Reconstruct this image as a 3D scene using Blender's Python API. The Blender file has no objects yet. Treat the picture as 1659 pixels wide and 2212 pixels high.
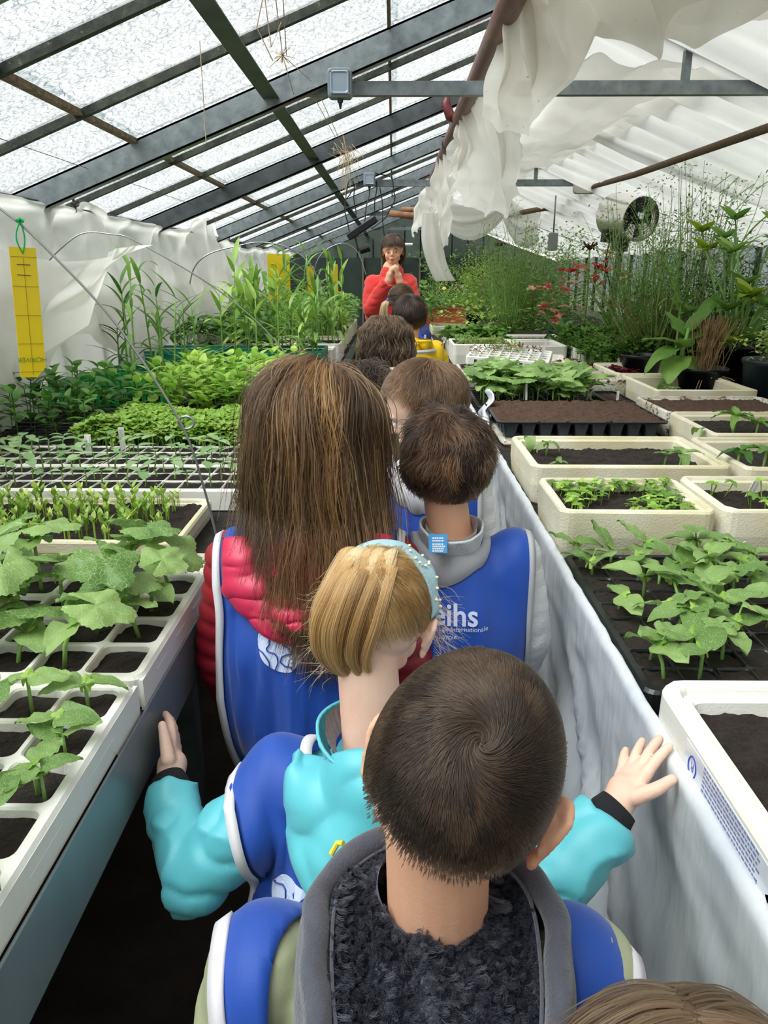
import bpy, bmesh, math, random
import numpy as np
from mathutils import Vector, Matrix, Euler
from mathutils.bvhtree import BVHTree
PI = math.pi
rng = np.random.default_rng(7); random.seed(7)
SC = bpy.context.scene; COL = SC.collection
# ---------------------------------------------------------------- camera
PITCH, YAW = math.radians(17.67), math.radians(0.69)
cam_d = bpy.data.cameras.new('camera'); cam = bpy.data.objects.new('camera', cam_d); COL.objects.link(cam)
cam.location = (0, 0, 1.42); cam.rotation_euler = (PI/2 - PITCH, 0, YAW)
cam_d.sensor_fit = 'VERTICAL'; cam_d.sensor_height = 24.0; cam_d.lens = 24.0*1620/2212
cam_d.clip_start = 0.02; cam_d.clip_end = 200
SC.camera = cam
# ---------------------------------------------------------------- sky (bright overcast)
wd = bpy.data.worlds.new('overcast_sky'); SC.world = wd; wd.use_nodes = True
nt = wd.node_tree; nt.nodes.clear()
wo = nt.nodes.new('ShaderNodeOutputWorld'); bg = nt.nodes.new('ShaderNodeBackground')
tc = nt.nodes.new('ShaderNodeTexCoord'); nz = nt.nodes.new('ShaderNodeTexNoise'); rp = nt.nodes.new('ShaderNodeValToRGB')
nz.inputs['Scale'].default_value = 2.0; nz.inputs['Detail'].default_value = 3
rp.color_ramp.elements[0].position = .3; rp.color_ramp.elements[0].color = (.84, .90, .97, 1)
rp.color_ramp.elements[1].position = .7; rp.color_ramp.elements[1].color = (1, 1, 1, 1)
nt.links.new(tc.outputs['Generated'], nz.inputs['Vector']); nt.links.new(nz.outputs['Fac'], rp.inputs['Fac'])
nt.links.new(rp.outputs['Color'], bg.inputs['Color']); bg.inputs['Strength'].default_value = .25
nt.links.new(bg.outputs[0], wo.inputs[0])
sun_d = bpy.data.lights.new('sun', 'SUN'); sun_d.energy = 6.2; sun_d.angle = math.radians(50); sun_d.color = (1, .97, .92)
sun = bpy.data.objects.new('sun', sun_d); COL.objects.link(sun); sun.location = (-3, -2, 8)
sun.rotation_euler = (math.radians(18), math.radians(-30), 0)
SC.view_settings.view_transform = 'Standard'; SC.view_settings.look = 'None'
SC.view_settings.gamma = 1; SC.view_settings.use_curve_mapping = False
SC.view_settings.exposure = 1.22
SC.cycles.max_bounces = 8; SC.cycles.diffuse_bounces = 4; SC.cycles.glossy_bounces = 2; SC.cycles.transmission_bounces = 6; SC.cycles.adaptive_threshold = .045
# ---------------------------------------------------------------- helpers
def srgb(h):
    h = h.lstrip('#'); c = [int(h[i:i+2], 16)/255 for i in (0, 2, 4)]
    return tuple(x/12.92 if x <= .04045 else ((x+.055)/1.055)**2.4 for x in c)
def tag(o, label=None, cat=None, group=None, kind=None):
    if label: o['label'] = label
    if cat: o['category'] = cat
    if group: o['group'] = group
    if kind: o['kind'] = kind
    return o
def me_new(name, V, F, mat=None, smooth=False, col=None, uv=None):
    V = np.asarray(V, dtype=np.float32).reshape(-1, 3)
    me = bpy.data.meshes.new(name)
    if isinstance(F, np.ndarray):
        k = F.shape[1]; me.vertices.add(len(V)); me.vertices.foreach_set('co', V.ravel())
        me.loops.add(F.size); me.loops.foreach_set('vertex_index', F.ravel().astype(np.int32))
        me.polygons.add(len(F)); me.polygons.foreach_set('loop_start', np.arange(0, F.size, k, dtype=np.int32))
        me.update(calc_edges=True); me.validate()
    else:
        me.from_pydata([tuple(map(float, v)) for v in V], [], F)
    if smooth:
        me.polygons.foreach_set('use_smooth', [True]*len(me.polygons))
    if col is not None:
        a = me.color_attributes.new('Col', 'FLOAT_COLOR', 'POINT')
        c = np.ones((len(V), 4), dtype=np.float32); col = np.asarray(col); c[:, :col.shape[1]] = col
        a.data.foreach_set('color', c.ravel())
    if uv is not None:
        l = me.uv_layers.new(name='UVMap'); idx = np.empty(len(me.loops), dtype=np.int32); me.loops.foreach_get('vertex_index', idx)
        l.data.foreach_set('uv', np.asarray(uv, dtype=np.float32)[idx].ravel())
    if mat: me.materials.append(mat)
    me.update(); return me
def ob(name, me, parent=None, loc=None, rot=None, scale=None):
    o = bpy.data.objects.new(name, me); COL.objects.link(o)
    if parent: o.parent = parent
    if loc is not None: o.location = loc
    if rot is not None: o.rotation_euler = rot
    if scale is not None: o.scale = (scale,)*3 if isinstance(scale, (int, float)) else scale
    return o
def empty(name, loc=(0, 0, 0)):
    o = bpy.data.objects.new(name, None); COL.objects.link(o); o.location = loc; o.empty_display_size = .05; return o
class MB:
    def __init__(s): s.V = []; s.F = []; s.n = 0; s.C = []; s.U = []
    def add(s, V, F, col=None, uv=None):
        V = np.asarray(V, dtype=float).reshape(-1, 3); s.V.append(V); s.F += [tuple(int(i)+s.n for i in f) for f in F]
        s.C.append(np.tile(col if col is not None else (1, 1, 1), (len(V), 1)) if np.ndim(col) < 2 else col)
        s.U.append(uv if uv is not None else np.zeros((len(V), 2))); s.n += len(V); return s
    def box(s, x0, x1, y0, y1, z0, z1, M=None, col=None):
        V = np.array([(x, y, z) for x in (x0, x1) for y in (y0, y1) for z in (z0, z1)], float)
        if M is not None: V = V @ np.array(M)[:3, :3].T + np.array(M)[:3, 3]
        return s.add(V, [(0, 1, 3, 2), (4, 6, 7, 5), (0, 4, 5, 1), (2, 3, 7, 6), (0, 2, 6, 4), (1, 5, 7, 3)], col)
    def tube(s, pts, r, n=8, col=None, cap=True):
        V, F = tube(pts, r, n, cap); return s.add(V, F, col)
    def me(s, name, mat=None, smooth=False, col=False, uv=False):
        return me_new(name, np.vstack(s.V), s.F, mat, smooth, np.vstack(s.C) if col else None, np.vstack(s.U) if uv else None)
    def ob(s, name, mat=None, parent=None, smooth=False, col=False, uv=False): return ob(name, s.me(name, mat, smooth, col, uv), parent)
def tube(pts, r, n=8, cap=True):
    P = np.asarray(pts, float); k = len(P); r = np.broadcast_to(np.asarray(r, float), (k,))
    T = np.gradient(P, axis=0); T /= np.linalg.norm(T, axis=1)[:, None]+1e-12
    a = np.array([0, 0, 1.]) if abs(T[0][2]) < .9 else np.array([1., 0, 0])
    u = np.cross(T[0], a); u /= np.linalg.norm(u); V = []
    for i in range(k):
        u = u - T[i]*(u@T[i]); u /= np.linalg.norm(u); w = np.cross(T[i], u)
        for j in range(n):
            t = 2*PI*j/n; V.append(P[i]+r[i]*(math.cos(t)*u+math.sin(t)*w))
    F = [(i*n+j, i*n+(j+1) % n, (i+1)*n+(j+1) % n, (i+1)*n+j) for i in range(k-1) for j in range(n)]
    if cap: F += [tuple(range(n))[::-1], tuple((k-1)*n+j for j in range(n))]
    return np.array(V), F
def grid_F(nu, nv, wrap=False):
    a = np.arange(nu*nv).reshape(nu, nv)
    if wrap: a = np.concatenate([a, a[:1]], 0)
    return np.stack([a[:-1, :-1], a[1:, :-1], a[1:, 1:], a[:-1, 1:]], -1).reshape(-1, 4)
def sn(P, seed=0, freq=1.0, n=8):      # smooth sum-of-sines noise, about -1..1
    g = np.random.default_rng(seed); P = np.asarray(P, float); out = 0
    for i in range(n):
        d = g.normal(size=P.shape[-1]); d /= np.linalg.norm(d); f = freq*g.uniform(.6, 1.8)
        out = out+np.sin((P@d)*f*2*PI+g.uniform(0, 6.28))
    return out/math.sqrt(n)/1.2
def rrect(x0, x1, y0, y1, r, z, k=4):
    r = min(r, (x1-x0)/2-1e-4, (y1-y0)/2-1e-4); pts = []
    for cx, cy, a0 in ((x1-r, y1-r, 0), (x0+r, y1-r, 90), (x0+r, y0+r, 180), (x1-r, y0+r, 270)):
        for i in range(k+1):
            a = math.radians(a0+90*i/k); pts.append((cx+r*math.cos(a), cy+r*math.sin(a), z))
    return pts
def bridge(mb, loops, cap0=False, cap1=False, col=None):
    n = len(loops[0]); V = np.array([p for l in loops for p in l], float)
    F = [(i*n+j, i*n+(j+1) % n, (i+1)*n+(j+1) % n, (i+1)*n+j) for i in range(len(loops)-1) for j in range(n)]
    if cap0: F.append(tuple(range(n))[::-1])
    if cap1: F.append(tuple((len(loops)-1)*n+j for j in range(n)))
    mb.add(V, F, col)
def bevel(o, w=.003, seg=2):
    m = o.modifiers.new('bevel', 'BEVEL'); m.width = w; m.segments = seg; m.limit_method = 'ANGLE'; return o
# ---------------------------------------------------------------- materials
def N(nt, t, **kw):
    n = nt.nodes.new(t)
    for k, v in kw.items():
        if k in n.inputs: n.inputs[k].default_value = v
        else: setattr(n, k, v)
    return n
MATS = {}
def mat(name, base, rough=.5, base2=None, nscale=8, npos=(.35, .65), detail=4, bump=0, bscale=40, metal=0, attr=False, sheen=0, transl=0,
        spec=.5, coord='Object', stretch=None, spots=None, subs=0, coat=0):
    if name in MATS: return MATS[name]
    m = bpy.data.materials.new(name); m.use_nodes = True; nt = m.node_tree; L = nt.links
    b = nt.nodes['Principled BSDF']; out = nt.nodes['Material Output']
    base = srgb(base) if isinstance(base, str) else base
    b.inputs['Roughness'].default_value = rough; b.inputs['Metallic'].default_value = metal
    b.inputs['Specular IOR Level'].default_value = spec; b.inputs['Sheen Weight'].default_value = sheen; b.inputs['Coat Weight'].default_value = coat
    if subs: b.inputs['Subsurface Weight'].default_value = subs; b.inputs['Subsurface Radius'].default_value = (.012, .005, .003); b.inputs['Subsurface Scale'].default_value = 1
    tc = N(nt, 'ShaderNodeTexCoord'); vec = tc.outputs[coord]
    if stretch:
        mp = N(nt, 'ShaderNodeMapping'); mp.inputs['Scale'].default_value = stretch; L.new(vec, mp.inputs['Vector']); vec = mp.outputs[0]
    csock = None
    if base2:
        base2 = srgb(base2) if isinstance(base2, str) else base2
        nz = N(nt, 'ShaderNodeTexNoise', Scale=nscale, Detail=detail); L.new(vec, nz.inputs['Vector'])
        r = N(nt, 'ShaderNodeValToRGB'); r.color_ramp.elements[0].position = npos[0]; r.color_ramp.elements[1].position = npos[1]
        r.color_ramp.elements[0].color = (*base, 1); r.color_ramp.elements[1].color = (*base2, 1)
        L.new(nz.outputs['Fac'], r.inputs['Fac']); csock = r.outputs['Color']
    if spots:       # (scale, threshold, colour): small flecks of dirt
        vz = N(nt, 'ShaderNodeTexNoise', Scale=spots[0], Detail=6, Roughness=.75); L.new(tc.outputs[coord], vz.inputs['Vector'])
        rr = N(nt, 'ShaderNodeValToRGB'); rr.color_ramp.elements[0].position = spots[1]; rr.color_ramp.elements[1].position = spots[1]+.03
        L.new(vz.outputs['Fac'], rr.inputs['Fac']); mx = N(nt, 'ShaderNodeMix', data_type='RGBA')
        L.new(rr.outputs['Color'], mx.inputs['Factor']); mx.inputs['B'].default_value = (*srgb(spots[2]), 1)
        if csock: L.new(csock, mx.inputs['A'])
        else: mx.inputs['A'].default_value = (*base, 1)
        csock = mx.outputs['Result']
    if attr:
        at = N(nt, 'ShaderNodeAttribute', attribute_name='Col'); mx = N(nt, 'ShaderNodeMix', data_type='RGBA', blend_type='MULTIPLY'); mx.inputs['Factor'].default_value = 1
        L.new(at.outputs['Color'], mx.inputs['B'])
        if csock: L.new(csock, mx.inputs['A'])
        else: mx.inputs['A'].default_value = (*base, 1)
        csock = mx.outputs['Result']
    if csock: L.new(csock, b.inputs['Base Color'])
    else: b.inputs['Base Color'].default_value = (*base, 1)
    nsock = None
    if bump:
        nb = N(nt, 'ShaderNodeTexNoise', Scale=bscale, Detail=5); L.new(vec, nb.inputs['Vector'])
        bp = N(nt, 'ShaderNodeBump', Strength=bump, Distance=.01); L.new(nb.outputs['Fac'], bp.inputs['Height']); L.new(bp.outputs[0], b.inputs['Normal']); nsock = bp.outputs[0]
    if transl:
        tr = N(nt, 'ShaderNodeBsdfTranslucent'); ms = N(nt, 'ShaderNodeMixShader'); ms.inputs[0].default_value = transl
        if csock: L.new(csock, tr.inputs['Color'])
        else: tr.inputs['Color'].default_value = (*base, 1)
        if nsock: L.new(nsock, tr.inputs['Normal'])
        L.new(b.outputs[0], ms.inputs[1]); L.new(tr.outputs[0], ms.inputs[2]); L.new(ms.outputs[0], out.inputs['Surface'])
    MATS[name] = m; return m
def leaf_mat(name, c1, c2, vein='#b9d98a', vscale=60, vw=.06, vamt=.7, transl=.35, rough=.42):
    m = bpy.data.materials.new(name); m.use_nodes = True; nt = m.node_tree; L = nt.links; b = nt.nodes['Principled BSDF']; out = nt.nodes['Material Output']
    at = N(nt, 'ShaderNodeAttribute', attribute_name='Col'); oi = N(nt, 'ShaderNodeObjectInfo'); tc = N(nt, 'ShaderNodeTexCoord')
    nz = N(nt, 'ShaderNodeTexNoise', Scale=9, Detail=3); L.new(tc.outputs['Object'], nz.inputs['Vector'])
    ad = N(nt, 'ShaderNodeMath', operation='ADD'); L.new(nz.outputs['Fac'], ad.inputs[0]); mu = N(nt, 'ShaderNodeMath', operation='MULTIPLY_ADD'); mu.inputs[1].default_value = .6; mu.inputs[2].default_value = -.3
    L.new(oi.outputs['Random'], mu.inputs[0]); L.new(mu.outputs[0], ad.inputs[1])
    r = N(nt, 'ShaderNodeValToRGB'); r.color_ramp.elements[0].position = .25; r.color_ramp.elements[1].position = .75
    r.color_ramp.elements[0].color = (*srgb(c1), 1); r.color_ramp.elements[1].color = (*srgb(c2), 1); L.new(ad.outputs[0], r.inputs['Fac'])
    cs = r.outputs['Color']
    # veins from UV: midrib + side ribs network
    vo = N(nt, 'ShaderNodeTexVoronoi', feature='DISTANCE_TO_EDGE', Scale=vscale); 
    L.new(tc.outputs['UV'], vo.inputs['Vector'])
    vr = N(nt, 'ShaderNodeValToRGB'); vr.color_ramp.elements[0].position = 0; vr.color_ramp.elements[1].position = vw; vr.color_ramp.elements[0].color = (vamt,)*3+(1,); vr.color_ramp.elements[1].color = (0, 0, 0, 1)
    L.new(vo.outputs['Distance'], vr.inputs['Fac']); mx = N(nt, 'ShaderNodeMix', data_type='RGBA'); L.new(vr.outputs['Color'], mx.inputs['Factor']); L.new(cs, mx.inputs['A']); mx.inputs['B'].default_value = (*srgb(vein), 1)
    m2 = N(nt, 'ShaderNodeMix', data_type='RGBA', blend_type='MULTIPLY'); m2.inputs['Factor'].default_value = 1; L.new(mx.outputs['Result'], m2.inputs['A']); L.new(at.outputs['Color'], m2.inputs['B'])
    L.new(m2.outputs['Result'], b.inputs['Base Color']); b.inputs['Roughness'].default_value = rough
    bp = N(nt, 'ShaderNodeBump', Strength=.35, Distance=.003, invert=True); L.new(vr.outputs['Color'], bp.inputs['Height']); L.new(bp.outputs[0], b.inputs['Normal'])
    tr = N(nt, 'ShaderNodeBsdfTranslucent'); L.new(m2.outputs['Result'], tr.inputs['Color']); ms = N(nt, 'ShaderNodeMixShader'); ms.inputs[0].default_value = transl
    L.new(b.outputs[0], ms.inputs[1]); L.new(tr.outputs[0], ms.inputs[2]); L.new(ms.outputs[0], out.inputs['Surface'])
    MATS[name] = m; return m
def hair_mat(name, dark, mid, light, rough=.32):
    m = bpy.data.materials.new(name); m.use_nodes = True; nt = m.node_tree; L = nt.links; nt.nodes.remove(nt.nodes['Principled BSDF']); out = nt.nodes['Material Output']
    h = N(nt, 'ShaderNodeBsdfHairPrincipled'); h.parametrization = 'COLOR'; h.model = 'CHIANG'
    at = N(nt, 'ShaderNodeAttribute', attribute_name='hv'); r = N(nt, 'ShaderNodeValToRGB'); e = r.color_ramp.elements
    e[0].position = 0; e[0].color = (*srgb(dark), 1); e[1].position = 1; e[1].color = (*srgb(light), 1); k = e.new(.5); k.color = (*srgb(mid), 1)
    L.new(at.outputs['Fac'], r.inputs['Fac']); L.new(r.outputs['Color'], h.inputs['Color']); h.inputs['Roughness'].default_value = rough; h.inputs['Radial Roughness'].default_value = .45
    pb = N(nt, 'ShaderNodeBsdfPrincipled', Roughness=.55); pb.inputs['Specular IOR Level'].default_value = .25; L.new(r.outputs['Color'], pb.inputs['Base Color']); ms = N(nt, 'ShaderNodeMixShader'); ms.inputs[0].default_value = .5; L.new(h.outputs[0], ms.inputs[1]); L.new(pb.outputs[0], ms.inputs[2]); L.new(ms.outputs[0], out.inputs['Surface']); MATS[name] = m; return m
# glass of the roof: patterned, slightly milky, rain-washed
def glass_mat():
    m = bpy.data.materials.new('patterned_glass'); m.use_nodes = True; nt = m.node_tree; L = nt.links; nt.nodes.remove(nt.nodes['Principled BSDF']); out = nt.nodes['Material Output']
    tc = N(nt, 'ShaderNodeTexCoord'); mp = N(nt, 'ShaderNodeMapping'); mp.inputs['Scale'].default_value = (1, 1.9, 1)
    nz = N(nt, 'ShaderNodeTexNoise', Scale=24, Detail=2); va = N(nt, 'ShaderNodeMix', data_type='VECTOR'); va.inputs['Factor'].default_value = .02
    L.new(tc.outputs['Object'], mp.inputs[0]); L.new(mp.outputs[0], nz.inputs['Vector']); L.new(mp.outputs[0], va.inputs['A']); L.new(nz.outputs['Color'], va.inputs['B'])
    vo = N(nt, 'ShaderNodeTexVoronoi', feature='DISTANCE_TO_EDGE', Scale=34); L.new(va.outputs['Result'], vo.inputs['Vector'])
    r = N(nt, 'ShaderNodeValToRGB'); r.color_ramp.elements[0].position = 0; r.color_ramp.elements[1].position = .09; r.color_ramp.elements[0].color = (.42, .45, .47, 1); r.color_ramp.elements[1].color = (.95, .955, .95, 1)
    L.new(vo.outputs['Distance'], r.inputs['Fac'])
    n2 = N(nt, 'ShaderNodeTexNoise', Scale=1.6, Detail=2); mp2 = N(nt, 'ShaderNodeMapping'); mp2.inputs['Scale'].default_value = (.5, 3, 1); L.new(tc.outputs['Object'], mp2.inputs[0]); L.new(mp2.outputs[0], n2.inputs['Vector'])
    r2 = N(nt, 'ShaderNodeValToRGB'); r2.color_ramp.elements[0].position = .3; r2.color_ramp.elements[1].position = .7; r2.color_ramp.elements[0].color = (.80, .83, .84, 1); r2.color_ramp.elements[1].color = (.95, .96, .965, 1); L.new(n2.outputs['Fac'], r2.inputs['Fac'])
    mx = N(nt, 'ShaderNodeMix', data_type='RGBA', blend_type='MULTIPLY'); mx.inputs['Factor'].default_value = 1; L.new(r.outputs['Color'], mx.inputs['A']); L.new(r2.outputs['Color'], mx.inputs['B'])
    tp = N(nt, 'ShaderNodeBsdfTransparent'); tl = N(nt, 'ShaderNodeBsdfTranslucent'); gl = N(nt, 'ShaderNodeBsdfGlossy', Roughness=.15)
    L.new(mx.outputs['Result'], tp.inputs['Color']); L.new(mx.outputs['Result'], tl.inputs['Color'])
    bp = N(nt, 'ShaderNodeBump', Strength=.6, Distance=.004); L.new(vo.outputs['Distance'], bp.inputs['Height']); L.new(bp.outputs[0], gl.inputs['Normal']); L.new(bp.outputs[0], tl.inputs['Normal'])
    a = N(nt, 'ShaderNodeMixShader'); a.inputs[0].default_value = .18; L.new(tp.outputs[0], a.inputs[1]); L.new(tl.outputs[0], a.inputs[2])
    b = N(nt, 'ShaderNodeMixShader'); b.inputs[0].default_value = .05; L.new(a.outputs[0], b.inputs[1]); L.new(gl.outputs[0], b.inputs[2]); L.new(b.outputs[0], out.inputs['Surface'])
    MATS[m.name] = m; return m
GLASS = glass_mat()
STEEL = mat('galvanised_steel', '#6f787c', .42, '#8f979b', 22, (.3, .7), 6, .08, 60, metal=.55)
STEELD = mat('dark_and_shaded_steel', '#33373b', .5, '#4a5054', 12, bump=.1)  # dark steel parts; also carries painted-in shade on one rafter and the legs
BARM = mat('mossy_glazing_bar', '#22251f', .7, '#3d4238', 14, bump=.3, spots=(60, .62, '#6b7050'))
RUST = mat('rusty_lap_strip', '#5b4634', .85, '#8a7560', 40, bump=.5, bscale=90)
PIPE = mat('red_oxide_pipe', '#6d463d', .5, '#7d5449', 12, bump=.1)
WOOD = mat('old_pole_wood', '#5a4838', .8, '#7c6a55', 18, bump=.5, stretch=(1, 6, 6))
FOAM = mat('white_polystyrene', '#e9e8e2', .6, '#dedbd0', 6, bump=.12, bscale=260, spots=(70, .70, '#6d5b48'))
FOAMY = mat('yellowed_polystyrene', '#e4dfcc', .65, '#cfc6a4', 5, bump=.2, bscale=200, spots=(60, .68, '#6d5b48'))
FOAMD = mat('dirty_polystyrene', '#dedbd0', .7, '#b9ad98', 10, bump=.3, bscale=160, spots=(34, .56, '#4a3a2c'))
SOIL = mat('dark_potting_soil', '#170f0c', .95, '#2d2019', 90, (.3, .75), 8, 1.0, 130, spots=(210, .72, '#8a7a66'))
SOILB = mat('brown_dry_compost', '#3c2a20', .95, '#5a4030', 60, (.3, .7), 8, 1.0, 110)
BLACKP = mat('black_plastic', '#14161a', .35, bump=.1)
NAVYP = mat('dark_blue_black_pot_plastic', '#1e2a34', .4, '#26343f', 8)
TEALP = mat('dark_green_crate_plastic', '#0d7a63', .35, '#0f8a6e', 5)
GRNP = mat('bright_green_crate_plastic', '#12a04c', .35, '#1bb25a', 5)
TERRA = mat('terracotta_plastic', '#a04a30', .5, '#b0563a', 6)
LABELW = mat('white_plastic_label', '#f2f3f4', .4)
INK = mat('dark_ink', '#2b2d38', .6)
BINK = mat('blue_print_ink', '#3a49a8', .6)
GINK = mat('green_marker_ink', '#4cc07a', .6)
PINKI = mat('pink_marker_ink', '#d9859b', .6)
def fleece_mat(name, c1, c2, spots=None):
    m = mat(name, c1, .95, c2, 4, bump=.15, bscale=300, transl=.62, spec=.05, spots=spots); nt = m.node_tree; L = nt.links; out = nt.nodes['Material Output']
    src = out.inputs['Surface'].links[0].from_socket; tp = N(nt, 'ShaderNodeBsdfTransparent'); ms = N(nt, 'ShaderNodeMixShader'); ms.inputs[0].default_value = .07
    L.new(src, ms.inputs[1]); L.new(tp.outputs[0], ms.inputs[2]); L.new(ms.outputs[0], out.inputs['Surface']); return m
FLEECE = fleece_mat('white_fleece_cloth', '#f6f4f0', '#ece9e4'); FLEECED = fleece_mat('dirty_fleece_cloth', '#f3f0ea', '#e2dcd4', (26, .66, '#8e8378'))
def film_mat():
    m = mat('white_plastic_film', '#f0f3f5', .25, '#d3d9e2', 3.2, (.3, .7), 5, .35, 14, stretch=(1, 2.2, .7), spec=.6, transl=.2, spots=(40, .73, '#70747c')); return m
FILM = film_mat()
LG = leaf_mat('squash_leaf', '#668f42', '#9cbd6c', '#d6e6b4', 15, .045, .7)
LGC = leaf_mat('seed_leaf', '#7ba564', '#adcb90', '#bcd9a0', 9, .03, .5)
LGB = leaf_mat('bright_seedling_leaf', '#83b03e', '#bedb70', '#b8dc80', 12, .04, .3)
LGM = leaf_mat('mid_green_leaf', '#62903a', '#98be5e', '#9ec570', 9, .03, .3)
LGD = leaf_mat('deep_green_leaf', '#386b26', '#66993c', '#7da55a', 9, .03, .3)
LGP = leaf_mat('pale_green_leaf', '#7f9c4c', '#a9bf72', '#b8c98c', 9, .03, .2)
RED = leaf_mat('red_lettuce_leaf', '#4a1c2a', '#7d3344', '#8a5058', 9, .03, .3)
FLR = leaf_mat('red_petal', '#d1202c', '#ee4a50', '#f06a6a', 9, .03, .2)
FLP = leaf_mat('salmon_petal', '#e58a7c', '#f4b4a4', '#f4c4b4', 9, .03, .2)
FLL = leaf_mat('lilac_petal', '#c9a2cf', '#e6cfe8', '#ffffff', 9, .03, .2)
FLY = leaf_mat('yellow_petal', '#e0c020', '#f2d84a', '#fff0a0', 9, .03, .2)
STEM = mat('green_stem', '#8fb862', .5, '#6d9a42', 10, attr=False)
STRAW = mat('dry_straw_stem', '#a5875c', .8, '#7d6444', 20)
YCARD = mat('yellow_sticky_card', '#fbdc1c', .35, '#fad818', 6, spots=(60, .70, '#a08418'), coat=.3)
WIRE = mat('galvanised_wire', '#a9acad', .35, metal=.9)
# ---------------------------------------------------------------- setting: floor and walls
EX0, EX1, EZ, RX, RZ = -1.72, 3.12, 1.755, .70, 2.68     # eaves and ridge
Y0, Y1 = -2.2, 15.2
def slopeL(x): return EZ+(x-EX0)*(RZ-EZ)/(RX-EX0)
def slopeR(x): return RZ-(x-RX)*(RZ-EZ)/(EX1-RX)
DIRT = mat('earth_floor', '#1d1814', .95, '#3d3128', 5, (.3, .7), 8, .8, 30)
g = 40; xs, ys = np.meshgrid(np.linspace(-1.8, 3.2, g), np.linspace(Y0, Y1, g*3), indexing='ij')
V = np.stack([xs, ys, .008*sn(np.stack([xs, ys], -1), 3, 1.2)-.008], -1)
tag(ob('floor', me_new('floor', V, grid_F(g, g*3), DIRT, True)), kind='structure')
gm = MB(); gm.box(-40, 40, -40, 60, -.30, -.04)
tag(gm.ob('ground_outside', mat('outside_ground', '#5d6650', .9, '#4a5340', 2)), kind='structure')
CONC = mat('rendered_low_wall', '#a8a49a', .9, '#8f8b80', 4, bump=.3)
GREENW = mat('dark_green_end_wall', '#1c2a24', .7, '#26362d', 6, bump=.2)
for nm, x in (('wall_left', EX0), ('wall_right', EX1)):
    w = MB(); sx = -1 if nm == 'wall_left' else 1
    w.box(min(x, x+.1*sx), max(x, x+.1*sx), Y0, Y1, 0, .85); wo_ = tag(w.ob(nm, CONC), kind='structure')
    for i in range(29):
        y = Y0+.6*i+.01; p = MB(); p.box(x+.01*sx, x+.015*sx, y+.02, y+.58, .85, EZ-.02); p.ob('glass_pane', GLASS, wo_)
        b = MB(); b.box(x-.02, x+.02, y-.018, y+.018, .85, EZ); b.ob('glazing_bar', BARM, wo_)
    b = MB(); b.box(x-.04, x+.04, Y0, Y1, EZ-.07, EZ-.012); b.ob('wall_plate', BARM, wo_)
w = MB(); w.add([(EX0, Y1, 0), (EX1, Y1, 0), (EX1, Y1, EZ), (RX, Y1, RZ), (EX0, Y1, EZ), (EX0, Y1+.1, 0), (EX1, Y1+.1, 0), (EX1, Y1+.1, EZ), (RX, Y1+.1, RZ), (EX0, Y1+.1, EZ)], [(0, 1, 2, 3, 4), (9, 8, 7, 6, 5), (0, 5, 6, 1), (1, 6, 7, 2), (2, 7, 8, 3), (3, 8, 9, 4), (4, 9, 5, 0)])
we = tag(w.ob('wall_back', GREENW), kind='structure')
for i in range(16):
    x = EX0+.15+.3*i; b = MB(); b.box(x, x+.27, Y1-.03, Y1-.001, .02, min(slopeL(x), slopeR(x+.27))-.1); b.ob('board', GREENW, we)
# ---------------------------------------------------------------- roof
rf = MB(); rf.box(RX-.03, RX+.03, Y0, Y1, RZ-.13, RZ-.005)
roof = tag(rf.ob('ceiling', STEEL), kind='structure')
rows = [(EX0, -1.14), (-1.14, -.02), (-.02, RX)]
def sheet(x0, x1, y0, y1, z0, z1, t=.004):
    V = [(x0, y0, z0), (x1, y0, z1), (x1, y1, z1), (x0, y1, z0)]; V += [(a, b, c-t) for a, b, c in V]
    return V, [(0, 1, 2, 3), (7, 6, 5, 4), (0, 4, 5, 1), (1, 5, 6, 2), (2, 6, 7, 3), (3, 7, 4, 0)]
ybars = [3.62-.6*k for k in range(9, 0, -1)]+[3.62+.6*k for k in range(0, 19)]
for i, y in enumerate(ybars[:-1]):
    for a, b in rows:
        me = me_new('glass_pane', *sheet(a, b+.03, y+.012, y+.588, slopeL(a)+.012, slopeL(b+.03)+.018), GLASS)
        ob('glass_pane', me, roof)
    me = me_new('glass_pane', *sheet(RX, EX1, y+.012, y+.588, RZ+.012, EZ+.012), GLASS); ob('glass_pane', me, roof)
def slopebar(x0, x1, y, w, d, f, m, name, off=0):
    z0, z1 = f(x0)+off, f(x1)+off
    V = [(x0, y-w/2, z0), (x1, y-w/2, z1), (x1, y+w/2, z1), (x0, y+w/2, z0)]; V += [(a, b, c-d) for a, b, c in V]
    return ob(name, me_new(name, V, [(0, 1, 2, 3), (7, 6, 5, 4), (0, 4, 5, 1), (1, 5, 6, 2), (2, 6, 7, 3), (3, 7, 4, 0)], m), roof)
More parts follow.
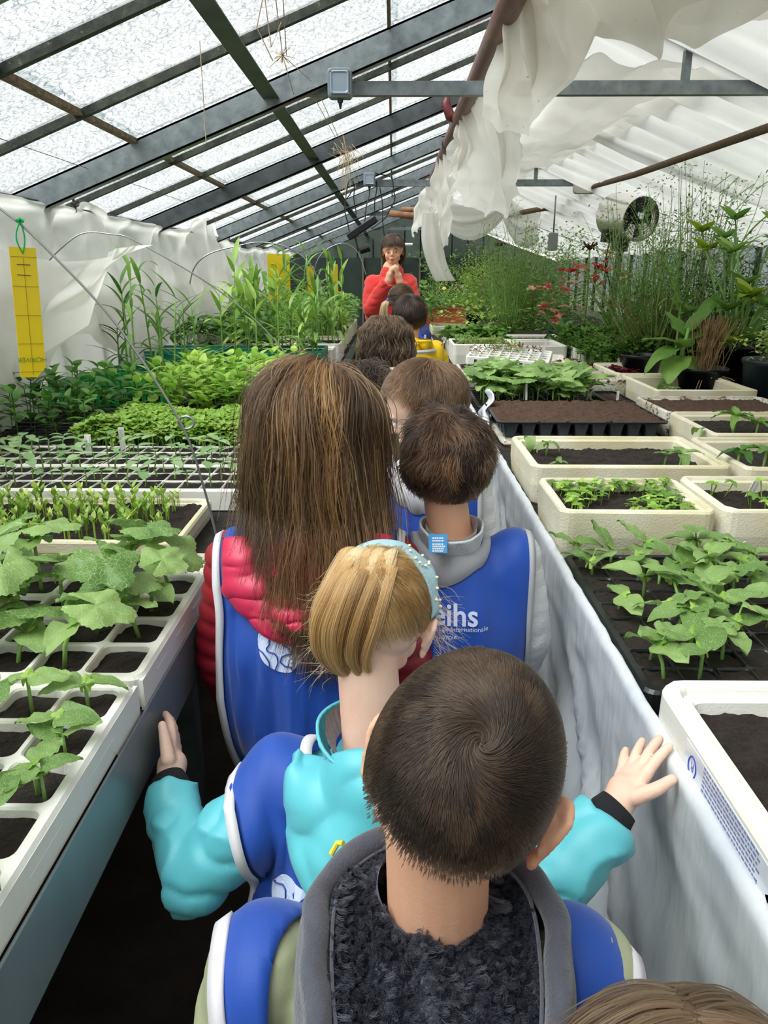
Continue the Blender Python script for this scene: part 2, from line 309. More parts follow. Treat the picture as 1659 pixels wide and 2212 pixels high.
for i, y in enumerate(ybars):
    if (round((y-3.62)/.6) % 3) != 0:
        slopebar(EX0, RX, y, .026, .03, slopeL, BARM, 'glazing_bar', .006); slopebar(RX, EX1, y, .026, .03, slopeR, BARM, 'glazing_bar', .006)
    else:      # rafter: channel section = web + two flanges
        for f, a, b in ((slopeL, EX0, RX), (slopeR, RX, EX1)):
            m = STEELD if abs(y-5.42) < .1 else STEEL  # second rafter's shadow is put into its colour by the darker steel
            V = []; mb = MB()
            for (y0, y1, o0, o1) in ((-.005, .005, 0, -.115), (-.005, .045, 0, -.009), (-.005, .045, -.106, -.115)):
                V = [(x, y+yy, f(x)+o) for x in (a, b) for yy in (y0, y1) for o in (o0, o1)]
                mb.add(V, [(0, 1, 3, 2), (4, 6, 7, 5), (0, 4, 5, 1), (2, 3, 7, 6), (0, 2, 6, 4), (1, 5, 7, 3)])
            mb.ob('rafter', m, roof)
        if round((y-3.62)/.6) % 6 == 0:
            mb = MB(); z = 2.16; xl, xr = EX0+(2.21-EZ)*(RX-EX0)/(RZ-EZ)-.05, EX1-(2.21-EZ)*(EX1-RX)/(RZ-EZ)+.14
            mb.box(xl, xr, y+.05, y+.056, z, z+.055); mb.box(xl, xr, y+.056, y+.09, z, z+.005)
            tb = mb.ob('tie_beam', STEEL, roof)
            mb = MB(); mb.tube([(xl+.09, y+.045, z+.028), (xl+.09, y+.035, z+.028)], .011, 6); mb.tube([(xl+.03, y+.045, z+.035), (xl+.03, y+.037, z+.035)], .006, 6); mb.ob('bolt', STEELD, tb)
            mb = MB(); mb.box(RX+.55, RX+.58, y+.056, y+.09, z+.05, slopeR(RX+.565)-.1); mb.ob('hanger_strut', STEEL, roof)
# purlins (dark angle at x=-.53), rusty lap strip, thin wire, ridge pipe
mb = MB(); x = -.53
for y in ybars[::3]:
    pass
mb.box(x-.035, x-.029, Y0, Y1, slopeL(x)-.07, slopeL(x)-.012); mb.box(x-.035, x+.035, Y0, Y1, slopeL(x)-.075, slopeL(x)-.07)
mb.ob('purlin', STEELD, roof)
mb = MB(); x = -1.14; mb.box(x-.02, x+.014, Y0, Y1, slopeL(x)-.014, slopeL(x)+.006); mb.ob('lap_strip', RUST, roof)
mb = MB(); mb.box(-.03, -.015, Y0, Y1, slopeL(-.02)-.004, slopeL(-.02)+.008); mb.ob('lap_strip', RUST, roof)
mb = MB(); mb.tube([(-1.36, Y0, slopeL(-1.36)-.03), (-1.36, Y1, slopeL(-1.36)-.03)], .0015, 5); mb.ob('tension_wire', STEELD, roof)
mb = MB(); mb.tube([(.43, Y0, 2.33), (.42, 2, 2.345), (.42, Y1, 2.40)], .048, 16); rp_ = tag(mb.ob('heating_pipe', PIPE, None, True), 'red-brown heating pipe running the length of the house under the ridge', 'pipe')
for y in (2.9, 6.3, 9.8, 12.5):
    mb = MB(); t = np.linspace(0, 2*PI, 25); mb.tube(np.stack([.42+.053*np.cos(t), y+0*t, 2.36+.053*np.sin(t)], 1), .006, 6, cap=False)
    mb.tube([(.42, y, 2.415), (.42, y, slopeL(.42)-.02)], .005, 6); mb.tube([(.36, y, 2.41), (.48, y, 2.41)], .007, 6); mb.ob('pipe_clamp', STEELD, rp_)
mb = MB(); mb.tube([(.40, 5.35, 2.36), (.36, 5.36, 2.38), (.33, 5.36, 2.45), (.34, 5.36, 2.50)], [.03, .034, .03, .012], 10); mb.ob('valve', mat('red_valve_paint', '#5a1a16', .45), rp_, True)
# ---------------------------------------------------------------- benches
ZINC = mat('zinc_rail', '#6e7b80', .38, '#8d9a9c', 5, (.3, .7), 7, .05, 30, metal=.35, stretch=(1, 1, .35))
GRIT = mat('dark_bench_mat', '#16130f', .95, '#2e2620', 40, bump=.8, bscale=90)
def bench(x0, x1, y0, y1, railx, label):
    e = tag(empty('greenhouse_bench', ((x0+x1)/2, (y0+y1)/2, 0)), label, 'bench'); cx, cy = (x0+x1)/2, (y0+y1)/2
    mb = MB(); mb.box(x0-cx, x1-cx, y0-cy, y1-cy, .765, .796); mb.ob('bench_top', GRIT, e)
    s = 1 if railx > cx else -1
    mb = MB(); r = railx-cx; mb.box(min(r, r-.004*s), max(r, r-.004*s), y0-cy, y1-cy, .697, .803); mb.box(min(r, r-.03*s), max(r, r-.03*s), y0-cy, y1-cy, .697, .701)
    bevel(mb.ob('edge_rail', ZINC, e), .0015)
    y = y0+.5
    while y < y1:
        for x in (x0+.1, x1-.1):
            mb = MB(); mb.box(x-cx-.02, x-cx+.02, y-cy-.02, y-cy+.02, 0, .765); mb.ob('leg', STEELD, e)  # darkness under the bench is put into the legs' colour
        y += 1.6
    return e
bench(-1.66, -.368, -.6, 9.6, -.364, 'long left-hand bench with a grey zinc edge rail')
bench(.372, 3.0, -.6, 13.5, .368, 'long right-hand bench whose edge is wrapped in white film')
# film wrapped round the right bench edge
nu, nv = 330, 54
yy = np.linspace(-.55, 7.6, nu); t = np.linspace(0, 1, nv)
prof = []
for s in t:
    if s < .12: a = s/.12; prof.append((.372-.012*a, .800+.046*math.sin(a*PI/2)))
    elif s < .2: a = (s-.12)/.08; prof.append((.360-.014*math.sin(a*PI/2), .846-.014*(1-math.cos(a*PI/2))))
    elif s < .42: a = (s-.2)/.22; prof.append((.346+.002*a, .832-.13*a))
    else: a = (s-.42)/.58; prof.append((.348+.012*math.sin(min(a*3, 1)*PI/2)-.035*a, .702-.69*a))
prof = np.array(prof); Yg, Tg = np.meshgrid(yy, t, indexing='ij')
X = np.tile(prof[:, 0], (nu, 1)); Z = np.tile(prof[:, 1], (nu, 1))
low = np.clip((Tg-.34)/.2, 0, 1); band = np.clip((Tg-.2)/.2, 0, 1)
Q = np.stack([Yg-.85*Z, .16*(Yg+Z)], -1); Q2 = np.stack([Yg, Z], -1)
rid = np.abs(sn(Q, 5, 2.3)); X = X+low*(.020*(rid-.35)+.004*sn(Q, 9, 5))+band*.004*sn(Q2, 4, 4)+.0012*sn(Q2, 8, 14)
Z = Z+.0022*sn(Yg[..., None], 2, 3)*(Tg < .3)
tag(ob('plastic_film', me_new('plastic_film', np.stack([X, Yg, Z], -1), grid_F(nu, nv), FILM, True)), 'wrinkled white plastic film draped over the right bench edge down to the floor', 'film')
# loose upright pieces of film beyond the boys
for (y, x, z, w, h, lb) in ((3.30, .385, .84, .26, .15, 'small upright flap of white film beside the wavy-haired boy, near the squash seedlings'), (6.4, .385, .84, .3, .12, 'upturned white film end beside the yellow hood')):
    u, v = np.meshgrid(np.linspace(0, 1, 14), np.linspace(0, 1, 10), indexing='ij')
    P_ = np.stack([x+.02*sn(np.stack([u, v], -1), 3, 1.2)+.03*v, y-w*(1-u)*(1-.4*v), z-.04+h*v*(1-.5*np.abs(u-.5))], -1)
    o = tag(ob('film_flap', me_new('film_flap', P_, grid_F(14, 10), FILM, True)), lb, 'film')
    m = o.modifiers.new('solid', 'SOLIDIFY'); m.thickness = .0015
# ---------------------------------------------------------------- foam boxes and trays
def soil_patch(x0, x1, y0, y1, z, r=.02, m=SOIL, seed=0, amp=.004, parent=None, mound=0, res=.006):
    nx, ny = max(8, int((x1-x0)/res)), max(8, int((y1-y0)/res))
    gx, gy = np.meshgrid(np.linspace(x0, x1, nx), np.linspace(y0, y1, ny), indexing='ij'); q = np.stack([gx, gy], -1)
    z_ = z+amp*sn(q, seed, 14)+amp*.7*sn(q, seed+1, 45)+mound*np.sin(np.clip((gx-x0)/(x1-x0), 0, 1)*PI)*np.sin(np.clip((gy-y0)/(y1-y0), 0, 1)*PI)
    return ob('soil', me_new('soil', np.stack([gx, gy, z_], -1), grid_F(nx, ny), m, True), parent)
def foam_box(x0, x1, y0, y1, z0, h, label, m=FOAM, wall=.022, soil=.045, ledge=True, sm=SOIL, rot=0, r=.03, group=None, name='polystyrene_box', tilt=None, seed=0):
    cx, cy = (x0+x1)/2, (y0+y1)/2; e = empty(name, (cx, cy, z0)); tag(e, label, 'box', group); e.rotation_euler = (tilt or 0, 0, rot)
    a, b = (x1-x0)/2, (y1-y0)/2; R = lambda d, z, rr=r: rrect(-a+d, a-d, -b+d, b-d, max(rr-d*.6, .006), z)
    L = [R(.010, 0), R(.006, .006), R(.0, h*.5), R(0, h-.006), R(.003, h-.001), R(.008, h)]
    if ledge: L += [R(wall*.55, h), R(wall*.62, h-.004), R(wall*.66, h-.010), R(wall*.98, h-.011), R(wall*1.05, h-.014)]
    else: L += [R(wall-.003, h), R(wall, h-.004)]
    L += [R(wall*1.25, .02), R(wall*1.25+.004, .018)]
    mb = MB(); bridge(mb, L, True, True); V = np.vstack(mb.V); q = V*1.0
    wob = (V[:, 2] > h-.016)[:, None]*.0012*np.stack([sn(q, seed+31, 30), sn(q, seed+32, 30), sn(q, seed+33, 26)], -1); mb.V = [V+wob]
    mb.ob('shell', m, e, False)
    for p in e.children: p.data.polygons.foreach_set('use_smooth', [False]*len(p.data.polygons))
    if soil: soil_patch(-a+wall*1.1, a-wall*1.1, -b+wall*1.1, b-wall*1.1, h-soil, m=sm, seed=seed, parent=e, amp=.0035)
    return e
def cell_tray(x0, y0, nx, ny, c, z0, h, label, m=FOAM, gap=.010, r=.012, frame=.012, soil=.012, name='cell_tray', apron=0, cy=None, seed=0, cat='tray'):
    cy = cy or c
    e = tag(empty(name, (x0, y0, z0)), label, cat); W, D = nx*c, ny*cy; mb = MB()
    L = lambda d, z: rrect(-frame+d, W+frame-d, -frame+d, D+frame-d, .02, z)
    bridge(mb, [L(.006, 0), L(0, .004), L(0, h-.005), L(.004, h)], True)
    L1 = L(.004, h)          # top rim ring to grid rectangle
    k = 4; sq = rrect(0, W, 0, D, .001, h); bridge(mb, [L1, sq])
    for i in range(nx):
        for j in range(ny):
            X0, Y_0 = i*c, j*cy
            hs = [rrect(X0, X0+c, Y_0, Y_0+cy, .0005, h), rrect(X0+gap/2-.002, X0+c-gap/2+.002, Y_0+gap/2-.002, Y_0+cy-gap/2+.002, r, h), rrect(X0+gap/2, X0+c-gap/2, Y_0+gap/2, Y_0+cy-gap/2, r, h-.003),
                  rrect(X0+gap/2+.004, X0+c-gap/2-.004, Y_0+gap/2+.004, Y_0+cy-gap/2-.004, r, max(.006, h-.05))]
            bridge(mb, hs)
    sh = mb.ob('shell', m, e)
    S = MB(); 
    for i in range(nx):
        for j in range(ny):
            g_ = 7; gx, gy = np.meshgrid(np.linspace(i*c+gap/2, (i+1)*c-gap/2, g_), np.linspace(j*cy+gap/2, (j+1)*cy-gap/2, g_), indexing='ij'); q = np.stack([gx, gy], -1)
            S.add(np.stack([gx, gy, h-soil+.003*sn(q, seed+i*7+j, 12)+.0015*sn(q, seed+j, 60)], -1), grid_F(g_, g_))
    S.ob('soil', SOIL, e, True); return e
# LEFT BENCH -----------------------------------------------------
tA = cell_tray(-.786, .36, 5, 7, .0805, .797, .055, 'white cell tray of young squash nearest the camera on the left bench', FOAM, seed=1, cy=.084)
tB = cell_tray(-.972, .985, 7, 4, .0845, .797, .055, 'second white cell tray from the camera on the left bench, under the large squash leaves', FOAM, seed=2, cy=.096)
cell_tray(-1.587, .985, 7, 4, .0845, .797, .055, 'white cell tray beyond the left edge of the squash tray', FOAM, seed=22, cy=.096)
# printed skirts hanging from the trays' aisle side
def skirt(par, x, y0, y1, z0, z1, notch):
    mb = MB(); pts = [(y0, z1), (y1, z1), (y1, z0+.006), (y1-.02, z0)]
    n = 26; V = []
    for i in range(n+1):
        y = y0+(y1-y0)*i/n; t_ = abs((i/n)-.5)*2
        zz = z0+(notch*.026 if t_ < .62 else notch*.026*max(0, 1-(t_-.62)/.07))
        V += [(x, y, z1), (x, y, zz), (x-.006, y, z1), (x-.006, y, zz)]
    F = []
    for i in range(n):
        a, b = i*4, (i+1)*4; F += [(a, a+1, b+1, b), (a+2, b+2, b+3, a+3), (a+1, a+3, b+3, b+1), (a, b, b+2, a+2)]
    F += [(0, 2, 3, 1), (4*n, 4*n+1, 4*n+3, 4*n+2)]
    mb.add(V, F); o = mb.ob('side_skirt', FOAM, par)
    sl = MB()
    for k in range(3):
        ya = y0+(y1-y0)*(.16+.27*k); sl.box(x+.0005, x+.0012, ya, ya+(y1-y0)*.13, z1-.018, z1-.0165)
    sl.ob('slot', LABELW, o)
skirt(tA, .4025+.0125, -.01, .60, -.002, .05, 1); skirt(tB, .5915+.0125, -.01, .395, .0, .05, .0)
foam_box(-1.16, -.475, 1.56, 1.90, .797, .055, 'low white foam tray of tiny upright shoots with a chipped corner, behind the squash trays', FOAMY, soil=.012, seed=4)
D = [cell_tray(-1.38+.49*i, 1.965, 8, 3, .060, .797, .062, l, FOAM, seed=5+i, cy=.083, r=.006, gap=.006, soil=.004) for i, l in enumerate(('white cell tray of seed leaves at the far left, front row', 'white cell tray of seed leaves in the middle of the bench, front row'))]
D += [cell_tray(-1.38+.49*i, 2.235, 8, 3, .060, .797, .062, l, FOAM, seed=8+i, cy=.083, r=.006, gap=.006, soil=.004) for i, l in enumerate(('white cell tray of seed leaves at the far left, back row by the label', 'white cell tray of seed leaves, back row in front of the parsley'))]
def black_tray(x0, y0, nx, ny, c, z0, h, label, cy=None, seed=0, soil=.006, m=BLACKP):
    return cell_tray(x0, y0, nx, ny, c, z0, h, label, m, gap=.006, r=.008, frame=.014, soil=soil, name='black_cell_tray', cy=cy, seed=seed)
black_tray(-1.08, 2.53, 11, 8, .055, .797, .05, 'black cell tray under the dense celery seedlings', seed=11)
black_tray(-1.64, 2.53, 9, 7, .055, .797, .045, 'black cell tray of tall thin seedlings in front of the yellow card', seed=12)
black_tray(-1.04, 3.02, 10, 8, .055, .797, .05, 'black cell tray under the bright green leafy seedlings', seed=13)
black_tray(-1.62, 2.98, 9, 7, .055, .797, .05, 'black cell tray under leafy seedlings beside the left curtain', seed=14)
black_tray(-1.04, 3.5, 10, 8, .055, .797, .05, 'black cell tray of leafy seedlings just in front of the bright green crate', seed=15)
foam_box(-.45, -.38, 1.42, 1.56, .797, .03, 'broken scrap of white foam tray beside the hoop foot', FOAMD, soil=0, seed=9, name='foam_scrap', r=.01, ledge=False, wall=.012)
# crates: slotted plastic crates with rims
def crate(x0, x1, y0, y1, z0, h, m, label, low=False):
    cx, cy = (x0+x1)/2, (y0+y1)/2; e = tag(empty('plastic_crate', (cx, cy, z0)), label, 'crate'); a, b = (x1-x0)/2, (y1-y0)/2
    R = lambda d, z: rrect(-a+d, a-d, -b+d, b-d, .02, z)
    mb = MB(); bridge(mb, [R(0, h), R(0, h-.016), R(.008, h-.016), R(.008, h), R(0, h)]); bridge(mb, [R(.002, h-.05), R(.002, h-.058), R(.014, h-.058), R(.014, h-.05), R(.002, h-.05)]); mb.ob('rim', m, e)
    mb = MB(); bridge(mb, [R(.012, 0), R(.006, h-.10 if h > .14 else 0.02)], True); bridge(mb, [R(.006, h-.02), R(.0075, h-.05)])
    n = 22
    for s, L_, ax in ((-1, 2*a, 0), (1, 2*a, 0), (-1, 2*b, 1), (1, 2*b, 1)):
        k = int(L_/.045)
        for i in range(k+1):
            p = -L_/2+.02+(L_-.04)*i/k; w = .011
            if ax == 0: mb.box(p-w, p+w, s*(b-.008)-.003, s*(b-.008)+.003, max(0, h-.11 if h > .14 else .0), h-.05)
            else: mb.box(s*(a-.008)-.003, s*(a-.008)+.003, p-w, p+w, max(0, h-.11 if h > .14 else .0), h-.05)
    mb.ob('slatted_side', m, e)
    mb = MB()
    for sx in (-1, 1):
        for sy in (-1, 1): mb.tube([(sx*(a-.013), sy*(b-.013), 0), (sx*(a-.010), sy*(b-.010), h)], .012, 8)
    mb.ob('corner_post', m, e); soil_patch(-a+.014, a-.014, -b+.014, b-.014, h*.45, m=SOIL, parent=e, seed=3, res=.015); return e
crate(-1.06, -.43, 4.62, 5.02, .797, .17, TEALP, 'dark green crate with its open end rail by the aisle')
crate(-1.70, -1.08, 4.62, 5.02, .797, .17, TEALP, 'dark green crate standing left of the other, half hidden by the tall reeds')
crate(-1.0, -.47, 4.12, 4.54, .797, .10, GRNP, 'low bright green crate in front of the dark green one by the aisle')
crate(-1.68, -1.10, 3.62, 4.02, .797, .12, GRNP, 'bright green crate at the foot of the left curtain')
crate(-1.66, -1.08, 4.12, 4.5, .797, .10, TEALP, 'low dark green crate in the shade of the tall reeds on the left')
mb = MB()
for i in range(26):
    c0 = rng.uniform([-.98, 4.14, .885], [-.5, 4.28, .9]); a = rng.uniform(0, 6.28); mb.tube([c0, c0+np.array([math.cos(a)*.02, math.sin(a)*.02, .004]), c0+np.array([math.cos(a)*.04, math.sin(a)*.04, 0])], [.012, .02, .010], 6)
tag(mb.ob('root_pieces', mat('pale_root', '#cdbfa4', .8, '#a08a68', 20), None, True), 'pale lumpy roots lying in the low bright green crate', 'roots', kind='stuff')
for i, (x0, x1, y0, y1, lb) in enumerate(((-.72, -.38, 5.5, 6.0, 'white foam box by the aisle behind the dark green crate'), (-1.3, -.75, 5.5, 6.0, 'white foam box behind the dark green crates among the reeds'), (-.56, -.40, 5.08, 5.34, 'narrow white foam box standing at the bench rail by the small hand'),
        (-.95, -.40, 6.2, 6.7, 'white foam box of fine feathery seedlings by the left rail'), (-1.6, -1.0, 6.2, 6.7, 'white foam box of seedlings against the far left curtain'), (-1.0, -.40, 7.0, 7.6, 'white foam box of leafy seedlings level with the woman in red'), (-1.6, -1.05, 7.0, 7.6, 'white foam box of leafy seedlings far left of the woman'), (-1.0, -.4, 7.9, 8.6, 'farthest white foam box on the left bench'))):
    foam_box(x0, x1, y0, y1, .797, .14, lb, FOAMY if i % 2 else FOAM, soil=.02, seed=40+i)
# RIGHT BENCH ----------------------------------------------------
b1 = foam_box(.362, .99, .29, .918, .797, .092, 'large clean white foam box of dark soil nearest the camera on the right', FOAM, wall=.036, soil=.032, r=.035, seed=60)
mb = MB()
def flat_text(s, size, m, parent, M, name='print', bold=0):
    c = bpy.data.curves.new('txt', 'FONT'); c.body = s; c.size = size; c.offset = bold; c.align_x = 'CENTER'; c.align_y = 'CENTER'; c.resolution_u = 3
    o = bpy.data.objects.new('txt', c); COL.objects.link(o); dg = bpy.context.evaluated_depsgraph_get(); me = bpy.data.meshes.new_from_object(o.evaluated_get(dg)); bpy.data.objects.remove(o)
    me.materials.clear(); me.materials.append(m); me.transform(M); me.name = name; return ob(name, me, parent) if parent is not False else me
# frame on box 1's aisle side: face is x = -a ; local: right = +y reversed so it reads from the aisle
def side_M(x, y, z, rot=0): return Matrix.Translation((x, y, z)) @ Matrix(((0, 0, -1), (-1, 0, 0), (0, 1, 0))).to_4x4() @ Matrix.Rotation(rot, 4, 'Z')
a_ = .3142
lab = MB(); lab.box(-a_-.0011, -a_-.0002, -.07, .19, .024, .082); labo = lab.ob('shrink_label', mat('shiny_label', '#dcdfe9', .2, coat=.5), b1)
t_ = np.linspace(0, 2*PI, 29); mb = MB(); mb.tube(np.stack([-a_-.0012+0*t_, .165+.011*np.cos(t_), .058+.013*np.sin(t_)], 1), .0012, 4, cap=False); mb.ob('round_mark', BINK, b1)
flat_text('R', .016, BINK, b1, side_M(-a_-.0013, .165, .058, PI))
inkg = mat('grey_ink', '#777ba6', .6)
mb = MB()
for k in range(8):
    y = .135
    while y > .0:
        w = random.uniform(.003, .009); mb.box(-a_-.0014, -a_-.0011, y-w, y, .078-.0058*k, .0805-.0058*k); y -= w+.002
mb.ob('small_print', inkg, b1)
mb = MB(); y = .18
while y > -.06:
    w = random.uniform(.0025, .005)
    if random.random() > .12: mb.box(-a_-.0014, -a_-.0011, y-w, y, .018, .024)
    y -= w+.0018
mb.ob('code_print', mat('dark_print', '#33344a', .6), b1)
mb = MB(); mb.box(-a_-.0014, -a_-.0011, -.075, .19, .0275, .0283); mb.box(-a_-.0014, -a_-.0011, -.005, -.0042, .026, .052)
for s in (-1, 1): mb.add([(-a_-.0013, -.035, .062), (-a_-.0013, -.048, .052), (-a_-.0013, -.035, .040), (-a_-.0013, -.022, .052)], [(0, 1, 2, 3)])
mb.ob('line_print', BINK, b1)
tR = black_tray(.385, .985, 10, 9, .057, .797, .038, 'black cell tray of squash seedlings between the white foam boxes on the right', cy=.060, seed=61, soil=.004)
foam_box(.37, .718, 1.575, 1.865, .797, .125, 'cream foam box of dense clover-like sprouts beside the film, behind the squash seedlings', FOAMY, soil=.03, seed=62, wall=.026, r=.03)
foam_box(.733, 1.24, 1.585, 1.885, .797, .125, 'cream foam box with a few sprouts, right of the dense sprout box', FOAMY, soil=.035, seed=63, wall=.026)
b3b = foam_box(.80, 1.35, 1.235, 1.52, .797, .125, 'white printed foam box at the right edge with a green scrawl on it', FOAM, soil=.04, seed=64, wall=.03)
foam_box(.385, .945, 2.02, 2.43, .797, .115, 'long cream foam box with curled seedlings in two corners', FOAMY, soil=.038, seed=65, wall=.03)
foam_box(.965, 1.5, 2.0, 2.42, .797, .115, 'foam box with one leafy sprout at the right edge of the middle row', FOAMY, soil=.04, seed=66, wall=.03)
foam_box(1.06, 1.62, 2.46, 2.88, .797, .115, 'foam box with one large cut-leaved seedling right of the black pot tray', FOAMY, soil=.03, seed=67, wall=.03)
foam_box(1.07, 1.62, 2.94, 3.33, .797, .105, 'foam box filled with bare brown compost behind the cut-leaved seedling', FOAMD, soil=.012, seed=68, sm=SOILB, wall=.022)
tg = foam_box(.41, 1.03, 2.76, 3.34, .797, .02, 'thin white slatted tray under the black pot tray', FOAMD, soil=.008, seed=69, wall=.012, ledge=False, name='slatted_tray')
mb = MB()
for i in range(14): mb.box(-.30+.046*i, -.293+.046*i, -.28, .28, .012, .021)
for i in range(9): mb.box(-.30, .30, -.28+.07*i, -.274+.07*i, .012, .020)
mb.ob('grid_bars', FOAM, tg)
pt = tag(empty('pot_tray', (.72, 3.06, .818)), 'black tray of joined square pots heaped with brown compost on the right bench', 'tray')
mb = MB()
for i in range(9):
    for j in range(5):
        x, y = -.268+.067*i, -.19+.095*j; R = lambda d, z: rrect(x-.03+d, x+.03-d, y-.043+d, y+.043-d, .012, z)
        bridge(mb, [R(.010, 0), R(.002, .05), R(.0, .062)], True)
mb.ob('pot_cells', NAVYP, pt)
mb = MB(); L = lambda d, z: rrect(-.315-d, .315+d, -.25-d, .25+d, .03, z); bridge(mb, [L(-.006, .056), L(.008, .060), L(.010, .066), L(0, .067)]); mb.ob('rim', BLACKP, pt)
soil_patch(-.318, .318, -.252, .252, .064, m=SOILB, parent=pt, seed=71, amp=.004, mound=.008)
t2 = black_tray(.40, 3.42, 10, 9, .055, .797, .045, 'black cell tray under the round-leaved squash plants behind the pot tray', seed=72)
foam_box(.99, 1.12, 3.42, 3.78, .797, .06, 'shallow dark seed tray of compost behind the pot tray', BLACKP, soil=.012, seed=73, name='seed_tray', wall=.01, sm=SOILB)
b8 = foam_box(.95, 1.20, 3.86, 4.25, .797, .105, 'white foam box with brown compost and a green scribble, behind the round leaves', FOAMD, soil=.035, seed=74, sm=SOILB, wall=.02)
b9 = foam_box(1.19, 1.66, 3.42, 3.98, .80, .115, 'yellowed near-empty foam box with a pink mark, front one of the pair', FOAMY, soil=.075, seed=75, wall=.03)
foam_box(1.18, 1.66, 4.02, 4.52, .80, .115, 'yellowed foam box behind the one with the pink mark', FOAMY, soil=.0, seed=76, wall=.03)
st = foam_box(.40, .92, 4.28, 4.84, .797, .075, 'grubby flat foam crate under the tilted seed tray', FOAMD, soil=.006, seed=77, sm=SOIL)
tt = cell_tray(.44, 4.52, 8, 5, .058, .905, .05, 'white tilted cell tray of tiny red-stemmed seedlings', FOAM, seed=79, cy=.075); tt.rotation_euler = (math.radians(4), math.radians(3), math.radians(-14))
foam_box(.86, 1.06, 4.5, 4.95, .85, .07, 'small empty white foam box beside the tilted seed tray', FOAM, soil=0, seed=80, rot=math.radians(-10), ledge=False)
foam_box(.42, .86, 5.35, 5.85, .797, .15, 'white foam box of pale green cress behind the tilted tray', FOAM, soil=.012, seed=81)
foam_box(.87, 1.22, 5.35, 5.85, .797, .14, 'white foam box, empty, right of the pale green cress', FOAM, soil=.08, seed=82)
foam_box(.86, 1.35, 5.92, 6.4, .797, .14, 'white foam box behind the empty one in the middle distance', FOAM, soil=.03, seed=83)
foam_box(.42, .84, 5.95, 6.5, .797, .12, 'foam box of green lettuces behind the pale cress', FOAMY, soil=.015, seed=84)
foam_box(1.25, 1.47, 5.1, 5.45, .797, .13, 'white foam box with a dab of soil left of the parsley patch', FOAM, soil=.02, seed=85)
foam_box(1.46, 1.60, 5.9, 6.1, .797, .12, 'pale grey round-shouldered planter under the salmon flowers', mat('grey_planter', '#b8ada6', .6), soil=.02, seed=86, name='grey_planter', r=.05)
foam_box(.98, 1.16, 4.36, 4.62, .797, .05, 'low tray under the dark red lettuces', BLACKP, soil=.01, seed=87, name='seed_tray', wall=.01)
foam_box(1.3, 2.3, 4.6, 5.9, .797, .06, 'wide black tray under the parsley patch', BLACKP, soil=.015, seed=88, name='seed_tray', wall=.012)
# scribbles and prints on boxes
def scrib(par, pts, m, name='scribble', r=.0012):
    mb = MB(); mb.tube(pts, r, 4); mb.ob(name, m, par)
s_ = lambda n, x0, z0, w, h, y: [(x0+w*i/n, y, z0+(h if i % 2 else 0)+random.uniform(-.003, .003)) for i in range(n+1)]
scrib(b8, s_(9, -.03, .045, .12, .02, -.196), GINK); scrib(b9, s_(5, .16, .05, .06, .03, -.281), PINKI); scrib(b9, s_(3, .03, .05, .03, .02, -.281), PINKI)
scrib(b3b, [(-.2765, .10-.006*i, .075+(.02 if i % 2 else -.018)) for i in range(7)], GINK, r=.0016)
mb = MB()
for k in range(11): mb.box(-.2762, -.2756, -.085+.002*k, .035-.003*k, .03+.006*k, .0335+.006*k)
mb.ob('blue_print', mat('pale_blue_print', '#7583b8', .5), b3b)
for o, xs_ in ((tt, (0, 1)),):
    mb = MB()
    for x in (.035, .30):
        mb.box(x, x+.09, -.0128, -.0122, .008, .040)
    mb.ob('side_label', LABELW, o); mb = MB()
    for x in (.04, .305):
        mb.box(x, x+.02, -.0132, -.0129, .012, .034)
        for k in range(4): mb.box(x+.028, x+.075, -.0132, -.0129, .012+.006*k, .0145+.006*k)
    mb.ob('label_print', INK, o)
# plant labels: little tags stuck in the soil
def plabel(x, y, z, h, w, rz, tiltx, lab, lines=4, tilty=0):
    e = tag(empty('plant_label', (x, y, z)), lab, 'label'); e.rotation_euler = (tiltx, tilty, rz)
    mb = MB(); mb.box(-w/2, w/2, -.0006, .0006, -.02, h); mb.ob('tag', LABELW, e)
    mb = MB()
    for k in range(lines):
        zz = h*.45; xx = -w*.3+w*.6*k/max(1, lines-1); n = 9
        pts = [(xx+(.0012 if i % 2 else -.0012), -.0010, zz+h*.46*i/n) for i in range(n+1)]; mb.tube(pts, .0004, 3)
    mb.ob('handwriting', INK, e)
plabel(-.985, 2.36, .85, .075, .020, 0, -.1, 'white handwritten plant label standing left among the seed leaves', 2)
plabel(-.90, 2.44, .85, .085, .019, .1, .05, 'white plant label at the edge of the celery patch')
plabel(.502, 1.835, .86, .075, .020, .2, .15, 'grey-white label in the dense sprout box', 2, .25)
plabel(.885, 1.82, .86, .075, .018, .2, .15, 'grey-white label in the sprout box with few sprouts', 2, .3)
plabel(.70, 1.515, .835, .065, .018, .3, .35, 'white label lying tilted at the back of the right squash tray', 2, .95)
plabel(.60, 3.38, .88, .07, .010, .3, .1, 'thin white label in front of the round squash leaves', 2, -.1)
plabel(1.02, 3.42, .85, .06, .012, 0, .1, 'white label at the right end of the round squash leaves', 1)
plabel(.90, 4.62, .95, .085, .016, .1, .1, 'white label leaning in the tilted seed tray', 1, .2)
plabel(1.25, 4.45, .85, .06, .022, 0, .1, 'broad white label between the red lettuces and the box', 1)
plabel(1.36, 4.6, .86, .07, .015, 0, 0, 'white label in the front of the parsley patch', 1)
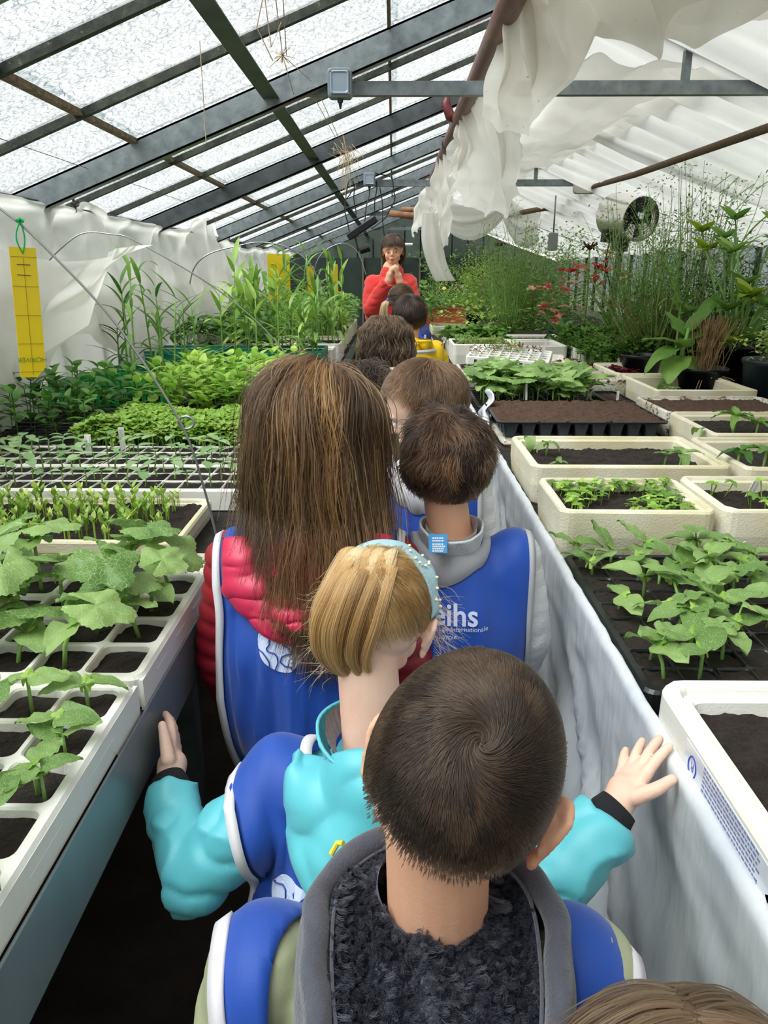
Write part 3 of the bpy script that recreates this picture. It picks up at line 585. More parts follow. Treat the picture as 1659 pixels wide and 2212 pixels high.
# ---------------------------------------------------------------- hoops and sticky cards
def hoop(pts, r, label, loop=None):
    P_ = np.array(pts, float); k = 40; tt_ = np.linspace(0, len(P_)-1, k*2); X_ = []
    for t in tt_:      # catmull-rom
        i = min(int(t), len(P_)-2); f = t-i; p0, p1, p2, p3 = P_[max(i-1, 0)], P_[i], P_[i+1], P_[min(i+2, len(P_)-1)]
        X_.append(.5*((2*p1)+(-p0+p2)*f+(2*p0-5*p1+4*p2-p3)*f*f+(-p0+3*p1-3*p2+p3)*f**3))
    mb = MB(); mb.tube(X_, r, 8)
    if loop is not None:
        a = np.linspace(0, 2*PI*1.15, 34); mb.tube(np.stack([loop[0]+.0165*np.cos(a+2.5)+.010, loop[1]+.0012*a, loop[2]+.0135*np.sin(a+2.5)], 1), r, 8)
    o = mb.ob('wire_hoop', WIRE, None, True); return tag(o, label, 'hoop')
hoop([(-1.62, 1.62, .80), (-1.55, 1.62, 1.28), (-1.30, 1.62, 1.58), (-1.05, 1.62, 1.645), (-.90, 1.62, 1.605), (-.79, 1.62, 1.54), (-.709, 1.62, 1.465), (-.583, 1.62, 1.315), (-.466, 1.62, 1.108), (-.425, 1.62, .96), (-.398, 1.62, .80)], .0028, 'wire hoop with a small coiled loop arching over the front of the left bench', (-.464, 1.62, 1.107))
hoop([(-1.6, 3.45, .80), (-1.62, 3.45, 1.3), (-1.4, 3.45, 1.56), (-1.22, 3.45, 1.58), (-1.089, 3.45, 1.535), (-.739, 3.45, 1.322), (-.482, 3.45, 1.06), (-.43, 3.45, .79)], .003, 'plain wire hoop crossing behind the tall reeds')
hoop([(-1.6, 5.9, .80), (-1.5, 5.9, 1.45), (-1.136, 5.9, 1.617), (-.86, 5.9, 1.623), (-.657, 5.9, 1.519), (-.558, 5.9, 1.354), (-.441, 5.9, 1.083), (-.42, 5.9, .79)], .005, 'thicker wire hoop beyond the dark green crate')
hoop([(-.9, 8.6, .8), (-.85, 8.6, 1.5), (-.6, 8.6, 1.72), (-.4, 8.6, 1.65), (-.3, 8.6, 1.4)], .004, 'farthest wire hoop beside the end of the left bench')
def card(x, y, ztop, w, h, rz, label, big=False, ty=0):
    e = tag(empty('sticky_card', (x, y, ztop)), label, 'insect card'); e.rotation_euler = (0, ty, rz)
    V = [(-w/2, 0, 0), (w/2, 0, 0), (w/2, 0, -h+.02), (w/2-.018, 0, -h), (-w/2, 0, -h)]; V2 = [(a, .0008, c) for a, b, c in V]
    mb = MB(); mb.add(V+V2, [(0, 1, 2, 3, 4)[::-1], (5, 6, 7, 8, 9)]+[(i, (i+1) % 5, (i+1) % 5+5, i+5) for i in range(5)]); mb.ob('card', YCARD, e)
    if big:
        mb = MB()
        for k in range(5): mb.box(-w/2, w/2, -.0008, -.0003, -.018-.058*k-.0006, -.018-.058*k)
        mb.box(-.0006, .0, -.0008, -.0003, -h+.005, -.02); mb.ob('grid_line', mat('olive_ink', '#8d7b17', .6), e)
        mb = MB(); mb.box(-.015, .012, -.0012, -.0008, -.0548, -.0536); mb.box(-.014, .012, -.0012, -.0008, -.0345, -.033); mb.ob('small_print', INK, e)
        flat_text('HORIVER', .0145, mat('green_print', '#6f9c1c', .6), e, Matrix.Translation((0, -.001, -.225)) @ Matrix.Rotation(PI/2, 4, 'X') @ Matrix.Rotation(PI, 4, 'Z'))
    mb = MB(); a = np.linspace(0, 1, 9); mb.tube(np.stack([.006*np.sin(a*PI), 0*a, -.012+.062*a], 1), .0018, 5); mb.tube(np.stack([-.006*np.sin(a*PI)-.004*np.sin(a*PI), 0*a, -.012+.062*a], 1), .0018, 5)
    mb.tube([(-.006, 0, .05), (0, .003, .054), (.007, 0, .05)], .004, 6); mb.ob('green_tie', mat('green_tie', '#1fae5c', .5), e); return e
card(-.757, 1.612, 1.470, .052, .262, .72, 'long yellow sticky card hanging from the front wire hoop at the left edge', True, .05)
card(-.86, 5.9, 1.556, .17, .34, .4, 'wide yellow sticky card behind the tall reeds', False)
card(-.74, 7.0, 1.48, .09, .30, .9, 'narrow yellow sticky card half hidden by reeds right of the wide card')
card(-.55, 7.3, 1.50, .09, .26, .8, 'farthest yellow sticky card near the woman in red')
# ---------------------------------------------------------------- fleece cloths
def cloth(name, P_, m, label, parent=None, thick=0, wrap=False):
    nu, nv = P_.shape[:2]; o = ob(name, me_new(name, P_, grid_F(nu, nv, wrap), m, True), parent)
    if thick: md = o.modifiers.new('solid', 'SOLIDIFY'); md.thickness = thick
    if label: tag(o, label, 'cloth')
    return o
def fold(x): return np.abs(((x) % 1.0)*2-1)**1.6
# pleated fleece lining under the right roof slope
nu, nv = 520, 60; y = np.linspace(-1.2, 14.9, nu); s = np.linspace(0, 1, nv); Yg, S = np.meshgrid(y, s, indexing='ij')
X = RX+.08+S*(EX1-RX-.14); q = np.stack([Yg, S*.25], -1)
Z = slopeR(X)-.135-.05*(fold(Yg*3.1+.5*sn(q, 1, .5)+.35*S)-.4)*(.4+.6*np.sin(S*PI))-.03*np.sin(S*PI)-.015*sn(np.stack([Yg*2.2, S], -1), 3, 1.1)
cloth('fleece_lining', np.stack([X, Yg, Z], -1), FLEECE, 'pleated white fleece lining the whole underside of the right roof slope')
# baggy sheet resting on the ties, edge running away along x ~ 1.4
def bag(y0, y1, x0, x1, zl, zr, sag, seed, label, m=FLEECED, nf=2.2, edge=None, skew=0):
    nu, nv = 170, 70; u = np.linspace(0, 1, nu); v = np.linspace(0, 1, nv); U, Vv = np.meshgrid(u, v, indexing='ij')
    Y = y0+(y1-y0)*U+skew*Vv; xr = x1 if edge is None else edge(U); X = x0+(xr-x0)*Vv
    Z = zl+(zr-zl)*Vv-sag*np.sin(Vv*PI)**.8*(.55+.45*np.cos((Y-3.65)/3.6*2*PI+PI)) + .018*sn(np.stack([Y*.8+X*.4, X*2.6], -1), seed, 1.4)
    Z += -.028*fold(X*nf*2+Y*.35+.3*sn(np.stack([X, Y], -1), seed+1, .4)) + .004*sn(np.stack([X, Y*1.0], -1), seed+2, 7)
    return cloth('fleece_sheet', np.stack([X, Y, Z], -1), m, label)
bag(1.0, 3.60, .46, 2.2, 2.34, 2.30, .07, 11, 'speckled sagging fleece sheet overhead nearest the camera, above the first tie', edge=lambda U: 2.5-1.35*U**1.5, skew=-.35)
bag(3.75, 9.5, .44, 1.45, 2.36, 2.30, .10, 21, 'second sagging fleece sheet whose edge runs back over the ties', FLEECE, edge=lambda U: 1.50-.30*U)
# bunches hanging from the heating pipe
def bunch(y0, y1, top, prof, seed, label, m=FLEECE, nf=5, xb=.43, amp=.05, bulge=.10, skew=0):
    nu, nv = 110, 60; u = np.linspace(0, 1, nu); v = np.linspace(0, 1, nv); U, Vv = np.meshgrid(u, v, indexing='ij')
    zb = np.interp(U, *zip(*[(p[0], p[1]) for p in prof])); xc = np.interp(U, *zip(*[(p[0], p[2]) for p in prof])); xt = xb+(xc-xb)*.35
    Y = y0+(y1-y0)*U+skew*Vv; Z = top+(zb-top)*Vv
    ph = U*nf+.35*sn(np.stack([U, Vv*.35], -1), seed, 1.3); a = amp*(.35+.9*np.sin(np.clip(Vv*1.15, 0, 1)*PI)**.7)
    X = xt+(xc-xt)*Vv**.8+bulge*np.sin(Vv*PI*.9)*np.sin(U*PI)+a*(fold(ph)*1.6-.6)*1.0; Y = Y+.55*a*np.sin(ph*2*PI)
    X += .012*sn(np.stack([U*3, Vv*2], -1), seed+5, 1.2); Z = Z+.02*np.sin(ph*2*PI)*Vv
    return cloth('fleece_bunch', np.stack([X, Y, Z], -1), m, label)
bunch(2.25, 3.45, 2.42, [(0, 2.12, .80), (.22, 2.02, .74), (.42, 2.16, .62), (.6, 1.93, .52), (.8, 1.92, .46), (1, 2.02, .36)], 31, 'big bunched drape of white fleece hanging nearest, over the first tie and red-brown pipe', FLEECED, 4, bulge=.05, amp=.07)
bunch(1.9, 2.9, 2.45, [(0, 2.28, 1.05), (.3, 2.10, .98), (.6, 2.04, .84), (1, 2.20, .70)], 36, 'loose fold of fleece right of the nearest bunch, with a hanging corner', FLEECED, 2.2, xb=.6, amp=.05, bulge=.03)
bunch(4.15, 5.6, 2.32, [(0, 1.80, .62), (.15, 1.72, .60), (.45, 1.76, .46), (.7, 1.92, .36), (1, 2.1, .38)], 33, 'second teardrop bunch of white fleece hanging below the pipe', FLEECE, 5, amp=.06, bulge=.10)
bunch(6.0, 7.4, 2.38, [(0, 2.0, .44), (.4, 1.86, .38), (1, 2.0, .32)], 35, 'third greyish bunch of fleece hanging off the pipe', FLEECED, 4, amp=.06, bulge=.05)
bunch(7.5, 8.9, 2.30, [(0, 1.66, .50), (.3, 1.60, .45), (.6, 1.9, .30), (1, 1.80, .18)], 37, 'far knotted bunch of white fleece behind the woman', FLEECE, 6, amp=.07, bulge=.05)
# long tail
t = np.linspace(0, 1, 40); a = np.linspace(0, 2*PI, 26, endpoint=False); T_, A_ = np.meshgrid(t, a, indexing='ij')
cx = .33+.03*T_+.13*T_**3; cz = 1.95-.60*T_; rr = .055+.02*np.sin(T_*4)+.045*T_**2; rr = rr*(1+.22*np.sin(A_*5+T_*3))
P_ = np.stack([cx+rr*np.cos(A_), 7.45+.6*rr*np.sin(A_)+0*T_, cz], -1).transpose(1, 0, 2)
cloth('fleece_tail', P_, FLEECE, 'long twisted tail of white fleece hanging down just right of the woman', wrap=True, thick=0)
def swag(p0, p1, drop, w, seed, label, m=FLEECE):
    nu, nv = 60, 30; u = np.linspace(0, 1, nu); v = np.linspace(0, 1, nv); U, Vv = np.meshgrid(u, v, indexing='ij'); p0, p1 = np.array(p0), np.array(p1)
    P_ = p0+(p1-p0)*U[..., None]; P_[..., 2] -= 4*drop*U*(1-U)*(.3+.7*Vv)+w*Vv*.5; P_[..., 1] += .25*w*np.sin(Vv*PI)+.04*np.sin(Vv*14+U*3)
    return cloth('fleece_swag', P_, m, label)
swag((.42, 9.2, 2.25), (1.35, 9.2, 2.28), .36, .25, 41, 'curved swag of fleece across the house beyond the second tie')
swag((1.30, 9.6, 2.35), (1.75, 9.6, 2.1), .20, .60, 43, 'short hanging fleece end right of the curved swag')
swag((1.9, 8.4, 2.25), (3.0, 8.4, 1.9), .10, .30, 44, 'pale fleece end hanging behind the metal fan')
# curtain along the left wall
nu, nv = 420, 70; y = np.linspace(.6, 12.4, nu); s = np.linspace(0, 1, nv); Yg, S = np.meshgrid(y, s, indexing='ij')
top = 1.725+.05*np.exp(-((Yg-4.2)/.12)**2)+.24*np.exp(-((Yg-6.7)/.38)**2)-.05*np.exp(-((Yg-8.6)/.9)**2)+.02*sn(Yg[..., None], 3, .8)*(Yg > 7.5)
bot = 1.0+.10*sn(Yg[..., None], 8, .5)*(Yg > 3)-.2*(Yg < 3.2)
Z = top+(bot-top)*S; X = -1.60+.10*S*np.sin(S*2.2)+.05*(fold(Yg*2.0+.5*sn(np.stack([Yg, S*.6], -1), 4, .7))-.4)*(.35+.65*np.sin(S*PI))+.022*sn(np.stack([Yg*1.4, S*1.6+Yg*.5], -1), 5, 1.5)
X += .10*np.exp(-((Yg-6.7)/.4)**2)*np.sin(S*PI)+.035*np.exp(-((S-.02)/.03)**2)
cloth('fleece_curtain', np.stack([X, Yg, Z], -1), FLEECE, 'long white fleece curtain slung over a wire along the left wall')
nu, nv = 120, 20; y = np.linspace(.6, 9, nu); Yg, S = np.meshgrid(y, np.linspace(0, 1, nv), indexing='ij')
cloth('white_backing', np.stack([-1.69+.012*sn(np.stack([Yg, S], -1), 7, 1.1)+.02*S, Yg, 1.45-.66*S], -1), mat('pale_wall_film', '#e4e2dd', .6, transl=.3), 'flat pale film covering the lower left wall behind the curtain')
mb = MB(); mb.tube([(-1.60, .4, 1.73), (-1.60, 12.6, 1.73)], .004, 6); tag(mb.ob('curtain_wire', STEELD), 'wire carrying the left-hand fleece curtain', 'wire')
for yy_, z in ((3.95, 1.84), (7.6, 1.86)):
    mb = MB(); mb.tube([(-1.58, yy_, z+.0), (-1.57, yy_+.01, z-.13)], .007, 8); mb.tube([(-1.57, yy_-.02, z-.10), (-1.57, yy_+.05, z-.08)], .008, 8)
    tag(mb.ob('iron_hook', mat('rust_iron', '#3a2a28', .7)), 'dark iron hook sticking up over the curtain beneath the first rafter' if yy_ < 5 else 'small dark iron hook over the far part of the curtain', 'hook')
# loose flap folded towards the bench
nu, nv = 90, 70; U, Vv = np.meshgrid(np.linspace(0, 1, nu), np.linspace(0, 1, nv), indexing='ij')
xt = -1.60+.62*U; zt = 1.60-.10*np.sin(U*PI)*1.0-.07*U; yt = 2.75+.45*U
zb = np.interp(U, [0, .2, .5, .8, 1], [1.33, 1.18, 1.12, 1.22, 1.50]); xb_ = -1.62+.52*U-.05*U*U
X = xt+(xb_-xt)*Vv; Z = zt+(zb-zt)*Vv; Y = yt-.10*np.sin(Vv*PI)+.05*(fold(U*2.4+Vv*.8+.3)-.4)*np.sin(Vv*PI*.9+.2)+.02*sn(np.stack([U, Vv], -1), 6, 1.6)
cloth('fleece_flap', np.stack([X, Y, Z], -1), FLEECE, 'loose fold of fleece pulled forward from the curtain behind the long yellow card')
P_ = None
# ---------------------------------------------------------------- poles, boxes on ties, fan
def thingtube(name, pts, r, m, label, cat, n=10):
    mb = MB(); mb.tube(pts, r, n); return tag(mb.ob(name, m, None, True), label, cat)
thingtube('wooden_pole', [(1.841, 10.735, 2.240), (1.750, 7.885, 2.172), (1.683, 5.747, 2.076), (1.597, 3.040, 2.002)], [.024, .020, .021, .019], WOOD, 'long rough wooden pole slanting up to the right above the shrubs', 'pole')
thingtube('wooden_pole', [(.80, 10.4, 2.02), (1.6, 9.6, 2.12), (2.1, 8.2, 2.14), (2.35, 7.4, 2.14)], [.03, .03, .028, .03], WOOD, 'shorter wooden pole lying below and behind the long one', 'pole')
thingtube('wooden_pole', [(-.05, 10.3, 2.15), (.5, 10.4, 2.09)], .04, mat('orange_wood', '#a0714c', .7, '#86583a', 12), 'stub of reddish timber stored across the ties above the woman', 'pole')
thingtube('wooden_pole', [(.10, 10.6, 2.22), (.75, 10.6, 2.20)], .03, MATS['orange_wood'], 'second reddish timber lying behind the stub above the woman', 'pole')
GBOX = mat('grey_enclosure', '#707a82', .4, '#7a858d', 5); LBOX = mat('pale_grey_enclosure', '#c4bfb6', .6)
def jbox(x, y, z, w, h, m, label, gland=True, lid=True):
    e = tag(empty('junction_box', (x, y, z)), label, 'box'); mb = MB(); bridge(mb, [[(p[0], d, p[1]) for p in [(q[0], q[1]) for q in rrect(-w/2+i, w/2-i, -h/2+i, h/2-i, w*.16, 0)]] for d, i in ((.05, .006), (.046, 0), (0, 0), (-.006, .004))], True, True); mb.ob('housing', m, e, False)
    if lid:
        mb = MB(); bridge(mb, [[(q[0], d, q[1]) for q in rrect(-w/2+i, w/2-i, -h/2+i, h/2-i, w*.10, 0)] for d, i in ((-.005, .012), (-.014, .013), (-.016, .017), (-.012, .022))], False, True); mb.ob('lid', mat('grey_lid', '#8794a3', .35), e)
        mb = MB()
        for sx in (-1, 1):
            for sz in (-1, 1): mb.tube([(sx*(w/2-.014), -.010, sz*(h/2-.014)), (sx*(w/2-.014), -.018, sz*(h/2-.014))], .004, 8)
        mb.ob('screw', STEEL, e)
    if gland: mb = MB(); mb.tube([(0, .015, -h/2), (0, .015, -h/2-.014), (0, .015, -h/2-.016), (0, .015, -h/2-.04)], [.013, .013, .009, .004], 10); mb.ob('cable_gland', BLACKP, e)
    return e
jbox(-.232, 3.60, 2.193, .105, .115, GBOX, 'grey square junction box with a black cable gland on the first tie beam')
jbox(-.215, 7.16, 2.205, .105, .11, GBOX, 'grey junction box with looping cables on the second tie beam')
jbox(1.68, 7.15, 2.18, .20, .19, LBOX, 'pale grey cube-shaped box where the wooden pole meets the second tie', False, False)
jbox(1.30, 10.75, 2.14, .22, .20, LBOX, 'pale grey cube-shaped box on the third tie, farther off', False, False)
jbox(1.60, 8.0, 1.72, .09, .17, mat('grey_sensor', '#8d9090', .5), 'small grey sensor box hanging on a rod left of the fan', False, False)
thingtube('hanging_rod', [(1.60, 8.02, 1.80), (1.60, 8.02, 2.15)], .008, STEEL, 'thin rod holding the small grey sensor left of the fan', 'rod')
mb = MB()
for pts in ([(-.26, 7.2, 2.26), (-.40, 7.2, 2.2), (-.44, 7.2, 1.95), (-.40, 7.25, 1.75)], [(-.2, 7.2, 2.27), (-.02, 7.2, 2.22), (.02, 7.2, 2.05), (-.08, 7.2, 1.88), (-.2, 7.2, 1.80)], [(-.36, 7.2, 2.2), (-.34, 7.2, 1.9)], [(-.21, 7.19, 2.15), (-.27, 7.12, 1.80)], [(-.15, 7.2, 2.2), (-.18, 7.2, 1.85)], [(-.30, 7.2, 2.2), (-.42, 7.2, 2.05)], [(-.12, 7.2, 2.15), (-.06, 7.2, 1.5)]):
    P_ = np.array(pts); tt_ = np.linspace(0, 1, 24); o_ = np.linspace(0, 1, len(P_)); mb.tube(np.stack([np.interp(tt_, o_, P_[:, k]) for k in range(3)], 1)+.006*sn(tt_[:, None], 3, 2)[:, None], .005, 5)
tag(mb.ob('cable_tangle', BLACKP, None, True), 'tangle of dark cables looping down from the second tie beam', 'cables')
e = tag(empty('flood_lamp', (-.28, 7.1, 1.80)), 'slanted black lamp bar hanging from the cables left of the woman', 'lamp'); e.rotation_euler = (0, math.radians(-32), 0)
mb = MB(); mb.box(-.15, .15, -.04, .04, -.028, .028); bevel(mb.ob('housing', BLACKP, e), .008, 3); mb = MB(); mb.box(-.13, .13, -.03, .03, -.032, -.0285); mb.ob('lens', mat('dark_lens', '#2a2f38', .1), e)
mb = MB(); mb.tube([(-.09, 0, -.03), (-.13, 0, -.13), (-.09, 0, -.17)], .010, 8); mb.tube([(-.12, 0, -.15), (-.03, 0, -.17)], [.03, .035], 12); mb.ob('swivel_head', BLACKP, e)
fan = tag(empty('drum_fan', (1.90, 6.6, 1.86)), 'shiny round metal drum fan with a black grille above the plants', 'fan'); fan.rotation_euler = (math.radians(8), 0, math.radians(20))
CH = mat('polished_duct_metal', '#f0ebe6', .28, metal=.75); t = np.linspace(0, 2*PI, 48, endpoint=False)
mb = MB(); L = [[(r*math.cos(a), y_, r*math.sin(a)) for a in t] for r, y_ in ((.165, -.20), (.172, -.20), (.175, -.19), (.175, .16), (.172, .17), (.165, .17), (.165, -.19))]; bridge(mb, L); mb.ob('drum', CH, fan, True)
mb = MB()
for k in range(8): r = .02+.02*k; mb.tube([(r*math.cos(a), -.205-.02*(1-(r/.17)**2), r*math.sin(a)) for a in np.linspace(0, 2*PI, 37)], .0022, 5, cap=False)
for k in range(10): a = 2*PI*k/10; mb.tube([(.02*math.cos(a), -.226, .02*math.sin(a)), (.168*math.cos(a), -.202, .168*math.sin(a))], .0025, 5)
mb.ob('grille', BLACKP, fan)
mb = MB()
for k in range(5):
    a = 2*PI*k/5; u, v = np.meshgrid(np.linspace(.02, .15, 6), np.linspace(-.4, .4, 6), indexing='ij'); mb.add(np.stack([u*np.cos(a+v), -.13+.05*v, u*np.sin(a+v)], -1).reshape(-1, 3), grid_F(6, 6))
mb.ob('blade', BLACKP, fan, True); mb = MB(); mb.tube([(0, -.16, 0), (0, 0, 0)], .05, 20); mb.ob('motor', BLACKP, fan, True)
mb = MB(); mb.box(-.06, -.045, -.229, -.227, .02, .05); mb.box(-.04, .0, -.229, -.2275, .0, .045); mb.ob('badge', LABELW, fan)
mb = MB(); mb.box(-.06, .06, -.02, .06, -.27, -.16); mb.box(-.19, -.12, -.03, .03, -.20, -.10); mb.ob('bracket', BLACKP, fan)
mb = MB(); mb.tube([(-.12, 0, -.2), (-.13, 0, -.35), (-.02, 0, -.60), (.05, 0, -.75)], .006, 6); mb.ob('cable', BLACKP, fan)
mb = MB(); mb.box(-.02, .02, -.02, .02, -1.08, -.2); mb.ob('post', STEELD, fan)
# strings of raffia on first rafter
TW = mat('raffia_twine', '#b8a183', .8)
mb = MB()
for pts in ([(-.33, 2.3, 2.28), (-.42, 3.2, 2.20)], [(-.30, 2.3, 2.28), (-.405, 3.2, 2.20)], [(-.42, 3.2, 2.20), (-.35, 3.55, 2.19)], [(-.42, 3.2, 2.20), (-.43, 3.6, 2.15)], [(-.66, 2.9, 2.17), (-.665, 2.92, 1.86)], [(-.36, 2.5, 2.24), (-.40, 2.5, 2.10), (-.36, 2.52, 2.02)], [(-.38, 2.5, 2.24), (-.36, 2.5, 2.05), (-.33, 2.52, 2.12)]): mb.tube(pts, .0016, 4)
for k in range(26):
    a = rng.normal(size=3)*.022; c = np.array([-.42, 3.2, 2.20]); mb.tube([c, c+a], .0014, 4)
    c = np.array([-.28, 5.2, 2.14])+rng.normal(size=3)*.03; mb.tube([c, c+rng.normal(size=3)*.05, c+rng.normal(size=3)*.05+[0, 0, -.05]], .0014, 4)
mb.tube([(-.33, 3.62, 2.17), (-.30, 4.6, 2.12), (-.28, 5.3, 2.18)], .0016, 4); mb.tube([(-.36, 3.62, 2.17), (-.27, 4.6, 2.04), (-.28, 5.3, 2.05)], .0016, 4)
for k in range(12):
    x = -.30+.02*rng.normal(); y_ = 5.3+.3*rng.random(); mb.tube([(x, y_, 2.18), (x+.03*rng.normal(), y_, 2.0-.1*rng.random())], .0013, 4)
tag(mb.ob('raffia_strings', TW), 'old raffia strings and frayed knots hanging from the roof near the first junction box', 'string')
mb = MB(); mb.tube([(.62, 4.05, 2.14), (.60, 4.1, 2.145)], .01, 6); 
# far end: bench-end clutter & aisle screen beyond the woman
mb = MB(); mb.box(-1.66, 1.2, 10.8, 10.84, 0, 1.62); tag(mb.ob('wall_back_screen', GREENW), kind='structure')
for i, x in enumerate((-.42, -.16, .10, .36, .60)):
    mb = MB(); mb.box(x-.012, x+.012, 10.77, 10.80, .1, 1.62); mb.ob('batten', mat('pale_batten', '#6b5f4c', .7), bpy.data.objects['wall_back_screen'])
mb = MB(); mb.tube([(-.05, 10.5, 1.78), (.25, 10.5, 1.78)], .018, 8); tag(mb.ob('strip_lamp', mat('lamp_white', '#eef2f4', .4)), 'white strip lamp behind the top of the woman’s head', 'lamp')
# ---------------------------------------------------------------- leaf templates (x across, y along from the petiole, z up)
def leaf_oval(L, W, nl=8, nw=5, droop=.25, cup=.15, pw=.5, tip=1.0, wave=0, seed=0, fold_=0):
    u = np.linspace(0, 1, nl); v = np.linspace(-1, 1, nw); U, Vv = np.meshgrid(u, v, indexing='ij')
    w = W/2*(np.sin(np.clip(U, 0, 1)**pw*PI)**.75+.03)*(1-.15*U*(tip > 1)); w[-1] *= .3
    ang = droop*U; X = w*Vv; Y = L*np.where(droop == 0, U, np.sin(ang+1e-6)/max(droop, 1e-6)*1.0); Z = -L*(1-np.cos(ang))/max(droop, 1e-6)+cup*np.abs(X)*(1-.3*U)+fold_*np.abs(X)
    if wave: Z = Z+wave*L*sn(np.stack([U*1.3, Vv*.6], -1), seed, 1.6)*(.3+np.abs(Vv))
    return np.stack([X, Y, Z], -1).reshape(-1, 3), grid_F(nl, nw), np.stack([Vv*.5+.5, U], -1).reshape(-1, 2)
def leaf_lobed(R, lobes=5, depth=.12, serr=.05, nser=28, rings=7, seg=56, seed=0, cup=.18, wav=.05, gap=.5):
    th = np.linspace(-PI+gap*.5, PI-gap*.5, seg); V = [(0, 0, 0)]; UV = [(.5, .5)]; F = []
    for i in range(1, rings+1):
        f = i/rings
        for a in th:
            rr = R*(.86+depth*math.cos(a*lobes*.92)+(.10 if abs(a) < .5 else 0)-.10*(abs(a)/PI)**2)
            if i == rings: rr *= 1+serr*((a*nser/2/PI*1.0) % 1-.5)*2
            r_ = rr*f; x, y = r_*math.sin(a), r_*math.cos(a)+.0
            V.append((x, y, 0)); UV.append((.5+.5*x/R, .5+.5*y/R))
    V = np.array(V); a = np.arctan2(V[:, 0], V[:, 1]); r = np.hypot(V[:, 0], V[:, 1])/R
    V[:, 2] = cup*R*(-r**2*.7+.25*r)+wav*R*r*np.cos(a*5*.92+.3)*1.0+.05*R*r*sn(np.stack([V[:, 0], V[:, 1]], -1)/R, seed, 1.4)
    for j in range(seg-1): F.append((0, 1+j, 2+j))
    for i in range(rings-1):
        for j in range(seg-1): a0 = 1+i*seg+j; F.append((a0, a0+seg, a0+seg+1, a0+1))
    return V, F, np.array(UV)
def RM(rz, pitch=0, roll=0): return Matrix.Rotation(rz, 4, 'Z') @ Matrix.Rotation(pitch, 4, 'X') @ Matrix.Rotation(roll, 4, 'Y')
class Leaves:
    """many template leaves merged in one mesh, with per-leaf tint"""
    def __init__(s): s.mb = MB()
    def put(s, T, M, sc=1, tint=None):
        V, F, UV = T; A = np.array(M); W = (V*sc) @ A[:3, :3].T+A[:3, 3]; t = tint if tint is not None else rng.uniform(.75, 1.1)*np.array([rng.uniform(.92, 1.12), 1, rng.uniform(.85, 1.05)])
        s.mb.add(W, F, t, UV); return s
    def me(s, name, m): return s.mb.me(name, m, True, True, True)
def TR(x, y, z): return Matrix.Translation((x, y, z))
OV = [leaf_oval(1, .55, 7, 5, d, .2, .6) for d in (.2, .7, 1.2)]
def one(T, m, name='leaf'): return me_new(name, T[0], [tuple(f) for f in T[1]], m, True, np.ones((len(T[0]), 3)), T[2])
# ---- squash seedlings: stem thing, cotyledon / true leaves as parts
COT = [one(leaf_oval(.085, .052, 11, 7, d, c, .62, wave=.05, seed=i), LG, 'seed_leaf') for i, (d, c) in enumerate(((.5, .1), (.9, .2), (.15, .05), (.7, .3)))]
TRU = [one(leaf_lobed(.066, 5, .10, .05, 30, 8, 60, i, .35+.1*(i % 2), .07), LG, 'leaf') for i in range(4)]
YNG = [one(leaf_lobed(.020, 5, .14, .08, 18, 3, 26, i+9, .8, .15), LGB, 'young_leaf') for i in range(2)]
def squash(x, y, z, h, label, group=None, n_true=1, sc=1, rz=None, spread=.35, name='squash_seedling', lean=(0, 0), big=1):
    e = tag(empty(name, (x, y, z)), label, 'seedling', group); rz = rng.uniform(0, 6.28) if rz is None else rz
    lx, ly = lean; top = Vector((lx*h, ly*h, h)); mb = MB(); mb.tube([(0, 0, -.004), (lx*h*.3, ly*h*.3, h*.5), tuple(top)], [.0036*sc, .0034*sc, .0030*sc], 7)
    mb.ob('stem', STEM, e, True)
    for k in range(2):
        a = rz+k*PI+rng.uniform(-.3, .3); o = ob('seed_leaf', random.choice(COT), e); o.matrix_local = TR(*top) @ RM(a, rng.uniform(.0, spread+.3), rng.uniform(-.3, .3)) @ Matrix.Scale(sc*rng.uniform(.8, 1.1), 4)
    for k in range(n_true):
        a = rz+PI/2+k*2.4+rng.uniform(-.5, .5); pl = rng.uniform(.035, .075)*sc*big; el = rng.uniform(.6, 1.2); b = top+Vector((-math.sin(a)*math.cos(el)*pl, math.cos(a)*math.cos(el)*pl, math.sin(el)*pl))
        mb = MB(); mid = (top+b)/2+Vector((0, 0, -.004)); mb.tube([tuple(top), tuple(mid), tuple(b)], [.0024*sc, .002*sc, .0018*sc], 6); mb.ob('leaf_stalk', STEM, e, True)
        o = ob('leaf', random.choice(TRU), e); o.matrix_local = TR(*b) @ RM(a, rng.uniform(-.5, .15), rng.uniform(-.35, .35)) @ Matrix.Scale(sc*big*rng.uniform(.72, 1.0), 4)
    o = ob('young_leaf', random.choice(YNG), e); o.matrix_local = TR(*top) @ RM(rz+1.2, .9, 0) @ Matrix.Scale(sc*.9, 4)
    return e
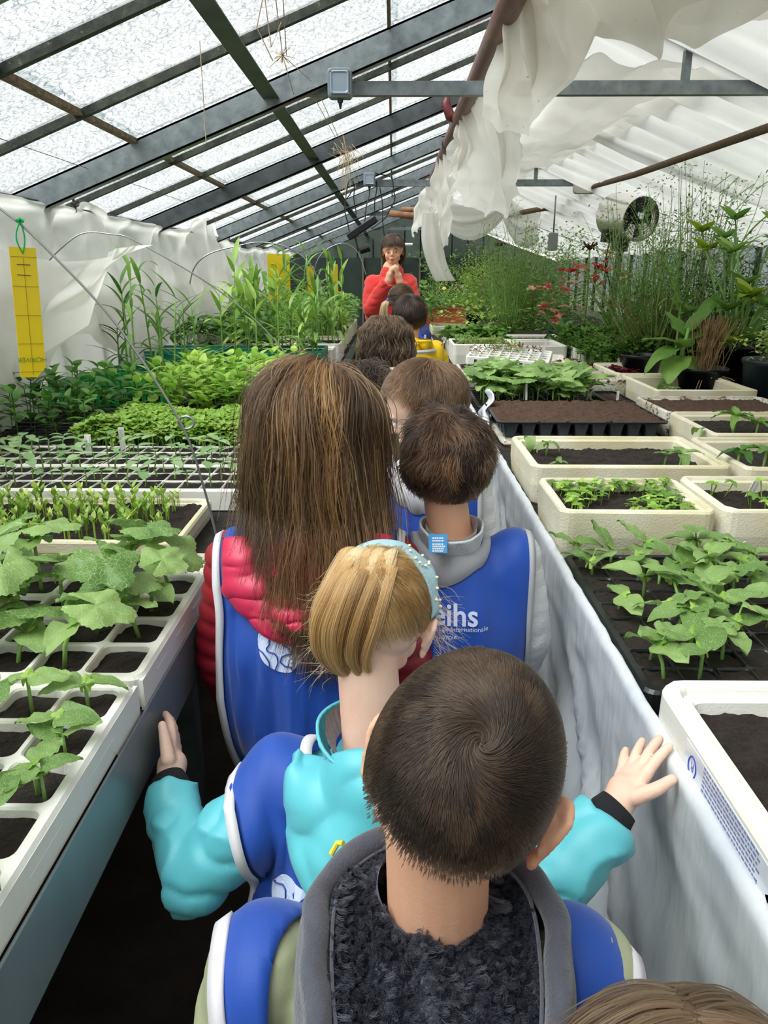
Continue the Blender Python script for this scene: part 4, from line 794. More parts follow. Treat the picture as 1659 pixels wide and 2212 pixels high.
# big-leaved plants in tray B and its left neighbour; each cell one plant
rg = np.random.default_rng(21)
ORD = ['first', 'second', 'third', 'fourth', 'fifth', 'sixth', 'seventh', 'eighth', 'ninth', 'tenth', 'eleventh', 'twelfth', 'thirteenth', 'fourteenth', 'fifteenth', 'sixteenth', 'seventeenth', 'eighteenth', 'nineteenth', 'twentieth', 'twenty-first', 'twenty-second', 'twenty-third', 'twenty-fourth']+['%s-%s' % (t_, u_) for t_ in ('twenty', 'thirty', 'forty', 'fifty') for u_ in ('first', 'second', 'third', 'fourth', 'fifth', 'sixth', 'seventh', 'eighth', 'ninth')][4:]
def nth(i, n): return 'last' if i == n-1 else ORD[i]
for i in range(7):
    for j in range(4):
        if rg.random() < .08 or (i == 6 and j == 0): continue
        x, y = -.972+.0845*(i+.5)+rg.uniform(-.012, .012), .985+.096*(j+.5)+rg.uniform(-.012, .012)
        squash(x, y, .838, rg.uniform(.045, .10), 'large-leaved squash seedling, %s cell from the aisle, %s row of the second left tray' % (ORD[6-i], ORD[j]), 'large squash seedlings of the second left tray', 1+int(rg.random() < .55), 1.0, spread=.3, lean=rg.uniform(-.4, .4, 2), big=1.05)
for i in range(7):
    for j in range(4):
        if rg.random() < .35: continue
        x, y = -1.587+.0845*(i+.5), .985+.096*(j+.5)
        squash(x, y, .838, rg.uniform(.05, .10), 'tall squash seedling, %s cell, %s row of the leftmost squash tray' % (ORD[6-i], ORD[j]), 'large squash seedlings in the left neighbour tray', 2, 1.05, big=1)
for i in range(5):
    for j in range(7):
        x, y = -.786+.0805*(i+.5)+rg.uniform(-.012, .012), .36+.084*(j+.5)+rg.uniform(-.01, .01)
        if rg.random() < .08: continue
        squash(x, y, .838, rg.uniform(.035, .06), 'young squash seedling, %s cell from the aisle, %s row of the nearest left tray' % (ORD[4-i], ORD[j]), 'young squash seedlings in the nearest left tray', 1 if rg.random() < .2 and j > 4 else 0, .74, spread=.15)
        if rg.random() < .45 and j < 6: squash(x+.014, y-.012, .838, rg.uniform(.03, .05), 'smaller twin squash seedling, %s cell from the aisle, %s row, nearest left tray' % (ORD[4-i], ORD[j]), 'young squash seedlings in the nearest left tray', 0, .6, spread=.1)
for i in range(10):
    for j in range(9):
        x, y = .385+.057*(i+.5)+rg.uniform(-.01, .01), .985+.060*(j+.5)+rg.uniform(-.01, .01)
        if rg.random() < .30 or (y > 1.20 and x > .76): continue
        squash(x, y, .828, rg.uniform(.03, .065), 'green squash seedling, %s from the film, %s row of the right black tray' % (ORD[i], ORD[j]), 'squash seedlings in the right black tray', 0 if rg.random() < .72 else 1, .86, spread=.5, lean=rg.uniform(-.3, .3, 2), big=.6)
# round-leaved block behind the pot tray
for i in range(9):
    for j in range(6):
        x, y = .43+.058*i+rg.uniform(-.015, .015), 3.45+.075*j+rg.uniform(-.02, .02)
        squash(x, y, .84, rg.uniform(.05, .09), 'round-leaved squash plant, %s from the film, %s row behind the pot tray' % (ORD[i], ORD[j]), 'round-leaved squash plants behind the pot tray', 2, 1.1, big=1.15)
# ---- cotyledon seedlings in cell trays (left, rows at y 2-2.5)
def cotme(seed, L=.034, W=.020, h=.035, m=LGC, el=.2):
    g = np.random.default_rng(seed); s = Leaves(); a = g.uniform(0, 6.28)
    for k in range(2): s.put(leaf_oval(L, W, 6, 5, g.uniform(.3, .9), .15, .6), TR(0, 0, h) @ RM(a+k*PI+g.uniform(-.4, .4), el+g.uniform(-.2, .4), 0), g.uniform(.85, 1.15), np.array([1, 1, 1])*g.uniform(.85, 1.1))
    V, F = tube([(0, 0, 0), (g.normal()*.004, g.normal()*.004, h*.5), (0, 0, h)], .0015, 5, False); s.mb.add(V, F, (1.1, 1.1, .8))
    return s.me('seedling', m)
CM = [cotme(i) for i in range(9)]
cells = [(-1.38+.49*t_+.060*(i+.5), 1.965+.27*r_+.083*(j+.5), r_*3+j, 15-t_*8-i) for t_ in range(2) for r_ in range(2) for i in range(8) for j in range(3)]
for x, y, row, t_ in cells:
    if rg.random() < .08: continue
    o = ob('small_seedling', random.choice(CM), None, (x+rg.uniform(-.01, .01), y+rg.uniform(-.01, .01), .853), (0, 0, rg.uniform(0, 6.28)), rg.uniform(1.15, 1.6))
    tag(o, 'pale two-leaved seedling, %s from the aisle, %s row of the white cell trays' % (ORD[t_], ORD[row]), 'seedling', 'pale seed-leaf seedlings in the white cell trays')
# tiny upright shoots, front foam box
SH = []
for k in range(5):
    s = Leaves(); g = np.random.default_rng(70+k)
    for q in range(g.integers(2, 5)):
        a = g.uniform(0, 6.28); h = g.uniform(.022, .045); bx, by = g.normal(size=2)*.004; V, F = tube([(bx, by, 0), (bx, by, h)], .0013, 4, False); s.mb.add(V, F, (1.1, 1.1, .8))
        for d in range(2): s.put(leaf_oval(.020, .010, 5, 3, .3, .2, .6), TR(bx, by, h) @ RM(a+d*PI, 1.0, 0), g.uniform(.8, 1.2))
    SH.append(s.me('shoot', LGB))
for i in range(16):
    for j in range(8):
        x, y = -.56-.037*i+rg.uniform(-.014, .014), 1.60+.037*j+rg.uniform(-.012, .012)
        o = ob('upright_shoot', random.choice(SH), None, (x, y, .838), (0, 0, rg.uniform(0, 6)), rg.uniform(.8, 1.3)); tag(o, 'upright bright shoot, %s from the aisle, %s row of the chipped foam tray' % (ORD[i], ORD[j]), 'seedling', 'tiny upright shoots in the low foam box')
# ---- stuff mats
def mat_of(name, x0, x1, y0, y1, z0, h, T, n, sc, m, label, cat='plants', up=.5, stem=.6, mound=.02, hole=None, tints=(.7, 1.15)):
    s = Leaves(); St = MB()
    for k in range(n):
        x, y = rg.uniform(x0, x1), rg.uniform(y0, y1); u = min((x-x0), (x1-x), (y-y0), (y1-y))/.06; z = z0+h*(rg.uniform(.35, 1)**.6)*min(1, .55+u*.45)+mound*sn(np.array([[x, y]]), 3, 2)[0]
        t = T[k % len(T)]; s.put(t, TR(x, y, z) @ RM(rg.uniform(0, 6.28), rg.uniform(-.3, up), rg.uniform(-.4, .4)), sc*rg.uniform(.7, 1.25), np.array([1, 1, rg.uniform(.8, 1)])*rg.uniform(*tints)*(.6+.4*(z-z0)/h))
        if rg.random() < stem: St.tube([(x+rg.normal()*.01, y+rg.normal()*.01, z0), (x, y, z)], .0012, 3, cap=False)
    o = ob(name, s.me(name, m)); tag(o, label, cat, kind='stuff')
    if St.n: St.ob('stems', STEM, o)
    return o
CEL = [leaf_lobed(.016, 3, .25, .12, 9, 2, 16, i, .2, .2, gap=1.2) for i in range(4)]
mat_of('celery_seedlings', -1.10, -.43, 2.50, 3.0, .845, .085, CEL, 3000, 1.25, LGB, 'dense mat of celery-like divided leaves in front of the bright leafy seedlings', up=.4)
PAR = [leaf_lobed(.02, 5, .25, .15, 11, 2, 18, i, .2, .25, gap=1.2) for i in range(4)]
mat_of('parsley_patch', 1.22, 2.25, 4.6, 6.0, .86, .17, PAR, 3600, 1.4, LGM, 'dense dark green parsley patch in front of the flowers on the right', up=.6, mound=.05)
FE = [leaf_oval(.05, .006, 4, 3, .4, 0, .8)]
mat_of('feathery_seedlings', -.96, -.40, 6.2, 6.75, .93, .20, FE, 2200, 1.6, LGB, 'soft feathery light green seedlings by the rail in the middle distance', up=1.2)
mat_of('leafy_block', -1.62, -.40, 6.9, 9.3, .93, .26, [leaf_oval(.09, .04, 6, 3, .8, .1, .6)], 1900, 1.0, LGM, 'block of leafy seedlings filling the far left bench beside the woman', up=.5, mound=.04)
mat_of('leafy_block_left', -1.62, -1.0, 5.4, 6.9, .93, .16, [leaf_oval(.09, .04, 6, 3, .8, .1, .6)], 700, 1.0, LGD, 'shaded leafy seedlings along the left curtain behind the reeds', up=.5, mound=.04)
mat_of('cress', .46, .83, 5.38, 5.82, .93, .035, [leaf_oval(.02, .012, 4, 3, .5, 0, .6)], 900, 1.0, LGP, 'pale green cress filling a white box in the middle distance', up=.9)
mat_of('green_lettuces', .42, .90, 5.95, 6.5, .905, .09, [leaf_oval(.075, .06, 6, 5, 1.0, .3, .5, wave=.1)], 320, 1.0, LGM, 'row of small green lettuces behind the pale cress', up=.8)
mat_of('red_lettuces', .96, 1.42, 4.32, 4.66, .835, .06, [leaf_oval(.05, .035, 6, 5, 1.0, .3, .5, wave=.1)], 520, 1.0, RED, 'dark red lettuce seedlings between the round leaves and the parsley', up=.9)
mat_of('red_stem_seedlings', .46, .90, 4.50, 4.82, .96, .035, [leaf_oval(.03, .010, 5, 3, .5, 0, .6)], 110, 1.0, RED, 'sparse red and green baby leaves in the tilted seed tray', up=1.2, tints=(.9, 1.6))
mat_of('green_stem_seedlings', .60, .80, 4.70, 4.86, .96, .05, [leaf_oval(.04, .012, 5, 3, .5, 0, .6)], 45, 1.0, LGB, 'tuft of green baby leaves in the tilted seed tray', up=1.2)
# sprouts in the foam boxes: individual little plants
SP = []
for k in range(7):
    s = Leaves(); g = np.random.default_rng(90+k); h = g.uniform(.018, .042); V, F = tube([(0, 0, 0), (g.normal()*.004, g.normal()*.004, h)], .0011, 4, False); s.mb.add(V, F, (1.1, 1.1, .8)); a = g.uniform(0, 6)
    for d in range(4): s.put(leaf_oval(.020, .0135, 6, 5, g.uniform(.3, .9), .2, .55), TR(0, 0, h) @ RM(a+d*PI/2+g.uniform(-.2, .2), g.uniform(-.1, .5), 0), g.uniform(.75, 1.1), np.array([1, 1, .9])*g.uniform(.85, 1.15))
    SP.append(s.me('sprout', LGB if k % 2 else LGM))
def sprouts(pts, z, label, group, sc=(.8, 1.2)):
    for x, y in pts: tag(ob('sprout', random.choice(SP), None, (x, y, z), (rg.normal()*.15, rg.normal()*.15, rg.uniform(0, 6)), rg.uniform(*sc)), label, 'sprout', group)
for i in range(13):
    for j in range(11):
        x, y = .412+.0225*i+rg.uniform(-.008, .008), 1.61+.0225*j+rg.uniform(-.008, .008)
        if sn(np.array([[x, y]]), 12, 4)[0] > -.2 or j > 8: sprouts([(x, y)], .889, 'clover-like sprout, %s from the film, %s row of the dense cream box' % (ORD[i], ORD[j]), 'sprouts in the dense foam box')
for k_, p_ in enumerate(sorted([(.79, 1.80), (.80, 1.82), (.83, 1.81), (.86, 1.74), (.85, 1.71), (.88, 1.70), (.93, 1.74), (.94, 1.80), (.90, 1.76), (1.02, 1.68), (1.03, 1.65), (.96, 1.78), (1.06, 1.70), (.86, 1.66)])): sprouts([p_], .885, 'sprout in the sparsely sown foam box, %s from its left side' % ORD[k_], 'sprouts in the sparse foam box', (.9, 1.4))
def cseed(x, y, z, sc, label, curl=1.6, n=3, m=LG, name='curled_seedling', cat='seedling', hh=.04, w=.5):
    e = tag(empty(name, (x, y, z)), label, cat); mb = MB(); mb.tube([(0, 0, -.003), (.004, 0, hh*sc)], .003*sc, 6); mb.ob('stem', STEM, e, True)
    for k in range(n):
        o = ob('leaf', one(leaf_oval(.055*sc, .055*sc*w, 9, 5, curl*rg.uniform(.6, 1.2), .25, .6, wave=.06, seed=k), m), e); o.matrix_local = TR(.004, 0, hh*sc) @ RM(2*PI*k/n+rg.uniform(-.4, .4), rg.uniform(0, .6), 0)
    return e
cseed(.43, 2.35, .875, 1.2, 'curled seedling in the back left corner of the long foam box', 2.4, 2); cseed(.48, 2.30, .875, 1.0, 'second curled seedling beside the corner one in the long foam box', 2.2, 3); cseed(.475, 2.12, .875, .6, 'small flat seedling in the front left of the long foam box', .8, 4)
cseed(.83, 2.12, .875, 1.2, 'leafy seedling at the front right of the long foam box', 1.2, 4); cseed(.80, 2.16, .875, .9, 'smaller leafy seedling behind the front right one in the long foam box', 1.0, 3)
cseed(.985, 2.10, .875, 1.3, 'tall dark-leaved sprout in the right-hand box of the middle row', .9, 4, LGD, hh=.05); cseed(1.04, 2.06, .875, 1.2, 'arching leaved sprout right of the tall dark one', .8, 3, LGM, hh=.06)
cseed(1.20, 2.62, .88, 1.6, 'cut-leaved green seedling in the box right of the pot tray', .9, 8, LGM, w=.32); cseed(1.26, 2.58, .88, 1.2, 'smaller cut-leaved seedling beside the large one, right of the pot tray', .9, 6, LGM, w=.32); cseed(1.035, 2.50, .868, 1.3, 'pale leaf hanging over the corner of the box with the cut-leaved seedling', 1.4, 1, LGM)
for i, (x, y) in enumerate(((1.30, 3.60), (1.36, 3.70), (1.42, 3.62), (1.34, 3.78))): cseed(x, y, .845, .9, ('left', 'rear middle', 'right', 'hindmost')[i]+' small weed in the yellowed foam box with the pink mark', 1.0, 4, LGM)
# ---- zinnia-like bright leafy seedlings
ZM = []
for k in range(7):
    g = np.random.default_rng(120+k); s = Leaves(); h = g.uniform(.13, .19); V, F = tube([(0, 0, 0), (g.normal()*.01, g.normal()*.01, h*.5), (0, 0, h)], .002, 5, False); s.mb.add(V, F, (1, 1, .8)); a = g.uniform(0, 6)
    for w in range(4):
        for d in range(2): s.put(leaf_oval(.078-.010*abs(w-1.5), .034, 8, 5, g.uniform(.5, 1.1), .2, .62), TR(0, 0, h*(.42+.19*w)) @ RM(a+w*PI/2+d*PI+g.uniform(-.2, .2), g.uniform(.1, .7)+.12*w, 0), g.uniform(.85, 1.15), np.array([1, 1, .9])*(g.uniform(.8, 1.0)+.06*w))
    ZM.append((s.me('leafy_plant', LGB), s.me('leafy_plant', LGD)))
for i in range(11):
    for j in range(12):
        x, y = -.50-.052*i+rg.uniform(-.02, .02), 3.02+.078*j+rg.uniform(-.03, .03)
        tag(ob('leafy_seedling', random.choice(ZM)[0], None, (x, y, .84), (0, 0, rg.uniform(0, 6)), rg.uniform(.85, 1.15)), 'bright leafy seedling, %s from the aisle, %s row behind the celery mat' % (ORD[i], ORD[j]), 'seedling', 'bright leafy seedlings in the block behind the celery')
for i in range(8):
    for j in range(8):
        x, y = -1.10-.075*i+rg.uniform(-.02, .02), 2.62+.12*j+rg.uniform(-.03, .03)
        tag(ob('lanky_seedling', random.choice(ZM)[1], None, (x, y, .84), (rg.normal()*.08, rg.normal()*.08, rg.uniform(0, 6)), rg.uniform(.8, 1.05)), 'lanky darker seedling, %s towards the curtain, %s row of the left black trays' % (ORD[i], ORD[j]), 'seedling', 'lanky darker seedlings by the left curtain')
for i, (x, y, s_) in enumerate(((-1.36, 2.30, 1.5), (-1.26, 2.42, 1.3), (-1.44, 2.12, 1.7))): cseed(x, y, .85, s_*1.0, ('single', 'rear', 'leftmost')[i]+' broad-leaved seedling left of the white plant labels', .7, 3, LGC)
# ---- tall reeds (ginger-like) with separate leaves
RL = [one(leaf_oval(.26, .030, 12, 3, d, .35, .75), LGM) for d in (.5, .9, 1.5, 2.0)]
RL2 = [one(leaf_oval(.20, .040, 10, 3, d, .35, .7), LGB) for d in (.4, .9, 1.3)]
RSM = [one(leaf_oval(.26, .030, 12, 3, d, .35, .75), LGD) for d in (.6, 1.2)]
def reed(x, y, z, h, label, group, L=RL, nl=9, sc=1.0, lean=None):
    e = tag(empty('reed_plant', (x, y, z)), label, 'plant', group); lx, ly = rg.normal(size=2)*.06 if lean is None else lean
    pts = [(lx*h*t**1.5, ly*h*t**1.5, h*t) for t in np.linspace(0, 1, 6)]; mb = MB(); mb.tube(pts, np.linspace(.006, .003, 6), 6); mb.ob('stem', STEM, e, True)
    for k in range(nl):
        t = .28+.72*k/(nl-1); o = ob('leaf', L[int(rg.integers(len(L)))], e); a = (k % 2)*PI+rg.uniform(-.6, .6)+x*7; o.matrix_local = TR(lx*h*t**1.5, ly*h*t**1.5, h*t) @ RM(a, rg.uniform(.75, 1.25) if t > .5 else rg.uniform(.3, .9), 0) @ Matrix.Scale(sc*rg.uniform(.6, 1.1), 4)
    return e
G1 = 'tall reeds standing in the green crates'
for k in range(22):
    x = -.48-.026*k+rg.uniform(-.01, .01)
    h = np.interp(x, [-1.1, -.9, -.5], [.62, .55, .42])*rg.uniform(.7, 1.05); reed(x, rg.uniform(4.55, 5.0), .87, h, 'tall bright reed in the dark green crates, %s from the aisle' % ORD[k], G1, random.choice((RL, RL, RL2)))
for k in range(12): reed(-.43-.036*k, rg.uniform(5.5, 6.0), .87, rg.uniform(.45, .68), 'reed in the white boxes behind the crates, %s from the aisle' % ORD[k], 'reeds in the boxes behind the crate', RL)
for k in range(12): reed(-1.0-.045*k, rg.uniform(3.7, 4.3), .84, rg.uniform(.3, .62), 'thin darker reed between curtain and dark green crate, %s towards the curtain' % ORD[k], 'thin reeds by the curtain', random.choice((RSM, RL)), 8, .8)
reed(-.75, 4.2, .86, .42, 'single thin stalk in front of the low bright crate', None, RL2, 5, .7); reed(-.62, 4.15, .86, .22, 'short drooping stalk in the low bright crate', None, RL2, 4, .6); reed(-.52, 4.3, .86, .24, 'short yellowish stalk at the aisle end of the low bright crate', None, RL2, 4, .6)
reed(-.41, 6.2, .86, .55, 'lone tall stalk at the rail right of the reeds', None, RL2, 5, .7, (0, 0)); reed(-.47, 7.2, .93, .60, 'reed with a broad leaf in front of the farthest yellow card', None, RL2, 5, 1.0)
# ---- pots and large plants, right
def pot(x, y, z, r, h, m, label, taper=.78, rim=.022, soil=True, cat='pot'):
    e = tag(empty('plant_pot', (x, y, z)), label, cat); t = np.linspace(0, 2*PI, 40, endpoint=False); C = lambda rr, zz: [(rr*math.cos(a), rr*math.sin(a), zz) for a in t]
    mb = MB(); bridge(mb, [C(r*taper, 0), C(r*.96, h-rim), C(r*1.0, h-rim), C(r*1.02, h-.003), C(r*1.0, h), C(r*.97, h), C(r*.95, h-.004), C(r*.90, h-.04)], True); o = mb.ob('shell', m, e, True)
    if soil: mb = MB(); bridge(mb, [C(r*.93, h-.025), C(r*.5, h-.018), C(.01, h-.016)], False, True); mb.ob('soil', SOIL, e, True)
    return e
pot(1.82, 3.62, .797, .155, .235, NAVYP, 'large blue-black plant pot at the right edge of the bench', .82)
pot(1.60, 3.95, .797, .13, .16, BLACKP, 'black pot half hidden behind the yellowed box, holding the dry grass')
pot(1.46, 4.50, .797, .12, .17, BLACKP, 'black pot under the broad-leaved plant, behind the pale foam boxes')
pot(1.88, 4.2, .797, .14, .25, BLACKP, 'black pot of the yellow-green shrub at the far right')
pot(.82, 8.0, .86, .075, .17, NAVYP, 'small dark blue pot beside the terracotta trough')
pot(1.42, 6.6, .797, .09, .16, mat('dark_teal_pot', '#0f3f40', .4), 'dark teal pot under the leafy bush left of the salmon flowers'); pot(1.62, 6.55, .797, .08, .15, MATS['dark_teal_pot'], 'second dark teal pot right beside the first')
pot(1.70, 6.15, .797, .08, .17, NAVYP, 'navy pot under the strap-leaved red flower plant'); pot(2.1, 6.2, .797, .10, .17, NAVYP, 'dark pot hidden in the greenery under the fan')
tp = tag(empty('planter_trough', (.52, 8.55, .90)), 'long terracotta-coloured plastic trough set just right of the woman', 'planter'); tp.rotation_euler = (0, 0, math.radians(-35)); R = lambda d, z: rrect(-.42+d, .42-d, -.10+d*.6, .10-d*.6, .03, z)
mb = MB(); bridge(mb, [R(.03, 0), R(.004, .15), R(-.008, .15), R(-.008, .17), R(.006, .17), R(.012, .13)], True); mb.ob('shell', TERRA, tp); soil_patch(-.41, .41, -.09, .09, .14, parent=tp, res=.02)
foam_box(.40, .90, 8.1, 8.9, .797, .09, 'foam slab raising the terracotta trough', FOAMY, soil=0, seed=91)
# broad-leaved plant (8 huge leaves)
bl = tag(empty('broad_leaved_plant', (1.50, 3.98, .93)), 'broad-leaved fresh green plant with huge oval leaves above the pale boxes', 'plant')
mb = MB(); mb.tube([(0, 0, -.04), (0, 0, .10), (.02, 0, .22)], [.012, .011, .008], 8); mb.ob('stem', STEM, bl, True)
for (dx, dz, rz, pit, L_, W_, dr) in ((.02, .20, -1.0, .85, .30, .105, .25), (0, .14, 1.45, .35, .21, .10, .5), (-.02, .12, 2.2, .05, .30, .10, .9), (-.01, .08, 2.6, -.15, .26, .14, .7), (0, .05, 1.9, -.5, .2, .09, .6), (.03, .10, -1.7, .1, .17, .07, .5), (.03, .08, -2.5, -.8, .22, .17, .3), (.04, .16, -1.2, .7, .20, .08, .6), (.0, .18, .4, .9, .2, .09, .5), (0, .12, 2.9, .6, .16, .1, .4)):
    o = ob('leaf', one(leaf_oval(L_, W_, 14, 7, dr, .12, .62, wave=.03, seed=int(L_*100)), LGM), bl); o.matrix_local = TR(dx, 0, dz) @ RM(rz, pit, 0)
# yellow-green glossy shrub on the far right: rosettes of leaves
def shrub(name, x, y, z, label, pts, T, m, nleaf, sc, r=.05, twigm=STEM, cat='shrub', up=(.1, .9), trunk=None, arch=0):
    e = tag(empty(name, (x, y, z)), label, cat); s = Leaves(); tw = MB()
    for p in pts:
        p = np.array(p, float); b = np.array(trunk if trunk is not None else (p[0]*.25, p[1]*.25, 0.)); mid = (b*.45+p*.55)+rg.normal(size=3)*(.03+.08*arch)+np.array([0, 0, .12*arch]); P_ = [b*(1-t)**2+2*mid*t*(1-t)+p*t*t for t in np.linspace(0, 1, 7)]; tw.tube(P_, np.linspace(.0035, .0012, 7), 4)
        for k in range(nleaf):
            if arch: t = rg.uniform(.25, 1.0); i = min(5, int(t*6)); q = P_[i]*(1-(t*6-i))+P_[i+1]*(t*6-i) if i < 6 else P_[6]; q = q+rg.normal(size=3)*r*[1, 1, .8]*.8
            else: q = p+rg.normal(size=3)*r*[1, 1, .8]
            s.put(T[k % len(T)], TR(*q) @ RM(rg.uniform(0, 6.28), rg.uniform(*up), rg.uniform(-.4, .4)), sc*rg.uniform(.7, 1.2))
    tw.ob('branches', twigm, e, True); o = ob('foliage', s.me('foliage', m), e); return e
def rosettes(e, pts, n, L_, W_, m, sc=1):
    me_ = [one(leaf_oval(L_, W_, 9, 5, d, .18, .62), m) for d in (.3, .7)]
    for p in pts:
        for k in range(n):
            o = ob('leaf', me_[k % 2], e); o.matrix_local = TR(*p) @ RM(2.4*k, .25+.7*k/n, 0) @ Matrix.Scale(sc*rg.uniform(.75, 1.1), 4)
ge = tag(empty('glossy_shrub', (1.84, 4.15, .95)), 'glossy yellow-green shrub filling the right edge under the canopy', 'shrub'); tw = MB(); rp2 = []
for k in range(30):
    p = np.array([rg.uniform(-.22, .40), rg.uniform(-.3, .3), rg.uniform(.12, .78)]); tw.tube([(0, 0, 0), p*.5+rg.normal(size=3)*.02, p], [.008, .006, .004], 6); rp2.append(p)
tw.ob('branches', STEM, ge, True); rosettes(ge, rp2[:12], 9, .13, .065, leaf_mat('yellow_green_leaf', '#87a82c', '#bcd04e', '#cfdc80', 9, .03, .3)); rosettes(ge, rp2[12:], 9, .13, .055, LGM)
SM = [leaf_oval(.026, .009, 4, 3, .4, .1, .6)]
fine = [leaf_oval(.022, .004, 3, 3, .2, 0, .8)]
def cloud(n, c, s): return [tuple(np.array(c)+rg.normal(size=3)*np.array(s)) for _ in range(n)]
shrub('wispy_shrub', 1.60, 4.7, .95, 'tall wispy fine-leaved shrub reaching up to the wooden pole', [(rg.normal()*.24, rg.normal()*.18, rg.uniform(.3, 1.0)) for _ in range(80)], SM, LGM, 34, 1.15, .05, arch=1)
shrub('wispy_shrub', 2.00, 5.2, .95, 'bare-stemmed wispy shrub with small leaves at its tips, high on the right', [(rg.normal()*.20-.05, rg.normal()*.15, rg.uniform(.6, 1.22)) for _ in range(40)], SM, LGM, 18, 1.2, .045, mat('pale_bark', '#9c9a80', .8))
shrub('wispy_shrub', 1.75, 5.4, .90, 'thin many-stemmed shrub left of the bare-stemmed one', [(rg.normal()*.28-.05, rg.normal()*.2, rg.uniform(.3, 1.05)) for _ in range(90)], SM, LGP, 30, 1.2, .06, arch=1)
shrub('wispy_shrub', 2.0, 4.6, .92, 'dark dense twiggy growth behind the broad-leaved plant and dry grass', [(rg.normal()*.22-.05, rg.normal()*.2, rg.uniform(.1, .75)) for _ in range(70)], SM, LGD, 40, 1.5, .07, arch=1)
shrub('feathery_bush', 1.25, 7.4, .90, 'grey-green feathery bush beneath the hanging fleece, centre right', [(rg.normal()*.26, rg.normal()*.2, rg.uniform(.2, .85)) for _ in range(110)], fine, LGP, 55, 2.0, .07, arch=1)
shrub('feathery_bush', .95, 9.0, .90, 'bright yellow-green feathery bush right of the fleece tail', [(rg.normal()*.30, rg.normal()*.2, rg.uniform(.1, .75)) for _ in range(100)], fine, LGB, 50, 2.4, .08, arch=1)
shrub('slender_tree', 1.05, 6.9, .90, 'slender willow-leaved shoot reaching up between the two feathery bushes', [(rg.normal()*.14, rg.normal()*.1, rg.uniform(.3, 1.1)) for _ in range(44)], [leaf_oval(.045, .009, 4, 3, .3, 0, .7)], LGP, 24, 1.0, .05, arch=1)
shrub('dark_bush', 1.95, 9.3, .90, 'rounded dark green bush beneath the pale fleece end, behind the flowers', cloud(46, (0, 0, .55), (.22, .2, .18)), [leaf_oval(.05, .025, 4, 3, .5, .1, .6)], LGM, 26, 1.0, .09)
shrub('dark_bush', 2.75, 6.4, .90, 'dark mixed greenery under the fan at the right', cloud(60, (0, 0, .28), (.35, .3, .16)), [leaf_oval(.04, .02, 4, 3, .5, .1, .6)], LGD, 26, 1.0, .08)
shrub('dark_bush', 1.42, 6.75, .95, 'leafy bush growing from the dark teal pots', cloud(34, (0, 0, .18), (.14, .1, .09)), [leaf_oval(.045, .03, 5, 3, .5, .1, .6)], LGM, 18, 1.0, .06)
shrub('dark_bush', 1.0, 7.2, .88, 'loose light green bush behind the green lettuces', cloud(30, (0, 0, .16), (.20, .2, .09)), [leaf_oval(.05, .03, 5, 3, .5, .1, .6)], LGB, 18, 1.0, .08)
shrub('dark_bush', 1.5, 11.0, .80, 'dense far greenery closing the view under the curved swag', cloud(90, (-.1, 0, .50), (.50, .25, .17)), [leaf_oval(.08, .03, 4, 3, .5, .1, .6)], LGD, 26, 1.1, .12)
shrub('brown_wiry_bush', 1.72, 4.75, .85, 'brown-green wiry dead-stemmed bush between the flowers and the broad leaves', [(rg.normal()*.22, rg.normal()*.15, rg.uniform(.12, .5)) for _ in range(110)], fine, leaf_mat('wiry_leaf', '#8d7a52', '#8fa060', '#a09060', 9, .02, .1), 44, 1.4, .06, STRAW, arch=1)
shrub('climbing_vine', .40, 7.9, .95, 'leafy climbing vine growing up beside the fleece tail right of the woman', [(-.02+.03*math.sin(k), 0, .03+.055*k) for k in range(11)], [leaf_oval(.075, .055, 6, 5, .6, .15, .55)], LGM, 7, 1.0, .045)
shrub('pot_herb', 1.83, 3.6, 1.0, 'small light green herb growing in the large blue-black pot', cloud(26, (-.0, 0, .09), (.08, .07, .05)), [leaf_oval(.028, .016, 5, 3, .4, .1, .6)], LGB, 16, 1.0, .03, mat('brown_twig', '#7d6450', .8))
shrub('pot_herb', .82, 8.0, 1.02, 'trailing herb in the small dark blue pot by the trough', cloud(10, (0, 0, .06), (.07, .05, .04)), [leaf_oval(.04, .03, 5, 3, .4, .1, .6)], LGM, 12, 1.0, .03)
# trough bedding with flowers
def flowers(name, pts, m, r, label, n=5, cat='flower', group=None, cup=.4):
    for i, p in enumerate(sorted(pts)):
        s = Leaves()
        for k in range(n): s.put(leaf_oval(r, r*.8, 4, 3, .5, .2, .55), RM(2*PI*k/n, cup, 0), 1, np.ones(3)*rg.uniform(.85, 1.1))
        o = ob(name, s.me(name, m), None, p, (rg.uniform(-.9, .2), rg.uniform(-.4, .4), rg.uniform(0, 6))); tag(o, label+(', %s from the left' % ORD[i] if len(pts) > 1 else ''), cat, group)
shrub('bedding_plants', .56, 8.5, 1.06, 'mixed leafy bedding plants filling the terracotta trough', cloud(44, (.05, -.05, .06), (.26, .15, .05)), [leaf_oval(.04, .02, 5, 3, .4, .1, .6)], LGM, 18, 1.0, .05)
flowers('lilac_flower', [(.62, 8.3, 1.26), (.66, 8.3, 1.27), (.72, 8.2, 1.28), (.76, 8.2, 1.25), (.90, 8.2, 1.30), (.80, 8.1, 1.22), (.93, 8.15, 1.26)], FLL, .024, 'pale lilac blossom above the terracotta trough', group='lilac blossoms above the trough')
flowers('yellow_flower', [(.53, 8.2, 1.265)], FLY, .028, 'single yellow blossom at the tip of the fleece tail')
